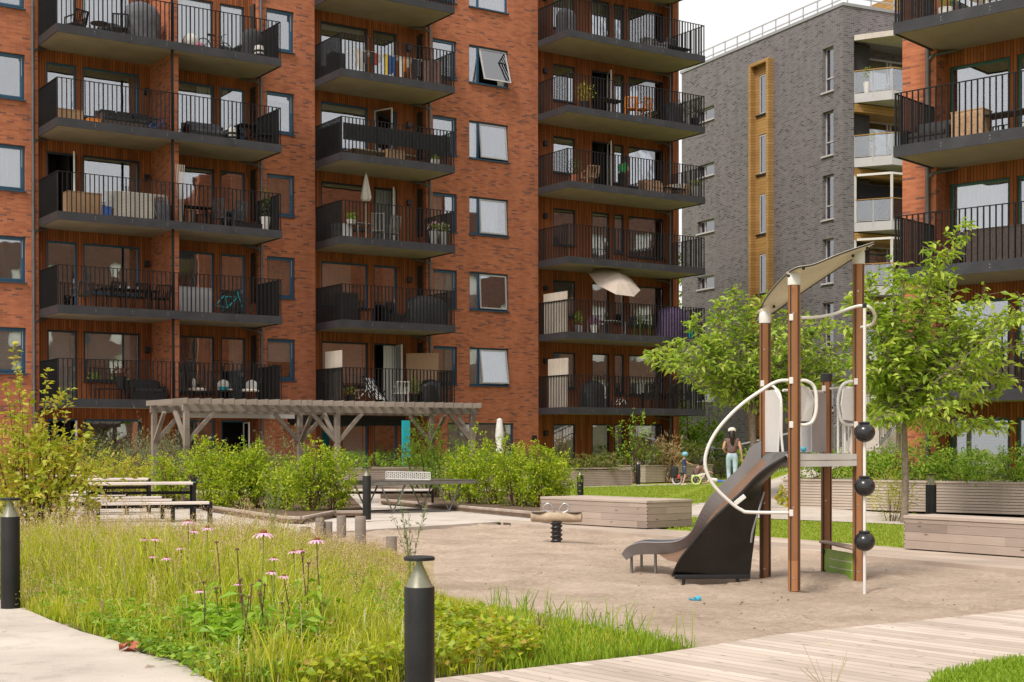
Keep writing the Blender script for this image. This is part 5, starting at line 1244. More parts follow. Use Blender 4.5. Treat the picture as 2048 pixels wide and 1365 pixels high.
def bedh(x, y):
    px = 1024+F_PX*x/y; h = np.interp(px, [300,560,680,820,880,1400], [.54,.52,.34,.26,.15,.06])*np.interp(y, [8,12,15,19], [.8,1.05,1.0,.62])
    h = h*np.clip(polyd(x,y,path_edge)/.7+.28, .25, 1)*np.clip(polyd(x,y,sand_edge)/.35+.4, .3, 1)*np.clip(polyd(x,y,walk_edge)/.4+.35, .3, 1)
    return h*(1+.22*np.sin(x*3.1+y*2.3)+.15*np.sin(x*7.7-y*5.1))
x, y = scatter(bedp, 86000, rs, xr, yr); h = bedh(x,y)*rs.uniform(.4,1.3,len(x))
blades('meadow_grass', x, y, np.full(len(x), GZ-.01), h, .0075, 'grass', rs, .5, 'long yellow green meadow grass filling the flower bed')
x, y = scatter(bedp, 26000, rs, xr, yr); h = bedh(x,y)*rs.uniform(.3,.8,len(x))
blades('fresh_grass', x, y, np.full(len(x), GZ-.01), h, .009, 'grass_fresh', rs, .7, 'short fresh green grass under the meadow grass')
x, y = scatter(px2([(980,1226),(1250,1272),(1400,1298),(1093,1335),(1000,1345)], GZ), 5200, rs); blades('border_grass', x, y, np.full(len(x), GZ-.01), rs.uniform(.03,.13,len(x))*(1+1.8*(rs.random(len(x))>.93)), .008, 'grass_fresh', rs, .5, 'bright green grass along the edge of the boardwalk')
vg = px2([(2100,1322),(2048,1331),(1960,1345),(1870,1368),(1850,1400),(2100,1400)], GZ); x, y = scatter(vg, 7000, rs); blades('verge_grass', x, y, np.full(len(x), GZ+.02), rs.uniform(.03,.09,len(x)), .007, 'grass_fresh', rs, .6, 'green grass in the bottom right corner')
# seed panicles: a stalk and a cloud of tiny husks
def panicles(poly, n, name, label, hmul=1.35, mat='seed', cl=30, sz=.0125, sp_=.045, keep=None):
    x, y = scatter(poly, n, rs, xr, yr)
    if keep is not None: k = keep(x, y); x, y = x[k], y[k]
    h = bedh(x,y)*rs.uniform(.85,hmul,len(x))+.05; n = len(x); B = np.stack([x,y,np.full(n,GZ)],1); l = rs.normal(size=(n,2))*.10
    top = B+np.stack([l[:,0]*h, l[:,1]*h, h],1)
    q = np.repeat(np.arange(n), cl); t = rs.uniform(0,1,len(q)); C = top[q]-np.stack([0*t,0*t,t*.16],1)+rs.normal(size=(len(q),3))*(sp_*(.35+t))[:,None]*[1,1,.6]
    D = rs.normal(size=(len(q),3)); V, Fc = leaf_arrays(C, D, sz*rs.uniform(.7,1.6,len(q)), sz*.8, rs, .3)
    s = rs.normal(size=(n,3))*[1,1,0]; s = nrm(s)*.0016; i = np.arange(n)*4+len(V)
    V = np.concatenate([V, np.stack([B-s,B+s,top+s,top-s],1).reshape(-1,3)]); Fc = np.concatenate([Fc, np.stack([i,i+1,i+2],1), np.stack([i,i+2,i+3],1)])
    tag(stuff(fast(name, V, Fc, mat)), label, 'grass')
panicles(bedp, 4800, 'seed_heads', 'tan feathery seed heads above the meadow grass', keep=lambda x, y: (1024+F_PX*x/y < 860) & (rs.random(len(x)) < np.clip((y-10)/5, .05, 1)))
panicles(bedp, 170, 'white_umbels', 'small white flower clusters scattered through the bed', 1.1, 'white_flower', 22, .008, .02)
panicles(bedp, 40, 'purple_spikes', 'thin purple flower spikes scattered through the bed', 1.15, 'purple_flower', 30, .008, .008)
# lobed ground cover and broad leaves
def cover(poly, n, mat, leaf, h, name, label, wid=.8):
    x, y = scatter(poly, n, rs); q = (rs.random(n)**.6); z = GZ+.02+q*h*(1+.3*np.sin(x*6)*np.sin(y*7))
    D = rs.normal(size=(n,3))*[1,1,.25]; L = leaf*rs.uniform(.6,1.2,n); V, Fc = leaf_arrays(np.stack([x,y,z],1), D, L, L*wid, rs, .12, .15)
    tag(stuff(fast(name, V, Fc, mat)), label, 'ground cover')
cover(px2([(560,1330),(640,1290),(880,1245),(1060,1290),(1090,1330),(870,1356),(600,1398)], GZ), 5200, 'leaf_ground', .062, .17, 'lobed_ground_cover', 'yellow green lobed leaves carpeting the bed beside the nearest bollard')
cover(px2([(160,1255),(300,1250),(420,1300),(600,1320),(600,1398),(425,1372),(283,1312)], GZ), 3600, 'leaf_green', .06, .13, 'green_ground_cover', 'low green leaves along the edge of the concrete path', .55)
cover(px2([(360,1290),(420,1250),(600,1235),(680,1290),(620,1350),(440,1345)], GZ), 2600, 'leaf_broad', .14, .30, 'broad_leaves', 'broad fresh green leaves at the foot of the coneflowers', .32)
cover(px2([(60,1215),(300,1180),(620,1190),(820,1230),(820,1290),(600,1330),(283,1300)], GZ), 3200, 'leaf_broad', .09, .26, 'meadow_herbs', 'leafy green herbs mixed between the meadow grasses', .3)
# coneflowers
def coneflower(px, py, Y, s, label, dead=False, nm='coneflower'):
    s *= .86
    hd = atd(px, py, Y); rn = random.Random(int(px*7+py)); b = Vector((hd.x+rn.uniform(-.06,.10), Y+rn.uniform(-.08,.08), GZ))
    o = empty(nm, b, 0, label, 'flower', 'withered coneflower heads' if dead else 'pink coneflowers'); top = hd-b
    m = MB(); m.tube(cr([(0,0,0),(top.x*.2+rn.uniform(-.02,.02),top.y*.3,top.z*.4),(top.x*.75,top.y*.8,top.z*.8),top], 4), [.0048,.0046,.0045,.0044,.0043,.0042,.004,.004,.0038,.0038,.0036,.0036,.0034], 6); m.build('stem', 'stem_brown' if dead or rn.random() < .6 else 'stem_green', o)
    m = MB(); m.lathe([(s*.17,-s*.04),(s*.24,s*.02),(s*.2,s*.14),(s*.08,s*.2)], top, 12); m.build('cone', 'dead_head' if dead else 'cone_brown', o, smooth=True)
    if not dead:
        m = MB(); n = 15
        for i in range(n):
            a = 2*PI*i/n+rn.uniform(-.1,.1); dr = rn.uniform(.18,.42); L = s*.62*rn.uniform(.85,1.1); d = Vector((math.cos(a), math.sin(a), 0)); sd = Vector((-d.y, d.x, 0))*s*.085
            p0 = top+d*s*.16; p1 = top+d*(s*.16+L*.6)-Vector((0,0,L*dr*.5)); p2 = top+d*(s*.16+L)-Vector((0,0,L*dr*1.3))
            m.add([p0-sd*.6,p0+sd*.6,p1+sd,p2+sd*.5,p2-sd*.5,p1-sd], [(0,1,2,5),(5,2,3,4)])
        m.build('petals', 'petal_pink', o)
    r2 = np.random.default_rng(int(px)); k = 13; C = np.array([top*t for t in r2.uniform(.12,.72,k)]); D = r2.normal(size=(k,3))*[1,1,.3]
    V, Fc = leaf_arrays(C, D, r2.uniform(.08,.15,k), np.full(k,.036), r2, .15, .25); fast('leaves', V, Fc, 'leaf_broad', o)
CF = [(527,1066,9.6,.125,'largest pink coneflower, tallest in the middle of the bed'),(634,1080,10.2,.105,'pink coneflower standing alone right of the tallest one'),(376,1043,12.2,.10,'topmost pink coneflower of the left trio'),(415,1056,12.0,.095,'right hand flower of the upper left trio'),
 (388,1062,12.4,.08,'lower flower of the upper left trio'),(289,1078,12.8,.085,'pink coneflower farthest left in the bed'),(311,1078,12.6,.09,'second pink coneflower from the left, touching the first'),(362,1096,12.4,.075,'small pink coneflower under the upper trio'),
 (333,1116,12.0,.085,'pink coneflower tilted below the left pair'),(306,1113,12.2,.07,'small pink coneflower just under the left pair'),(548,1117,10.4,.07,'small pink coneflower below the largest one'),(543,1144,10.0,.075,'pink coneflower low under the largest one'),
 (568,1152,10.1,.07,'pink coneflower beside the low one'),(587,1103,11.0,.075,'pale coneflower left of its twin, mid height'),(602,1101,10.8,.07,'pale coneflower right of its twin, mid height'),(476,1168,10.3,.06,'tiny fading pink flower among withered heads'),(400,1182,10.2,.065,'drooping pink flower at the left of the withered heads'),(425,1100,12.6,.06,'small pink flower right of the left group')]
for c in CF: coneflower(*c)
DF = [(433,1086,10.6),(474,1100,10.2),(606,1106,10.4),(617,1128,10.2),(407,1166,10.0),(432,1178,9.9),(481,1161,9.8),(504,1172,9.7),(519,1163,9.8),(530,1171,9.6),(484,1192,9.6),(498,1196,9.5),(519,1190,9.6),(563,1208,9.4)]
DN = ['withered brown head, highest of the dry ones','second highest withered head beside the highest','withered head close to the pale pair','withered head right below the pale pair','withered brown head farthest left','withered brown head second from the left','withered head at the left of the centre cluster','withered head in the middle of the centre cluster','small withered head above the centre cluster','withered head at the right of the centre cluster','low withered head under the cluster, left','low withered head under the cluster, middle','low withered head under the cluster, right','dark red withered head, lowest and farthest right']
for (a, b, c), l in zip(DF, DN): coneflower(a, b, c, .075, l, True, 'withered_coneflower')
def weed(px, ptop, Y, w, label, seed, mat='leaf_sage', stem='stem_green', n=60, leaf=.05):
    r2 = np.random.default_rng(seed); top = atd(px, ptop, Y); z0 = GZ; hh = top.z-z0; o = empty('tall_weed', (top.x, Y, z0), 0, label, 'plant', 'tall thin weeds'); m = MB(); C = []; D = []
    for i in range(7):
        e = Vector((r2.uniform(-w,w), r2.uniform(-w,w)*.5, hh*r2.uniform(.7,1))); c = Vector((e.x*.25, e.y*.2, hh*.45)); P_ = cr([(0,0,0), c, e], 8); m.tube(P_, [.004*(1-.7*q/len(P_)) for q in range(len(P_))], 5, cap=False)
        for p in P_[6:]:
            for q in range(3): C.append(p+Vector(r2.normal(size=3))*.012); D.append(r2.normal(size=3)+[0,0,1.0])
    m.build('stems', stem, o); V, Fc = leaf_arrays(np.array(C), np.array(D), np.full(len(C),leaf), np.full(len(C),leaf*.22), r2, .1); fast('leaves', V, Fc, mat, o)
weed(822,965,13.0,.22,'tall pale green weed with seed pods left of the nearest bollard',5)
weed(292,1090,12.6,.05,'thin bare brown weed stalk left of the coneflowers',6,'seed','stem_brown',leaf=.012)
weed(1660,1290,7.6,.16,'dry pinkish weed rising before the boardwalk at the bottom edge',8,'seed','log_wood',leaf=.012)
weed(545,935,17.5,.12,'slim weed standing among the picnic benches',9,'leaf_sage')
weed(1080,1225,11.0,.10,'dry weed at the sand edge right of the bollard',10,'seed','stem_brown',leaf=.015)
# lawn blades so the far lawn is not a flat sheet
r9 = np.random.default_rng(91); n9 = 90; bx = onz(1500,1300,GZ); C9 = np.stack([r9.uniform(-1.5,5,n9), r9.uniform(8,13,n9), np.full(n9,GZ+.04)],1)
V, Fc = leaf_arrays(C9, r9.normal(size=(n9,3))*[1,1,.1], r9.uniform(.02,.05,n9), r9.uniform(.008,.02,n9), r9, .2); k9 = inpoly(C9[:,0], C9[:,1], bb+far); k9 = np.repeat(k9, 4)
Fc = Fc[k9[Fc[:,0]]]; tag(stuff(fast('leaf_litter', V, Fc, 'seed')), 'dry bits of leaf and grass strewn on the boardwalk', 'litter')
def lawn_blades(poly, n, name, label, h=.05):
    x, y = scatter(poly, n, rs); z = np.array([g(a, b) for a, b in zip(x, y)]); blades(name, x, y, z-.005, rs.uniform(.4,1.2,n)*h, .014, 'lawn_blades', rs, .6, label)
lawn_blades(px2([(1420,1037),(1600,1044),(1830,1053),(1808,1097),(1560,1076),(1294,1056),(1296,1036)], GZ), 26000, 'lawn_grass', 'short lawn grass between the walkway and the path')
lawn_blades([Vector(p) for p in [(1.5,33.6,0),(4.2,34,0),(6.6,40,0),(8.6,47,0),(10.8,56,0),(8.2,58,0),(1.6,52,0)]], 34000, 'lawn_grass', 'short lawn grass on the rise where the woman walks', .06)
lawn_blades([Vector(p) for p in [(8.4,37,0),(10.5,44,0),(13.0,53,0),(20,52,0),(14,40,0),(10,36,0)]], 9000, 'lawn_grass', 'rough lawn grass behind the tower and planter', .09)
# little pebbles and prints of dirt on the sand
r2 = np.random.default_rng(5); m = MB()
for i in range(150):
    x_, y_ = r2.uniform(-2,7), r2.uniform(11,24)
    if keep_sand(x_, y_+.3): m.lathe([(.006,0),(.012*r2.uniform(.5,1.4),.005),(.004,.011)], (x_, y_, GS(x_,y_)), 6)
tag(stuff(m.build('pebbles', 'mulch')), 'dark little pebbles and crumbs scattered on the sand', 'pebbles')
# ================================================================== stairs and fences at the right back
o = empty('concrete_stair', (0,0,0), 0, 'pale concrete outdoor stair climbing to the right behind the tower', 'stairs')
A = atd(1742, 910, 54); Bq = atd(1812, 820, 57)
n = 14; m = MB(); w_ = Vector((-.9, 1.6, 0)); zb_ = A.z-.6
for i in range(n):
    a = A.lerp(Bq, i/n); b = A.lerp(Bq, (i+1)/n); m.prism([Vector((a.x,a.y,zb_)), Vector((b.x,b.y,zb_)), Vector((b.x,b.y,zb_))+w_, Vector((a.x,a.y,zb_))+w_], a.z+.16-zb_)
m.build('steps', 'concrete', o)
m = MB(); off = Vector((.25,-.4,0)); q0, q1 = A+off, Bq+off*1
m.add([Vector((q0.x,q0.y,zb_)), Vector((q1.x+1.5,q1.y+1,zb_)), q1+Vector((1.5,1,.25)), q1+Vector((0,0,.1)), q0+Vector((0,0,.25))]+[v+Vector((-.15,.25,0)) for v in (Vector((q0.x,q0.y,zb_)), Vector((q1.x+1.5,q1.y+1,zb_)), q1+Vector((1.5,1,.25)), q1+Vector((0,0,.1)), q0+Vector((0,0,.25)))],
      [(0,1,2,3,4),(9,8,7,6,5),(0,5,6,1),(1,6,7,2),(2,7,8,3),(3,8,9,4),(4,9,5,0)]); m.build('side_wall', 'concrete_wall', o)
def stair_rail(P, Q, label):
    m = MB()
    for z in (.95, .78, .18): m.bar(P+Vector((0,0,z)), Q+Vector((0,0,z)), .05)
    for i in range(25): a = P.lerp(Q, i/24); m.bar(a+Vector((0,0,.0)), a+Vector((0,0,.95)), .045 if i % 6 == 0 else .02)
    return m.build('stair_railing', 'galvanised', o)
stair_rail(q0+Vector((0,.1,.2)), q1+Vector((0,.1,.2)), ''); stair_rail(A+w_+Vector((-.1,0,.1)), Bq+w_+Vector((-.1,0,.1)), '')
o = empty('terrace_wall', (0,0,0), 0, 'raised brick terrace behind the stair carrying a white picket railing', 'terrace')
A = atd(1718, 830, 62); Bq = atd(1812, 830, 60); m = MB(); m.prism([Vector((A.x,A.y,-1.4)), Vector((Bq.x+3,Bq.y-1,-1.4)), Vector((Bq.x+4,Bq.y+3,-1.4)), Vector((A.x,A.y+4,-1.4))], A.z+1.4); m.build('wall', 'grey_brick', o)
m = MB()
for i in range(26): a = A.lerp(Bq, i/25); m.bar(a, a+Vector((0,0,.85)), .05)
for z in (.1,.45,.8): m.bar(A+Vector((0,0,z)), Bq+Vector((0,0,z)), .05)
m.build('picket_railing', 'white_frame', o)
o = empty('wire_fence', (0,0,0), 0, 'dark mesh fence with a pale top rail behind the woman', 'fence')
A = atd(1362, 897, 66); Bq = atd(1446, 897, 64); Cq = atd(1600, 862, 60); m = MB()
m.bar(A, Bq, .06); m.bar(Bq, Cq, .06); m.build('top_rail', 'light_frame', o)
m = MB()
for i in range(40):
    a = A.lerp(Bq, i/39); m.bar(Vector((a.x,a.y,-1.4)), a-Vector((0,0,.04)), .012)
    a = Bq.lerp(Cq, i/39); m.bar(Vector((a.x,a.y,-1.2)), a-Vector((0,0,.04)), .012)
for k in range(5): z = -.15-k*.25; m.bar((A.x,A.y,z),(Bq.x,Bq.y,z),.012)
m.build('mesh', 'dark_metal', o)
# ================================================================== people
def skinmesh(name, J, E_, mat, parent, sub=2):
    """J: list of (x,y,z,r) or (x,y,z,rx,ry); first joint is the root"""
    me = bpy.data.meshes.new(name); me.from_pydata([j[:3] for j in J], E_, []); o = bpy.data.objects.new(name, me); S.collection.objects.link(o)
    s = o.modifiers.new('skin', 'SKIN'); s.use_smooth_shade = True
    for i, j in enumerate(J):
        v = me.skin_vertices[0].data[i]; v.radius = (j[3], j[4] if len(j) > 4 else j[3]); v.use_root = (i == 0)
    q = o.modifiers.new('sub', 'SUBSURF'); q.levels = sub; q.render_levels = sub
    dg = bpy.context.evaluated_depsgraph_get(); ev = o.evaluated_get(dg); nm = bpy.data.meshes.new_from_object(ev); nm.name = name
    bpy.data.objects.remove(o); nm.materials.clear(); nm.materials.append(M[mat]); o2 = bpy.data.objects.new(name, nm); link(o2, parent)
    for p in nm.polygons: p.use_smooth = True
    return o2
def person(loc, rz, H_, pose, label, top='brown_top', legs='jeans', hair_len=.35, cap=None, hair='hair', shoe='black_plastic', sleeve=0, short=False, child=False):
    """pose: dict of joints in metres for a 1.68 m figure: hip z, knees, ankles, elbows, hands"""
    k = H_/1.68; o = empty('person', loc, rz, label, 'person'); p = pose
    hs = 1.25 if child else 1.0
    def v(a): return (a[0]*k, a[1]*k, a[2]*k)
    pel, ch, nk, hd = p['pelvis'], p['chest'], p['neck'], p['head']
    J = [(*v(pel),.125*k,.10*k), (*v(((pel[0]+ch[0])/2,(pel[1]+ch[1])/2,(pel[2]+ch[2])/2)),.105*k,.082*k), (*v(ch),.135*k,.095*k), (*v(nk),.048*k)]; Ed = [(0,1),(1,2),(2,3)]
    hc = v(hd)
    J.append((nk[0]*k+(hc[0]-nk[0]*k)*.35, nk[1]*k+(hc[1]-nk[1]*k)*.35, nk[2]*k+(hc[2]-nk[2]*k)*.35, .047*k)); Ed.append((3,4))
    J.append((*hc,.082*k*hs,.095*k*hs)); Ed.append((4,5)); J.append((hc[0],hc[1],hc[2]+.055*k*hs,.078*k*hs,.085*k*hs)); Ed.append((5,6))
    for sd in ('L','R'):
        sh, el, ha = v(p['sh'+sd]), v(p['el'+sd]), v(p['ha'+sd]); n0 = len(J)
        J += [(*sh,.052*k),(*el,.038*k),(*[el[i]+(ha[i]-el[i])*.86 for i in range(3)],.026*k),(*ha,.030*k,.018*k)]; Ed += [(2,n0),(n0,n0+1),(n0+1,n0+2),(n0+2,n0+3)]
        d = Vector(ha)-Vector(el); d.normalize(); a = d.cross(Vector((0,1,.2))); a = a.normalized() if a.length > .1 else Vector((1,0,0)); c = d.cross(a)
        for f, (off, ln) in enumerate([(-.024,.060),(-.008,.070),(.008,.066),(.024,.052)]):
            b = Vector(ha)+a*off*k+d*.022*k; J += [(*b,.0085*k),(*(b+d*ln*.55*k+c*.006*k),.0078*k),(*(b+d*ln*k+c*.02*k),.006*k)]; q = len(J)-3; Ed += [(n0+3,q),(q,q+1),(q+1,q+2)]
        b = Vector(ha)-a*.026*k; J += [(*b,.010*k),(*(b-a*.022*k+d*.03*k),.008*k)]; q = len(J)-2; Ed += [(n0+3,q),(q,q+1)]
        hp, kn, an, to = v(p['hp'+sd]), v(p['kn'+sd]), v(p['an'+sd]), v(p['to'+sd]); n1 = len(J)
        J += [(*hp,.085*k),(*kn,.055*k),(*an,.036*k),(*to,.030*k)]; Ed += [(0,n1),(n1,n1+1),(n1+1,n1+2),(n1+2,n1+3)]
    skinmesh('body', J, Ed, 'skin', o, 1)
    # face
    f = MB(); fw_ = Vector(p.get('face', (0,1,0))).normalized(); sdv = fw_.cross(Vector((0,0,1))).normalized(); hcV = Vector(hc)
    f.ball(hcV+fw_*.098*k*hs-Vector((0,0,.012*k)), .014*k, (1,1,1.3), 8); f.build('nose', 'skin', o, smooth=True)
    f = MB()
    for s_ in (-1,1): f.ball(hcV+fw_*.082*k*hs+sdv*s_*.033*k+Vector((0,0,.014*k)), .010*k, n=8)
    f.build('eyes', 'black_plastic', o, smooth=True)
    f = MB(); f.ball(hcV+fw_*.084*k*hs-Vector((0,0,.048*k)), .018*k, (1,1,.35), 8); f.build('mouth', 'pink', o)
    for s_ in (-1,1): f = MB(); f.ball(hcV+sdv*s_*.080*k*hs-Vector((0,0,.005*k)), .022*k, (.5,1,1.4), 8); f.build('ear', 'skin', o, smooth=True)
    # clothes
    mid = v(((pel[0]+ch[0])/2,(pel[1]+ch[1])/2,(pel[2]+ch[2])/2))
    T_ = [(*v((pel[0],pel[1]+(ch[1]-pel[1])*.02,pel[2]+.02+(0 if ch[2]-pel[2]>.3 else .02))),0.168*k,.142*k),(*mid,.146*k,.122*k),(*v(ch),.162*k,.122*k),(*v((ch[0]*.4+nk[0]*.6,ch[1]*.4+nk[1]*.6,ch[2]*.4+nk[2]*.6)),.075*k,.07*k)]; Te = [(0,1),(1,2),(2,3)]
    for sd in ('L','R'):
        sh, el = v(p['sh'+sd]), v(p['el'+sd]); t = .25+sleeve*.7; n0 = len(T_); T_ += [(*sh,.062*k),(*[sh[i]+(el[i]-sh[i])*t for i in range(3)],.055*k)]; Te += [(2,n0),(n0,n0+1)]
    skinmesh('top', T_, Te, top, o, 2)
    L_ = [(*v((pel[0],pel[1],pel[2]+.10)),.128*k,.105*k),(*v(pel),.147*k,.120*k)]; Le = [(0,1)]
    for sd in ('L','R'):
        hp, kn, an = v(p['hp'+sd]), v(p['kn'+sd]), v(p['an'+sd]); n0 = len(L_)
        if short: L_ += [(*hp,.095*k),(*[hp[i]+(kn[i]-hp[i])*.8 for i in range(3)],.08*k)]; Le += [(1,n0),(n0,n0+1)]
        else: L_ += [(*hp,.096*k),(*kn,.066*k),(*[kn[i]+(an[i]-kn[i])*.93 for i in range(3)],.052*k)]; Le += [(1,n0),(n0,n0+1),(n0+1,n0+2)]
    skinmesh('trousers' if not short else 'shorts', L_, Le, legs, o, 2)
    for sd in ('L','R'):
        an, to = Vector(v(p['an'+sd])), Vector(v(p['to'+sd])); m = MB(); d = (to-an); d.z = 0; m.obox(an+d*.45-Vector((0,0,.035*k)), (.085*k,.25*k,.06*k), math.atan2(-d.x, d.y) if d.length > .01 else 0); m.build('shoe', shoe, o, smooth=False, bevel=.02*k)
    if hair:
        m = MB(); back = -fw_; m.ball(hcV+back*.018*k+Vector((0,0,.022*k)), .108*k*hs, (1,1,1.05), 12)
        m.v = [q for q in m.v]; hm = m.build('hair', hair, o, smooth=True)
        if hair_len > .05:
            m = MB(); m.tube(cr([hcV+back*.06*k+Vector((0,0,.03*k)), hcV+back*.10*k-Vector((0,0,.12*k)), hcV+back*.105*k-Vector((0,0,hair_len*.6*k)), hcV+back*.085*k+sdv*.03*k-Vector((0,0,hair_len*k))], 5), [.085*k,.09*k,.09*k,.088*k,.085*k,.082*k,.078*k,.075*k,.07*k,.065*k,.06*k,.055*k,.048*k,.04*k,.03*k,.02*k], 10); m.build('long_hair', hair, o, smooth=True)
        for s_ in (): pass
    if cap:
        m = MB(); m.lathe([(.112*k*hs,0),(.114*k*hs,.03*k),(.10*k*hs,.075*k),(.06*k*hs,.105*k),(.01,.115*k)], hcV+Vector((0,0,.03*k))-fw_*.012*k, 18); cpp = m.build('cap', cap, o, smooth=True)
        if cap != 'helmet_blue': m = MB(); m.obox(hcV+fw_*.135*k+Vector((0,0,.038*k)), (.14*k,.11*k,.012*k), math.atan2(-fw_.x, fw_.y)); m.build('cap_peak', cap, o, bevel=.004)
        else: m = MB(); m.ball(hcV+Vector((0,0,.055*k)), .135*k*hs, (1,1.05,.85), 14); m.build('helmet_shell', cap, o, smooth=True)
    return o
STAND = dict(pelvis=(0,0,.93), chest=(0,.01,1.28), neck=(0,0,1.43), head=(0,.015,1.57), shL=(-.175,0,1.36), shR=(.175,0,1.36), elL=(-.24,-.02,1.08), elR=(.24,-.03,1.08),
    haL=(-.23,.06,.84), haR=(.27,.04,.84), hpL=(-.09,0,.86), hpR=(.09,0,.86), knL=(-.095,.02,.48), knR=(.095,.02,.48), anL=(-.09,-.02,.08), anR=(.09,-.02,.08), toL=(-.10,.12,.03), toR=(.10,.12,.03))
W_ = dict(STAND); W_.update(elL=(-.245,-.02,1.10), haL=(-.17,.17,1.02), elR=(.24,-.05,1.10), haR=(.28,.0,.84), knL=(-.09,.09,.49), anL=(-.08,.0,.09), toL=(-.08,.14,.03), knR=(.09,-.02,.48), anR=(.09,-.20,.12), toR=(.09,-.08,.03), face=(0,1,0))
P = atd(1464, 856, 40.5); zt_w = P.z; gz_ = g(P.x, P.y)
person((P.x, P.y, gz_), R(-6), (zt_w-gz_)*1.68/1.70, W_, 'woman in beige cap, brown top and pale jeans walking away over the lawn', 'brown_top', 'jeans', .42, 'cream')
# child on the balance bike
P = atd(1371, 904.5, 55.5); gz_ = g(P.x, P.y)
K_ = dict(STAND); K_.update(shL=(-.16,0,1.34), shR=(.16,0,1.34), elL=(-.19,.16,1.14), haL=(-.16,.38,1.10), elR=(.19,.16,1.14), haR=(.16,.38,1.10), head=(0,.04,1.56), knL=(-.12,.08,.46), anL=(-.14,-.02,.08), toL=(-.14,.10,.03), knR=(.12,.02,.46), anR=(.14,-.12,.08), toR=(.14,.02,.03), face=(0,1,0))
person((P.x-.05, P.y, gz_), R(-82), (P.z-gz_)*.97, K_, 'small child in a blue helmet and navy clothes standing over a balance bike', 'navy', 'navy', .0, 'helmet_blue', None, 'white_frame', sleeve=.3, short=True, child=True)
o = empty('balance_bike', (P.x+.05, P.y+.02, gz_), R(-8), 'black balance bike with one white and one lime green wheel', 'balance bike')
def ring(c, r, t, n=22): return [(c[0]+r*math.cos(2*PI*i/n), c[1], c[2]+r*math.sin(2*PI*i/n)) for i in range(n+1)]
for x_, mt, nm in ((-.37,'white_frame','wheel'),(.36,'lime_tyre','wheel')):
    m = MB(); m.tube(ring((x_,0,.20), .165, 0), .034, 8); w = m.build(nm, mt, o, smooth=True); m = MB(); m.tube(ring((x_,0,.20), .115, 0), .02, 6)
    for i in range(6): a = i*PI/3; m.bar((x_,0,.20), (x_+.12*math.cos(a),0,.20+.12*math.sin(a)), .014)
    m.build('rim', 'black_plastic', w)
m = MB(); m.tube([(-.37,0,.20),(-.05,0,.24),(.26,0,.46)], .022); m.tube([(-.37,0,.20),(-.17,0,.44)], .016); m.tube([(.36,0,.20),(.25,0,.54)], .018); m.tube([(-.05,0,.24),(-.17,0,.44)], .018); m.build('bike_frame', 'black_plastic', o)
m = MB(); m.obox((-.18,0,.46), (.22,.12,.05)); m.build('saddle', 'black_rubber', o, bevel=.02); m = MB(); m.tube([(.24,-.2,.56),(.25,0,.55),(.24,.2,.56)], .014); m.build('handlebar', 'black_plastic', o)
m = MB(); m.obox((P.x-.42, P.y+.05, gz_+.50), (.26,.34,.44), R(15)); o = m.build('backpack', 'black_fabric', bevel=.08); tag(o, 'black backpack hanging behind the child on the bike', 'bag')
m = MB(); m.obox((P.x-.26, P.y-.04, gz_+.32), (.12,.14,.16)); o = m.build('pouch', 'red', bevel=.04); tag(o, 'small dark red pouch by the rear wheel of the balance bike', 'bag')
# crouching woman and a lying child beside the bike
Cq = dict(STAND); Cq.update(pelvis=(0,-.10,.30), chest=(0,.16,.62), neck=(0,.26,.76), head=(0,.33,.90), shL=(-.17,.18,.68), shR=(.17,.18,.68), elL=(-.20,.42,.52), haL=(-.14,.68,.50), elR=(.20,.40,.50), haR=(.14,.66,.46), hpL=(-.10,-.04,.28), hpR=(.10,-.04,.28), knL=(-.16,.36,.42), knR=(.16,.36,.42), anL=(-.13,.02,.08), anR=(.13,.02,.08), toL=(-.14,.16,.03), toR=(.14,.16,.03), face=(0,1,-.1))
P2_ = atd(1391, 965, 56.5); person((P2_.x+.0, P2_.y, g(P2_.x,P2_.y)), R(-70), 1.66, Cq, 'dark haired woman crouching and reaching forward beside the balance bike', 'brown_top', 'cream', .30)
Ly = dict(STAND); Ly.update(pelvis=(0,-.35,.16), chest=(0,.02,.24), neck=(0,.16,.34), head=(0,.24,.44), shL=(-.16,.04,.26), shR=(.16,.04,.26), elL=(-.22,.22,.10), haL=(-.10,.42,.08), elR=(.22,.22,.10), haR=(.10,.42,.08), hpL=(-.09,-.38,.15), hpR=(.09,-.38,.15), knL=(-.12,-.78,.12), knR=(.12,-.78,.12), anL=(-.1,-1.12,.10), anR=(.1,-1.12,.10), toL=(-.1,-1.24,.05), toR=(.1,-1.24,.05), face=(0,1,.1))
P3_ = atd(1412, 962, 56.0); person((P3_.x+.2, P3_.y, g(P3_.x,P3_.y)+.02), R(80), 1.25, Ly, 'child in white shirt and blue trousers lying on the grass edge behind the handrail', 'white_cloth', 'blue_cloth', .1, sleeve=.8)
# woman on the balcony
def RP(u, v, k, dz=.232): return bw(BR, u, v, sR(k)+dz)
uu = 4.9
Sb = dict(STAND); Sb.update(chest=(0,.07,1.26), neck=(0,.12,1.40), head=(0,.17,1.52), shL=(-.17,.06,1.33), shR=(.17,.06,1.33), elL=(-.22,.12,1.08), haL=(-.14,.34,1.02), elR=(.22,.14,1.08), haR=(.12,.36,.98), face=(0,1,-.2))
Q_ = RP(5.15, 0.55, 4); person(Q_, BR[0]+R(-75), 1.66, Sb, 'woman in bright green shirt, black trousers and cap standing on a balcony', 'green_shirt', 'black_fabric', .30, 'black_fabric', sleeve=.4)
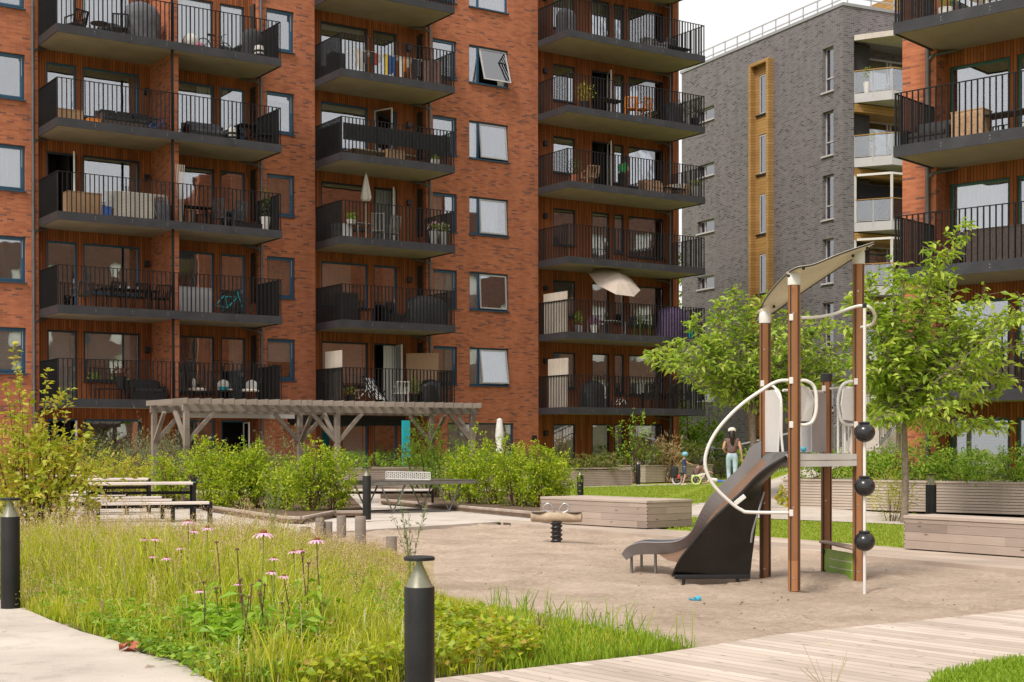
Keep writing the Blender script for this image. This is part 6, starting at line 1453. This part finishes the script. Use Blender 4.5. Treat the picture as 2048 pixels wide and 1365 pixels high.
# ================================================================== balcony furniture (u along the facade, v out from it, k floor)
RA = BR[0]
def FO(name, u, v, k, label, cat, group=None, rz=0, b=BR):
    P = bw(b, u, v, (sR(k) if b is BR else sB(k))+.232); return empty(name, P, b[0]+rz, label, cat, group)
CH = 'balcony chairs'; PT = 'potted plants on the balconies'; BB_ = 'boxes on the balconies'; TB = 'balcony tables'; GR = 'covered barbecues on the balconies'; SC_ = 'reed privacy screens'
def chair(u, v, k, label, mat='dark_metal', rz=0, high=False, b=BR, name='chair', seatm=None):
    o = FO(name, u, v, k, label, 'chair', CH, rz, b); m = MB()
    for x in (-.24, .24):
        for y in (-.22, .22): m = MB(); m.bar((x,y,0), (x*.95,y*.95,.42), .03); m.build('leg', mat, o)
    m = MB(); m.box(-.25, .25, -.24, .24, .42, .46); m.build('seat', seatm or mat, o, bevel=.012)
    m = MB(); hh = 1.05 if high else .86
    for i in range(7): x = -.21+i*.07; m.bar((x,.23,.46), (x,.33,hh), .03, .015)
    m.bar((-.25,.33,hh), (.25,.33,hh), .04); m.bar((-.25,.23,.46), (-.25,.33,hh), .035); m.bar((.25,.23,.46), (.25,.33,hh), .035); m.build('backrest', mat, o)
    m = MB(); m.bar((-.27,-.2,.66), (-.27,.27,.68), .04, .03); m.bar((.27,-.2,.66), (.27,.27,.68), .04, .03); m.bar((-.27,-.2,.42), (-.27,-.2,.66), .03); m.bar((.27,-.2,.42), (.27,-.2,.66), .03); m.build('armrests', mat, o)
    return o
def sofa(u, v, k, w, label, mat='brown_wicker', cush='grey_fabric', rz=0, b=BR, pil=None):
    o = FO('lounge_sofa', u, v, k, label, 'sofa', 'lounge sofas on the balconies', rz, b); m = MB(); m.box(-w/2, w/2, -.35, .35, .05, .30); m.box(-w/2, w/2, .28, .38, .30, .70); m.box(-w/2, -w/2+.10, -.35, .28, .30, .52); m.box(w/2-.10, w/2, -.35, .28, .30, .52); m.build('frame', mat, o, bevel=.01)
    n = max(1, int(w/.62))
    for i in range(n):
        x0 = -w/2+.11+i*(w-.22)/n; x1 = x0+(w-.22)/n-.01; q = MB(); q.box(x0, x1, -.36, .27, .305, .43); q.build('cushion', cush, o, bevel=.03)
        q = MB(); q.obox(((x0+x1)/2, .22, .58), (x1-x0-.02, .12, .34), 0, R(-12)); q.build('pillow', pil or cush, o, bevel=.04)
    return o
def table(u, v, k, w, d, h, label, mat='dark_metal', rz=0, b=BR, round_=False, folding=False):
    o = FO('balcony_table', u, v, k, label, 'table', TB, rz, b); m = MB()
    if round_: m.lathe([(w/2,h-.03),(w/2,h)], n=20)
    else: m.box(-w/2, w/2, -d/2, d/2, h-.03, h)
    m.build('table_top', mat, o, bevel=.005); m = MB()
    if folding:
        for y in (-d/2+.05, d/2-.05): m.bar((-w/2+.04,y,0), (w/2-.06,y,h-.03), .03); m.bar((w/2-.04,y,0), (-w/2+.06,y,h-.03), .03)
    else:
        for x in (-w/2+.06, w/2-.06):
            for y in (-d/2+.06, d/2-.06): m = MB(); m.bar((x,y,0), (x,y,h-.03), .035); m.build('leg', mat if mat != 'log_wood' else 'dark_metal', o)
    if folding: m.build('legs', mat, o)
    return o
def pot(u, v, k, label, ph=.4, h=.5, pm='white_frame', lm='leaf_green', b=BR, w=.4, n=160, leaf=.10, dz=0, fl=None):
    o = FO('potted_plant', u, v, k, label, 'plant', PT, 0, b); o.location.z += dz; m = MB(); m.lathe([(.13,0),(.18,ph),(.165,ph),(.15,ph-.03)], n=14); m.build('pot', pm, o, smooth=True)
    r2 = np.random.default_rng(int(abs(u*97)+k*13)); C = nrm(r2.normal(size=(n,3)))*(r2.random((n,1))**.4)*[w*.6,w*.6,h*.5]+[0,0,ph+h*.45]; D = r2.normal(size=(n,3))+[0,0,.4]
    V, Fc = leaf_arrays(C, D, leaf*r2.uniform(.6,1.2,n), leaf*.4, r2); fast('leaves', V, Fc, lm, o)
    if fl:
        nn = 45; C = nrm(r2.normal(size=(nn,3))+[0,0,.8])*[w*.62,w*.62,h*.52]+[0,0,ph+h*.45]; V, Fc = leaf_arrays(C, r2.normal(size=(nn,3)), np.full(nn,.07), np.full(nn,.06), r2); fast('blossoms', V, Fc, fl, o)
    return o
def boxes(u, v, k, s, label, mat='cardboard', b=BR, name='box', cat='box'):
    o = FO(name, u, v, k, label, cat, BB_, 0, b); m = MB(); m.box(-s[0]/2, s[0]/2, -s[1]/2, s[1]/2, .005, s[2]); m.build('body', mat, o, bevel=.01); m = MB(); m.box(-s[0]/2-.008, s[0]/2+.008, -s[1]/2-.008, s[1]/2+.008, s[2]+.001, s[2]+.03); m.build('lid', mat, o); return o
def bbq(u, v, k, label, mat='black_fabric', s=(1.0,.6,1.1), b=BR, open_=False):
    o = FO('covered_barbecue', u, v, k, label, 'barbecue', GR, 0, b); r2 = random.Random(int(u*31+k)); rows = []
    prof = [(1.0,.02),(.98,.25),(.94,.55),(.92,.72),(.8,.86),(.55,.95),(.2,1.0),(.01,1.005)]
    for f_, z in prof: rows.append([(f_*s[0]/2*(1+.10*math.sin(5*a+z*6))*(abs(math.cos(a))**.6*(1 if math.cos(a) > 0 else -1)), f_*s[1]/2*(1+.10*math.sin(4*a+z*3))*(abs(math.sin(a))**.6*(1 if math.sin(a) > 0 else -1)), z*s[2]) for a in [2*PI*i/28 for i in range(29)]])
    MB().grid(rows).build('cover', mat, o, smooth=True); m = MB()
    for x in (-s[0]*.4, s[0]*.4): m.lathe([(.04,-.02),(.04,.02)], (x,s[1]*.2,.045), 10, Matrix.Rotation(R(90),4,'X'))
    m.build('wheels', 'black_plastic', o); return o
def bicycle(u, v, k, label, mat='black_plastic', rz=0, b=BR, sc=1.0):
    o = FO('bicycle', u, v, k, label, 'bicycle', None, rz, b); r = .33*sc; w = .52*sc
    for x in (-w, w):
        m = MB(); m.tube([(x+r*math.cos(2*PI*i/24), 0, r+r*math.sin(2*PI*i/24)) for i in range(25)], .018, 6)
        for i in range(10): a = i*PI/5; m.bar((x,0,r), (x+r*math.cos(a),0,r+r*math.sin(a)), .005)
        m.build('wheel', 'black_rubber', o)
    m = MB(); m.tube([(-w,0,r),(-.05,0,r*.9),(-.16*sc,0,.72*sc),(-w,0,r)], .015); m.tube([(-.05,0,r*.9),(.34*sc,0,.68*sc),(-.14*sc,0,.66*sc)], .018); m.tube([(w,0,r),(.36*sc,0,.74*sc),(.34*sc,0,.9*sc)], .015); m.build('bike_frame', mat, o)
    m = MB(); m.obox((-.17*sc,0,.86*sc), (.24,.12,.05)); m.bar((-.16*sc,0,.7*sc), (-.17*sc,0,.86*sc), .02); m.build('saddle', 'black_rubber', o); m = MB(); m.tube([(.36*sc,-.27,.93*sc),(.33*sc,0,.9*sc),(.36*sc,.27,.93*sc)], .013); m.build('handlebar', 'black_plastic', o); return o
def screen(u0, u1, v0, v1, k, h, label, mat='door_screen', z0=.25, b=BR):
    A = bw(b, u0, v0); Bq = bw(b, u1, v1); d = Bq-A; o = empty('privacy_screen', (A.x, A.y, (sR(k) if b is BR else sB(k))+z0), math.atan2(d.y, d.x), label, 'screen', SC_); m = MB(); L = d.length; m.box(0, L, 0, .02, 0, h); m.build('reeds', mat, o)
    m = MB(); m.bar((0,.03,h*.9), (L,.03,h*.9), .02); m.build('batten', 'slat_wood', o); return o
# left column
chair(-17.6,.7,5,'dark armchair at the left end of the topmost left balcony',rz=R(200),seatm='black_fabric'); table(-17.0,1.3,5,.6,.6,.45,'small round dark table on the topmost left balcony',round_=True)
chair(-16.2,1.0,5,'low metal chair beside the grey covered barbecue, top left balcony','dark_metal',R(160)); bbq(-15.45,.9,5,'large barbecue under a crumpled grey cover left of the brick partition','grey_fabric',(1.2,.7,1.5))
bicycle(-13.0,1.2,5,'small dark bicycle right of the partition on the top left balcony',rz=R(10),sc=.8)
o = FO('laundry_bag',-13.9,1.3,5,'pink and white heap of toys against the partition, top left balcony','toys'); m = MB(); m.ball((0,0,.3),.28,(1,.9,1.1),10); m.build('bag','white_cloth',o,smooth=True); m = MB(); m.ball((.2,-.05,.2),.2,(1.2,1,.8),8); m.build('bundle','pink',o,smooth=True)
bbq(-11.4,.7,5,'dark gas barbecue at the right end of the top left balcony','black_fabric',(.8,.5,1.3))
def lantern(u, v, k, label): o = FO('patterned_lantern',u,v,k,label,'lantern','white patterned lanterns'); m = MB(); m.lathe([(.10,.02),(.15,.08),(.16,.4),(.14,.5),(.06,.52)], n=14); m.build('body','paper_lantern',o,smooth=True); m = MB(); m.lathe([(.155,.14),(.165,.16),(.165,.19),(.155,.21)], n=14); m.lathe([(.16,.28),(.17,.30),(.17,.33),(.16,.35)], n=14); m.build('bands','dark_metal',o); m = MB(); m.tube([(-.12,0,.5),(-.08,0,.62),(.08,0,.62),(.12,0,.5)],.008,6); m.build('handle','dark_metal',o)
lantern(-11.5,1.5,5,'white patterned lantern at the right end of the top left balcony'); lantern(-12.5,1.5,4,'white patterned lantern by the folding table, second balcony from the top left')
boxes(-17.9,.9,4,(.8,.5,.5),'open cardboard box at the left end of the second highest left balcony'); boxes(-17.2,1.2,4,(.4,.35,.25),'small orange crate beside the cardboard box','orange'); sofa(-16.0,1.0,4,1.9,'long low dark lounge sofa left of the partition, second highest balcony','brown_wicker','black_fabric')
bicycle(-15.2,1.6,4,'small scooter bike with pale wheels near the partition, second highest balcony','blue_cloth',R(5),sc=.55); sofa(-13.2,.9,4,1.5,'dark sofa with grey cushions right of the partition','black_plastic','grey_fabric'); table(-11.7,1.1,4,.9,.6,.75,'folding cafe table near the right end of the second highest left balcony',folding=True); chair(-11.2,1.3,4,'folding chair at the right end behind the cafe table',rz=R(80))
boxes(-17.6,1.3,3,(1.1,.6,.75),'large cardboard box at the left of the third highest left balcony'); boxes(-16.9,1.5,3,(.3,.3,.35),'small blue crate beside the large cardboard box','blue_cloth')
o = FO('drying_rack',-15.9,1.3,3,'white drying rack hung with a patterned duvet cover','drying rack','drying racks'); m = MB()
for y in (-.25,.25): m.tube([(-.75,y,0),(-.6,y*.2,.9),(.6,y*.2,.9),(.75,y,0)],.012,6)
for i in range(5): m.tube([(-.95,-.3+i*.15,.92),(.95,-.3+i*.15,.92)],.007,5)
m.build('frame','white_metal',o); m = MB().grid([[(x,-.22+.02*math.sin(x*9),z) for x in np.linspace(-.72,.62,18)] for z in (.94,.5,.12)]); m.build('duvet','pattern_cloth',o,smooth=True)
m = MB().grid([[(x,.1,z) for x in np.linspace(-.9,-.4,5)] for z in (.94,.4)]); m.build('towel','white_cloth',o)
chair(-14.95,1.3,3,'grey shopping basket chair by the partition, third balcony','grey_wicker',R(150)); boxes(-14.3+0.6-1.3,1.5,3,(.4,.35,.7),'stack of grey bags by the partition, third balcony','grey_fabric')
o = FO('bamboo_sticks',-14.5,1.88,3,'bundle of pale bamboo sticks standing at the divider post','sticks'); m = MB()
for i in range(6): m.bar((-.05+i*.025,0,.0),(-.16+i*.06,.02,1.95),.018)
m.build('canes','door_screen',o)
table(-13.6,.9,3,1.1,.6,.75,'dark table right of the partition, third balcony'); chair(-12.6,1.0,3,'grey chair beside the dark table, third balcony','grey_fabric',R(120),high=True); chair(-12.1,.8,3,'second grey chair right of the dark table','grey_fabric',R(200),high=True)
pot(-11.25,1.4,3,'tall white pot with thin bamboo at the right end of the third balcony',.55,1.3,'white_frame','leaf_juniper',w=.3,n=120); boxes(-12.0,1.75,3,(.9,.2,.2),'dark flower box near the right corner of the third balcony','black_plastic')
chair(-17.6,1.2,2,'square wicker armchair at the left of the fourth balcony','brown_wicker',R(190),seatm='brown_wicker'); table(-16.0,1.0,2,2.0,.8,.74,'long dark dining table on the fourth balcony')
for i,(x,l) in enumerate([(-16.6,'dining chair at the left side of the long dark table'),(-15.8,'dining chair at the middle of the long dark table'),(-15.1,'dining chair at the right of the long dark table')]): chair(x,1.6,2,l,'dark_metal',R(180))
for i,x in enumerate((-16.3,-16.0,-15.7)): o = FO('white_cup',x,1.1,2,['left of three white cups on the long dark table','middle of three white cups on the long dark table','right of three white cups on the long dark table'][i],'cup','white cups'); o.location.z += .742; m = MB(); m.lathe([(.035,0),(.05,.1),(.045,.1)], n=10); m.build('cup','white_frame',o,smooth=True); m = MB(); m.tube(ring((.055,0,.05),.025,0,8),.006,5); m.build('handle','white_frame',o)
boxes(-13.9,1.5,2,(1.1,.5,.85),'tall grey storage box right of the partition, fourth balcony','grey_panel'); bicycle(-12.6,1.4,2,'turquoise and black bicycle leaning on the railing of the fourth balcony','teal_board',R(6))
table(-16.7,1.3,1,1.0,.5,.4,'low dark shelf on the lowest left balcony'); pot(-16.4,1.4,1,'pink heather in a dark pot on the lowest left balcony',.4,.35,'black_plastic','red_leaf',dz=.4)
sofa(-15.4,1.0,1,1.2,'tall dark lounge sofa left of the partition on the lowest left balcony','black_plastic','black_fabric')
def eggchair(u, v, label, rz):
    o = FO('egg_chair',u,v,1,label,'chair',CH,rz); m = MB()
    for i in range(13):
        a = -1.2+2.4*i/12; m.tube(cr([(.30*math.sin(a),.30*math.cos(a)-.1,.42),(.40*math.sin(a),.42*math.cos(a)-.05,.9),(.36*math.sin(a),.42*math.cos(a),1.35+.12*math.cos(a))],4),.009,5)
    for z,f in ((.42,.30),(.75,.37),(1.1,.40),(1.4,.37)): m.tube([(f*math.sin(a),f*math.cos(a)-.05,z+(.1*math.cos(a) if z>1.3 else 0)) for a in np.linspace(-1.25,1.25,12)],.011,5)
    m.build('shell','black_plastic',o,smooth=True); m = MB(); m.lathe([(.3,.40),(.32,.44),(.25,.50)],n=16); m.build('cushion','cream',o,smooth=True); m = MB(); m.ball((0,.12,.62),.2,(1.2,.5,1),10); m.build('pillow','white_cloth',o,smooth=True); m = MB()
    for a in (.6,2.2,3.8,5.4): m.bar((.3*math.cos(a),.3*math.sin(a),0),(.2*math.cos(a),.2*math.sin(a),.4),.03)
    m.build('legs','dark_metal',o)
eggchair(-13.6,1.0,'high backed wire chair with white cushions just right of the partition',R(60)); eggchair(-11.7,1.1,'high backed wire chair with white cushions near the right end',R(-50)); eggchair(-12.5,.8,'third high backed wire chair between the other two',R(0)); table(-12.8,1.4,1,.7,.5,.42,'low coffee table between the wire chairs')
pot(-12.8,1.4,1,'small turquoise vase on the coffee table between the wire chairs',.12,.12,'teal_board','leaf_green',w=.12,n=20,leaf=.04,dz=.42)
# middle column
o = FO('drying_rack',-6.4,1.2,5,'drying rack with colourful laundry on the second balcony of the middle column','drying rack','drying racks'); m = MB()
for y in (-.3,.3): m.tube([(-1.3,y,0),(-1.1,y*.2,.95),(1.1,y*.2,.95),(1.3,y,0)],.012,6)
for i in range(5): m.tube([(-1.5,-.3+i*.15,.97),(1.5,-.3+i*.15,.97)],.007,5)
m.build('frame','white_metal',o)
for i,(mt,h) in enumerate([('cream',.6),('white_cloth',.7),('grey_fabric',.4),('black_fabric',.55),('red',.45),('white_cloth',.3),('yellow',.75),('blue_cloth',.7),('blue_cloth',.6),('white_cloth',.75),('orange',.5),('cream',.3),('black_fabric',.7),('grey_fabric',.6)]):
    x = -1.35+i*.2; m = MB().grid([[(xx,-.28+.012*math.sin(xx*30)+.1*(i%3),z) for xx in np.linspace(x,x+.17,4)] for z in (.98,.98-h)]); m.build('garment',mt,o)
o = FO('blanket',-4.6,1.5,5,'dark brown blanket hanging over a rail at the right end of the laundry balcony','blanket'); m = MB().grid([[(x,.05*math.sin(x*11),z+.1*x) for x in np.linspace(-.35,.4,12)] for z in (1.0,.55,.1)]); m.build('cloth','brown_top',o,smooth=True); m = MB(); m.tube([(-.5,0,1.0),(.5,0,1.1)],.012); m.build('rod','dark_metal',o)
boxes(-8.1,.6,5,(.5,.5,.9),'dark cabinet at the left end of the laundry balcony','black_plastic')
for (a,b_,c,d,l) in [(-8.55,-8.55,.1,1.9,'black privacy cloth inside the left railing side of the third middle balcony'),(-8.5,-4.05,1.96,1.96,'long black privacy cloth behind the front railing bars of the third middle balcony')]:
    screen(a,b_,c,d,4,.6 if a != b_ else 1.0,l,'black_fabric',.75 if a != b_ else .4)
table(-6.6,1.2,4,2.6,.7,.36,'long low wooden table on the third middle balcony','log_wood'); pot(-4.5,1.6,4,'white pot at the right end of the third middle balcony',.28,.15,'white_frame','leaf_green',w=.2,n=40); boxes(-6.2,1.5,4,(.7,.4,.42),'wooden crate on the third middle balcony','wicker')
o = FO('closed_parasol',-7.35,1.5,3,'patterned beige parasol closed above the railing of the fourth middle balcony','parasol','parasols'); m = MB(); m.lathe([(.01,2.45),(.05,2.35),(.16,1.75),(.19,1.55),(.13,1.45)],n=14); m.v=[(x*(1+.18*math.sin(6*math.atan2(y,x))),y*(1+.18*math.sin(6*math.atan2(y,x))),z) for x,y,z in m.v]; m.build('canopy','pattern_cloth',o,smooth=True); m = MB(); m.tube([(0,0,0),(0,0,2.5)],.016); m.build('pole','wicker',o); m = MB(); m.lathe([(.22,0),(.22,.05),(.04,.1)]); m.build('foot','concrete',o)
boxes(-8.2,1.2,3,(.6,.5,.55),'white storage bench at the left of the fourth middle balcony','light_frame'); pot(-7.95,1.5,3,'flowering plant on the white storage bench',.15,.3,'white_frame','leaf_green',dz=.58,w=.3,n=90)
chair(-6.7,1.2,3,'grey rattan chair right of the closed parasol','grey_wicker',R(150),True,seatm='grey_wicker'); chair(-6.1,1.0,3,'second grey rattan chair before the open door','grey_wicker',R(200),True,seatm='grey_wicker'); table(-7.2,1.0,3,.8,.6,.7,'grey table beside the closed parasol','grey_wicker')
for u_,l,f_ in [(-4.65,'pink flowering pot near the right corner of the fourth middle balcony','petal_pink'),(-4.25,'white flowering pot at the right corner of the fourth middle balcony','white_flower')]: pot(u_,1.75,3,l,.55,.35,'light_frame','leaf_green',w=.42,n=120,leaf=.07,fl=f_)
boxes(-8.15,1.5,2,(.7,.5,1.0),'dark slatted cabinet at the left end of the fifth middle balcony','black_plastic'); table(-7.3,1.2,2,.7,.5,.55,'small dark side table right of the slatted cabinet'); bbq(-4.75,1.3,2,'very wide barbecue under a black cover at the right of the fifth middle balcony','black_fabric',(1.7,.8,1.15)); boxes(-6.1,1.5,2,(.5,.3,.35),'small black box below the door of the fifth middle balcony','black_plastic')
screen(-8.55,-8.55,.6,1.9,1,1.75,'pale reed screen at the left end of the lowest middle balcony',z0=.4); screen(-4.9,-4.02,.1,1.0,1,2.0,'brown reed screen at the right end of the lowest middle balcony','wicker')
o = FO('deck_chair',-6.9,1.3,1,'black and white striped deck chair on the lowest middle balcony','chair',CH,R(15)); m = MB()
for x in (-.26,.26): m.bar((x,-.45,.05),(x,.35,1.05),.03); m.bar((x,.35,0),(x,-.3,.55),.03)
m.build('frame','dark_metal',o); m = MB().grid([[(x,-.35+.7*t,.2+.8*t-.14*math.sin(PI*t)) for x in np.linspace(-.24,.24,10)] for t in np.linspace(0,1,8)]); m.build('sling','stripe_cloth',o,smooth=True)
bicycle(-7.6,1.5,1,'pale wrapped bicycle left of the striped deck chair','white_frame',R(8),sc=.8); pot(-5.2,1.2,1,'leafy plant on the lowest middle balcony left of the black barbecue',.45,.7,'black_plastic','leaf_green',w=.5,n=200); bbq(-4.5,1.2,1,'black barbecue with a steel lid at the right of the lowest middle balcony','black_plastic',(.9,.55,1.0)); chair(-5.9,1.4,1,'white folding chair before the open door of the lowest middle balcony','white_frame',R(170)); pot(-8.0,1.5,1,'yellow green plant at the left of the lowest middle balcony',.35,.3,'black_plastic','leaf_yellow',w=.5,n=150)
# right column
bbq(1.95,1.0,6,'grey covered barbecue at the left end of the highest full balcony','grey_fabric',(.8,.6,1.2)); sofa(6.4,1.1,6,.9,'grey rattan armchair on the highest full balcony','grey_wicker','grey_fabric'); table(7.4,1.2,6,1.6,.5,.42,'long dark bench table at the right of the highest full balcony')
pot(2.6,1.4,5,'big leafy plant at the left of the second right column balcony',.45,.85,'black_plastic','leaf_yellow',w=.7,n=260); table(3.9,1.2,5,1.3,.6,.72,'dark table left of the open door, second right column balcony'); chair(4.9,1.4,5,'orange chair on the second right column balcony','orange',R(150),seatm='orange'); chair(5.4,1.6,5,'second orange chair facing the railing','orange',R(190),seatm='orange'); bbq(7.4,1.1,5,'round barbecue under a black cover on the second right column balcony','black_fabric',(.9,.7,1.1))
for u_,v_,l in [(8.1,1.75,'tall evergreen in a pot at the right corner of the second balcony'),(8.0,.9,'tall evergreen behind the one at the right corner')]: pot(u_,v_,5,l,.4,.95,'black_plastic','leaf_dark',w=.5,n=260)
pot(6.0,1.5,5,'small dark plant in front of the wide window, second right column balcony',.25,.3,'black_plastic','leaf_dark',w=.3,n=80)
pot(2.0,1.5,4,'dark leafy plant at the left of the green shirted woman\'s balcony',.4,.7,'terracotta','leaf_dark',w=.6,n=200); chair(3.0,1.2,4,'wooden chair left of the green shirted woman','wicker',R(170),seatm='wicker'); sofa(6.5,1.1,4,1.2,'brown wicker lounge chair right of the green shirted woman','wicker','wicker'); table(7.2,1.3,4,1.2,.5,.4,'low dark table on the green shirted woman\'s balcony'); sofa(7.75,.9,4,1.0,'wicker sofa with white pillows at the right of the woman\'s balcony','wicker','cream',R(-60)); pot(8.1,1.75,4,'yellow flowering pot at the right corner of the woman\'s balcony',.5,.25,'light_frame','leaf_juniper',w=.45,n=120,leaf=.06,fl='leaf_yellow')
o = FO('open_parasol',4.4,1.45,2,'large beige open parasol tilted over the railing','parasol','parasols',R(0)); nn_ = Vector((0,0,1))+Vector((-.5,-.85,0))*.68+Vector((.85,-.5,0))*.38; tl = Matrix.Translation((0,0,2.2)) @ nn_.to_track_quat('Z','Y').to_matrix().to_4x4(); n = 8; rows = []
ctr = tl @ Vector((0,0,.42)); m = MB(); vs = [ctr]+[tl @ Vector((1.12*math.cos(2*PI*i/n+.3), 1.12*math.sin(2*PI*i/n+.3), 0)) for i in range(n)]; 
mid_ = [tl @ Vector((.60*math.cos(2*PI*i/n+.3), .60*math.sin(2*PI*i/n+.3), .24)) for i in range(n)]; m.add([v+Vector((-.35,0,0)) for v in vs+mid_], [(0,1+n+i,1+n+(i+1)%n) for i in range(n)]+[(1+n+i,1+i,1+(i+1)%n,1+n+(i+1)%n) for i in range(n)]); m.build('canopy','parasol_beige',o,solid=.01)
m = MB(); m.tube([(0,0,0),(0,0,2.2),(-.30,-.1,2.55)],.03); m.build('pole','light_frame',o,smooth=True); m = MB()
for i in range(n): m.bar(ctr+Vector((-.35,0,-.03)), vs[1+i]+Vector((-.35,0,-.02)), .014)
m.build('ribs','light_frame',o); m = MB(); m.lathe([(.24,0),(.24,.06),(.05,.1)]); m.build('foot','concrete',o)
table(3.9,1.1,2,1.2,1.2,.62,'round grey table under the open parasol','grey_panel',round_=True); pot(3.0,1.5,2,'purple flowers left of the round table under the parasol',.4,.4,'white_frame','purple_flower',w=.6,n=200,leaf=.07); pot(2.2,1.5,2,'green cactus like plant at the left of the parasol balcony',.35,.6,'light_frame','leaf_green',w=.3,n=120)
o = FO('childrens_chair',5.6,1.3,2,'green legged stool with a white top right of the parasol pole','stool'); m = MB(); m.box(-.25,.25,-.2,.2,.7,.74); m.build('seat','white_frame',o); 
for x in (-.24,.24): m = MB(); m.bar((x,-.18,0),(x,-.18,.95),.06); m.bar((x,.18,0),(x,.18,.72),.05); m.build('leg','green_panel',o)
bbq(7.3,1.2,2,'large barbecue under a purple checked cloth at the right of the parasol balcony','purple_cloth',(1.5,.8,1.35)); pot(8.05,1.5,2,'red flowering plant at the right corner of the parasol balcony',.45,.4,'teal_board','leaf_green',w=.5,n=140,fl='red_leaf')
screen(1.34,1.34,.3,1.9,2,1.62,'grey reed screen at the left side of the parasol balcony'); screen(1.34,1.34,.6,1.95,1,1.95,'grey reed screen at the left end of the lowest right column balcony')
bbq(3.1,1.2,1,'round barbecue under black cover on the lowest right column balcony','black_fabric',(1.0,.7,1.15)); bicycle(4.3,1.5,1,'small pale child bicycle on the lowest right column balcony','white_frame',R(5),sc=.6)
for u_,r_,l in [(6.1,150,'dark chair left of the table, lowest right column balcony'),(7.0,200,'dark chair in front of the table, lowest right column balcony'),(7.9,210,'dark chair right of the table, lowest right column balcony')]: chair(u_,1.2,1,l,'black_plastic',R(r_),True,seatm='black_plastic')
table(6.9,.8,1,1.4,.7,.72,'dark dining table on the lowest right column balcony','black_plastic'); chair(7.5,.6,6,'grey chair before the wide window, highest full balcony','grey_fabric',R(180))
# corner building (v measured with its own frame: front railing plane v=0)
def FB(fn, u, v, k, *a, **kw): return fn(u, v, k, *a, b=BB, **kw)
FB(sofa, 12.95, -1.0, 3, 1.2, 'dark covered sofa behind the railing of the middle right balcony', 'black_fabric', 'black_fabric'); FB(boxes, 14.0, -.9, 3, (.8,.5,.75), 'orange slatted crate before the wide window, corner building', 'wicker', name='crate', cat='crate'); FB(table, 14.9, -1.0, 3, 1.4, .6, .62, 'dark table right of the orange crate, corner building', 'black_plastic')
FB(boxes, 14.9, -.5, 2, (1.6,.5,.8), 'long grey planter box behind the railing under the curtained window', 'brown_wicker'); FB(boxes, 14.6, -.5, 1, (1.6,.6,.7), 'grey storage chest on the lower balcony of the corner building', 'brown_wicker'); FB(pot, 13.3, -1.0, 4, 'green plant at the left end of the top corner balcony', .45, .6, w=.5, n=160)
FB(chair, 14.3, -.9, 4, 'white chair on the top corner balcony', 'white_frame', R(170), seatm='white_cloth')
# grey block balconies
P = Vector((0,0,0))
def GP(u, v, z): return Vector((u*math.cos(BG[0])-v*math.sin(BG[0]), BG[1]+u*math.sin(BG[0])+v*math.cos(BG[0]), z))
for (u, v, z, l) in [(UC+.35,1.1,16.42,'tall green plant in a white pot on the topmost glass balcony'),(UC+.5,1.3,13.42,'small plant by the glass rail, second glass balcony')]:
    o = pot(0,0,0,l,.5,.8,'white_frame','leaf_green',w=.35,n=160); o.location = GP(u,v,z)
for (u, v, z, l) in [(UC+.7,2.4,16.42,'grey chair on the topmost glass balcony of the grey block'),(UC+.7,2.3,13.42,'white armchair on the second glass balcony of the grey block'),(UC+.6,2.0,10.42,'dark chair behind the glass of the third balcony of the grey block')]:
    o = chair(0,0,0,l,'light_frame' if z > 11 else 'dark_metal',R(150),True,seatm='white_cloth' if z > 11 else 'dark_metal'); o.location = GP(u,v,z)
